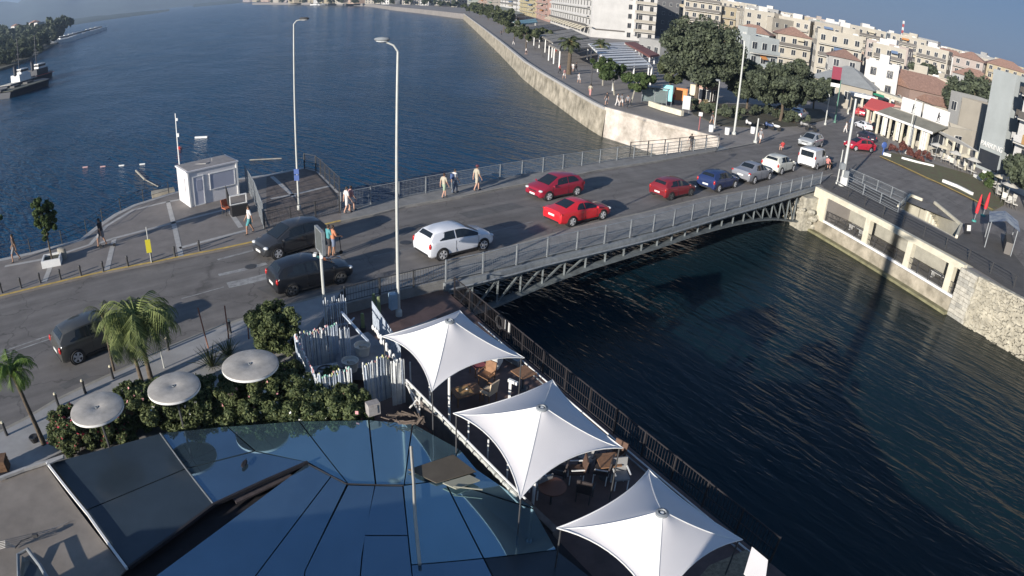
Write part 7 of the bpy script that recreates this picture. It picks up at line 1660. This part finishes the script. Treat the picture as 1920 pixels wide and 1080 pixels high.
# tugs and barge
def hullmesh(L, W_, H_, bow=.35, n=14, z0=-.3):
    mb = MB(); vs = []
    for i in range(n + 1):
        s = i / n; x = -L / 2 + L * s; w = W_ / 2 * (1 - max(0, (s - (1 - bow)) / bow) ** 2.2) * (.85 + .15 * min(1, s * 6)); zt_ = H_ * (1 + .35 * max(0, (s - .55) / .45) ** 2)
        vs += [(x, -w, zt_), (x, -w * .8, z0), (x, w * .8, z0), (x, w, zt_)]
    mb.add(vs, [(i * 4 + k, (i + 1) * 4 + k, (i + 1) * 4 + (k + 1) % 4, i * 4 + (k + 1) % 4) for i in range(n) for k in range(4)] + [(0, 1, 2, 3)]); return mb
M_hull = mat('dark_hull', (.03, .035, .05), .6); M_olive = mat('olive_barge_deck', (.13, .13, .10), .8, var=.3, vs=.4)
def tug(label, px, L, rz, red=False):
    p = at(*px, WZ); t = thing('tugboat', label, 'boat', p, rz); part('hull', hullmesh(L, L * .32, 1.5), M_hull, t, local=True)
    mb = MB(); mb.box((0, 0, 1.62), (L * .8, L * .26, .12)); part('deck', mb, mat('red_deck', (.45, .08, .05), .7) if red else M_slab, t, local=True)
    mb = MB(); mb.box((L * .08, 0, 2.6), (L * .34, L * .20, 2.0)); part('deckhouse', mb, M_white if not red else M_hull, t, local=True)
    mb = MB(); mb.box((L * .12, 0, 4.3), (L * .18, L * .16, 1.5)); wh = part('wheelhouse', mb, M_white, t, local=True); mb = MB(); mb.box((L * .12, 0, 4.5), (L * .185, L * .165, .6)); part('window_band', mb, M_glass, wh, local=True)
    mb = MB(); mb.tube([(-L * .08, 0, 3.4), (-L * .08, 0, 6.2)], .55, 10); part('funnel', mb, M_hull, t, local=True)
    mb = MB(); mb.tube([(L * .05, 0, 5), (L * .05, 0, 14)], .16, 6); mb.beam((L * .05, -1, 8), (L * .05, 1, 8), .1, .1); mb.beam((L * .05, -.7, 9.4), (L * .05, .7, 9.4), .1, .1); mb.beam((L * .05, 0, 10.4), (-L * .2, 0, 4), .06, .06); part('mast', mb, M_hull, t, local=True); return t
ba = at(4, 186, WZ); bb_ = at(82, 160, WZ); bd_ = (bb_ - ba); 
t = thing('barge', 'long low olive barge moored beside the two tugs', 'barge', (ba + bb_) / 2, math.atan2(bd_.y, bd_.x)); part('hull', hullmesh(bd_.length * 1.0, 7.5, 1.5, .12), M_hull, t, local=True); mb = MB(); mb.box((-.5, 0, 1.7), (bd_.length * .88, 7.0, .1)); part('deck', mb, M_olive, t, local=True)
for x in (-8, -2, 4): mb = MB(); mb.box((x, 1.2, 2.0), (3.0, 1.6, .5)); part('hatch', mb, M_dsteel, t, local=True)
tug('white tug with pale wheelhouse at the stern of the barge', (36, 163), 17, math.atan2(bd_.y, bd_.x)); tug('dark tug with red deck at the bow of the barge', (68, 152), 18, math.atan2(bd_.y, bd_.x), True)
hm = hullmesh(9, 2.8, 1.1, .4)
def boat(label, p, L, rz, group):
    t = thing('small_boat', label, 'boat', p, rz, group=group); s = L / 9; t.scale = (s, s, s); part('hull', hm, M_white, t, local=True); mb = MB(); mb.box((.5, 0, 1.5), (3, 1.8, 1.0)); part('cabin', mb, M_white, t, local=True); mb = MB(); mb.box((.5, 0, 1.65), (3.05, 1.85, .4)); part('window_band', mb, M_glass, t, local=True); return t
for i, (x, y) in enumerate(((118, 79), (126, 76), (134, 73.5), (142, 71), (150, 68.5), (158, 66), (166, 63.5), (174, 61), (182, 58.5))): boat('white boat moored along the harbour mole', at(x, y + .6, WZ), 22, .9, 'boats moored along the mole')
for i, (x, y) in enumerate(((590, 9.5), (606, 9.5), (700, 11), (712, 11), (740, 13), (756, 14.5), (812, 26), (832, 27))): boat('white boat moored on the far shore harbour', at(x, y, WZ), 14 if i < 6 else 9, i * .7, 'boats along the far shore')
# ================================================================== FAR BANK BITS
b = at(1203, 194); t = thing('bus_shelter', 'glass bus shelter on the promenade near the bridge', 'bus shelter', b, -.15)
M_pane = mat('shelter_glass', (.35, .42, .42), .1, trans=.6, spec=.5)
for x in (0, 1.7, 3.4): mb = MB(); mb.box((x, 0, 1.2), (.08, .08, 2.4)); mb.box((x, 1.5, 1.2), (.08, .08, 2.4)); part('post', mb, M_steel, t, local=True)
for x in (.85, 2.55): mb = MB(); mb.box((x, 0, 1.3), (1.6, .03, 1.8)); mb.box((x, 1.5, 1.3), (1.6, .03, 1.8)); part('pane', mb, M_pane, t, local=True)
mb = MB(); mb.box((1.7, .75, 2.45), (3.7, 1.8, .1)); part('roof', mb, M_steel, t, local=True)
def poster(label, px, w, h, m, rz=-.2, legs=True, name='poster_stand'):
    p = at(*px); t = thing(name, label, 'sign', p, rz)
    for x in (-w / 2 + .06, w / 2 - .06): mb = MB(); mb.box((x, 0, h * .35), (.06, .06, h * .7)); part('leg', mb, M_steel, t, local=True)
    mb = MB(); mb.box((0, 0, h * .62), (w, .12, h * .76)); part('panel', mb, m, t, local=True)
    mb = MB(); mb.box((0, -.07, h * .62), (w * .8, .02, h * .6)); part('print', mb, mat('print_of_' + m.name, tuple(min(1, c * 1.25) for c in m.node_tree.nodes['Principled BSDF'].inputs['Base Color'].default_value[:3]), .5), t, local=True); return t
poster('turquoise lit poster stand right of the bus shelter', (1249, 199), 1.4, 3.0, mat('turquoise_poster', (.25, .55, .58), .4)); poster('orange poster panel beside the turquoise one', (1274, 196), 1.9, 2.4, mat('orange_poster', (.60, .22, .07), .6)); poster('pale white information board in front of the orange panel', (1285, 213), 1.0, 2.4, mat('pale_board', (.55, .58, .56), .5)); poster('cream notice board right of the orange panel', (1298, 190), 1.1, 2.6, mat('cream_board', (.6, .56, .42), .6))
t = building('low maroon kiosk with flat white roof in the park', at(1302, 192), at(1330, 198), 3, 2.6, 'coral', 1, 2, 1, None, extras=False, name='park_kiosk')
for x, y in ((1333, 247), (1363, 252), (1411, 250)):
    p = at(x, y); mb = MB(); mb.lathe([(.28, 0), (.32, .75), (.3, .8), (.001, .82)], p, 12); solo('litter_bin', mb, M_white, 'white round litter bin at the park edge by the bridge head', 'litter bin', p, smooth=50, group='white bins at the park edge')
b = at(1310, 244); t = thing('traffic_sign', 'small round traffic sign with red white post near the quay wall', 'sign', b); mb = MB(); mb.tube([b, b + Vector((0, 0, 1.9))], .05, 6); part('post', mb, mat('red_sign_post', (.4, .12, .12), .6), t); mb = MB(); mb.box(b + Vector((0, -.05, 1.9)), (.45, .04, .45)); part('plate', mb, M_white, t)
for i, (x, y) in enumerate(((1318, 205), (1460, 212))):
    p = at(x, y); shrub(['dry beige shrub in front of the cream notice board', 'beige shrub in the middle of the junction park'][i], p, 1.0, .8, 1.7, 700, .14, leafmat('dry_foliage', (.18, .15, .08), (.32, .27, .16), 2), 10, flowers=0)
b = at(1655, 290); mb = MB(); mb.lathe([(.1, 0), (.1, .9)], b, 8); mb.ell(b + Vector((0, 0, 1.25)), (.42, .1, .42), 12, 8); solo('traffic_sign', mb, mat('sign_blue', (.05, .10, .30), .5), 'round blue sign at the tip of the grass verge', 'sign', b, smooth=True)
# red folded parasols and tarpaulin stall at the right edge
M_redp = mat('red_parasol_fabric', (.60, .03, .04), .7)
for px_, h_, lb in (((1826, 415), 2.6, 'folded red parasol leaning at the stall, left of the pair'), ((1843, 405), 2.4, 'folded red parasol right of the pair by the verge')):
    b = at(*px_); t = thing('folded_parasol', lb, 'parasol', b); e = b + Vector((.35, .2, h_)); mb = MB(); mb.tube([b, e], .03, 6); part('pole', mb, M_steel, t); mb = MB(); mb.tube([b.lerp(e, .3), b.lerp(e, .45), b.lerp(e, .8), b.lerp(e, 1.0)], [.16, .2, .14, .04], 9); part('canopy', mb, M_redp, t, smooth=True); mb = MB(); mb.lathe([(.25, 0), (.22, .15), (.001, .18)], b, 12); part('foot', mb, mat('teal_foot', (.05, .28, .25), .6), t)
b = at(1870, 462); t = thing('market_stall', 'stall roofed with patched grey and blue tarpaulin at the right edge', 'stall', b, .9)
for x in (-1.8, 1.8):
    for y in (-1.2, 1.2): mb = MB(); mb.box((x, y, 1.1), (.07, .07, 2.2)); part('post', mb, M_steel, t, local=True)
mb = MB(); mb.add([(-2.1, -1.4, 2.2), (2.1, -1.4, 2.2), (2.1, 0, 2.7), (-2.1, 0, 2.7), (-2.1, 1.4, 2.2), (2.1, 1.4, 2.2)], [(0, 1, 2, 3), (3, 2, 5, 4)]); part('tarpaulin', mb, mat('patched_tarp', (.40, .42, .40), .8, var=.3, vs=1.2, col2=(.10, .14, .24)), t, local=True)
mb = MB(); mb.box((0, -.9, .5), (3.2, .7, 1.0)); part('counter', mb, M_brail, t, local=True)
b = at(1812, 438); t = thing('sandwich_board', 'small framed board with white sheet beside the stairwell', 'sign', b, .2); mb = MB(); mb.box((0, 0, .45), (.8, .1, .9), rot=Euler((R(-15), 0, 0))); part('board', mb, M_trim, t, local=True); mb = MB(); mb.box((0, -.12, .55), (.5, .04, .5), rot=Euler((R(-15), 0, 0))); part('sheet', mb, M_white, t, local=True)
# café seating along the shops (individual chairs, small in view)
r_ = random.Random(4); cm = {}
pc = None
for i, (x, y) in enumerate([(1792, 318), (1800, 322), (1808, 318), (1816, 326), (1824, 330), (1783, 312), (1776, 308), (1768, 306), (1758, 300), (1748, 298), (1866, 360), (1874, 366), (1882, 372), (1890, 378), (1870, 372), (1880, 382), (1888, 388), (1896, 384), (1860, 352), (1900, 392)]):
    p = at(x, y)
    if pc is None: pc = chair('pale café chair among the seating before the shops', p, r_.uniform(0, 6), M_slab, M_brail, group='pale chairs on the far pavement'); pc.scale = (1.3, 1.3, 1.3)
    else: dup(pc, p, r_.uniform(0, 6))
for i, (x, y) in enumerate([(1787, 316), (1804, 321), (1820, 329), (1764, 304), (1752, 300), (1872, 364), (1886, 380)]):
    p = at(x, y); t = thing('street_parasol', 'small beige parasol over the seating on the far pavement', 'parasol', p, group='beige parasols on the far pavement'); mb = MB(); mb.tube([(0, 0, 0), (0, 0, 2.3)], .04, 6); part('pole', mb, M_steel, t, local=True); mb = MB(); mb.lathe([(1.1, 2.0), (.6, 2.25), (.001, 2.45)], (0, 0, 0), 8, cap=False); part('canopy', mb, M_awn[0] if i % 2 else M_slab, t, local=True)
for i, (x, y) in enumerate(((470, 500), (760, 455), (1120, 352), (1640, 350))):
    p = at(x, y, .004); mb = MB(); mb.lathe([(.32, 0), (.32, .012), (.27, .014), (.001, .014)], p, 20); solo('manhole_cover', mb, M_dsteel, ['dark round manhole cover in the road by the plaza kerb', 'dark round manhole cover on the road behind the white hatchback', 'dark round manhole cover in the bridge road near the crimson car', 'dark round manhole cover in the street beside the verge'][i], 'manhole cover', p)

# ================================================================== LIGHT HAZE
if HAZE > 0:
    hz_ = bpy.data.materials.new('haze'); hz_.use_nodes = True; n = hz_.node_tree; n.nodes.clear(); o = n.nodes.new('ShaderNodeOutputMaterial'); v = n.nodes.new('ShaderNodeVolumePrincipled')
    v.inputs['Color'].default_value = (.55, .72, .95, 1); v.inputs['Density'].default_value = HAZE; v.inputs['Anisotropy'].default_value = .2; n.links.new(v.outputs[0], o.inputs['Volume'])
    mb = MB(); mb.box((0, 5800, 170), (20000, 14000, 370)); hb = part('haze', mb, hz_); hb['kind'] = 'stuff'; tag(hb, 'pale sea haze over the whole bay and town')
# ================================================================== LABEL TIDY: number alike things by their place from left to right
ORDN = ['first', 'second', 'third', 'fourth', 'fifth', 'sixth', 'seventh', 'eighth', 'ninth', 'tenth', 'eleventh', 'twelfth', 'thirteenth', 'fourteenth', 'fifteenth', 'sixteenth', 'seventeenth', 'eighteenth', 'nineteenth', 'twentieth']
from collections import defaultdict
gl_ = defaultdict(list)
for o in C.objects:
    if o.parent is None and o.get('label') and o.get('category'): gl_[o['label']].append(o)
for lb, os_ in gl_.items():
    if len(os_) > 1:
        os_.sort(key=lambda o: pxof(o.location + Vector((0, 0, .5)))[0])
        if len(os_) > 20: 
            for o in os_: o['group'] = o.get('group') or lb
            continue
        for i, o in enumerate(os_): o['label'] = ('%s, %s from the left' % (lb, ORDN[i])) if i else lb + ', leftmost'
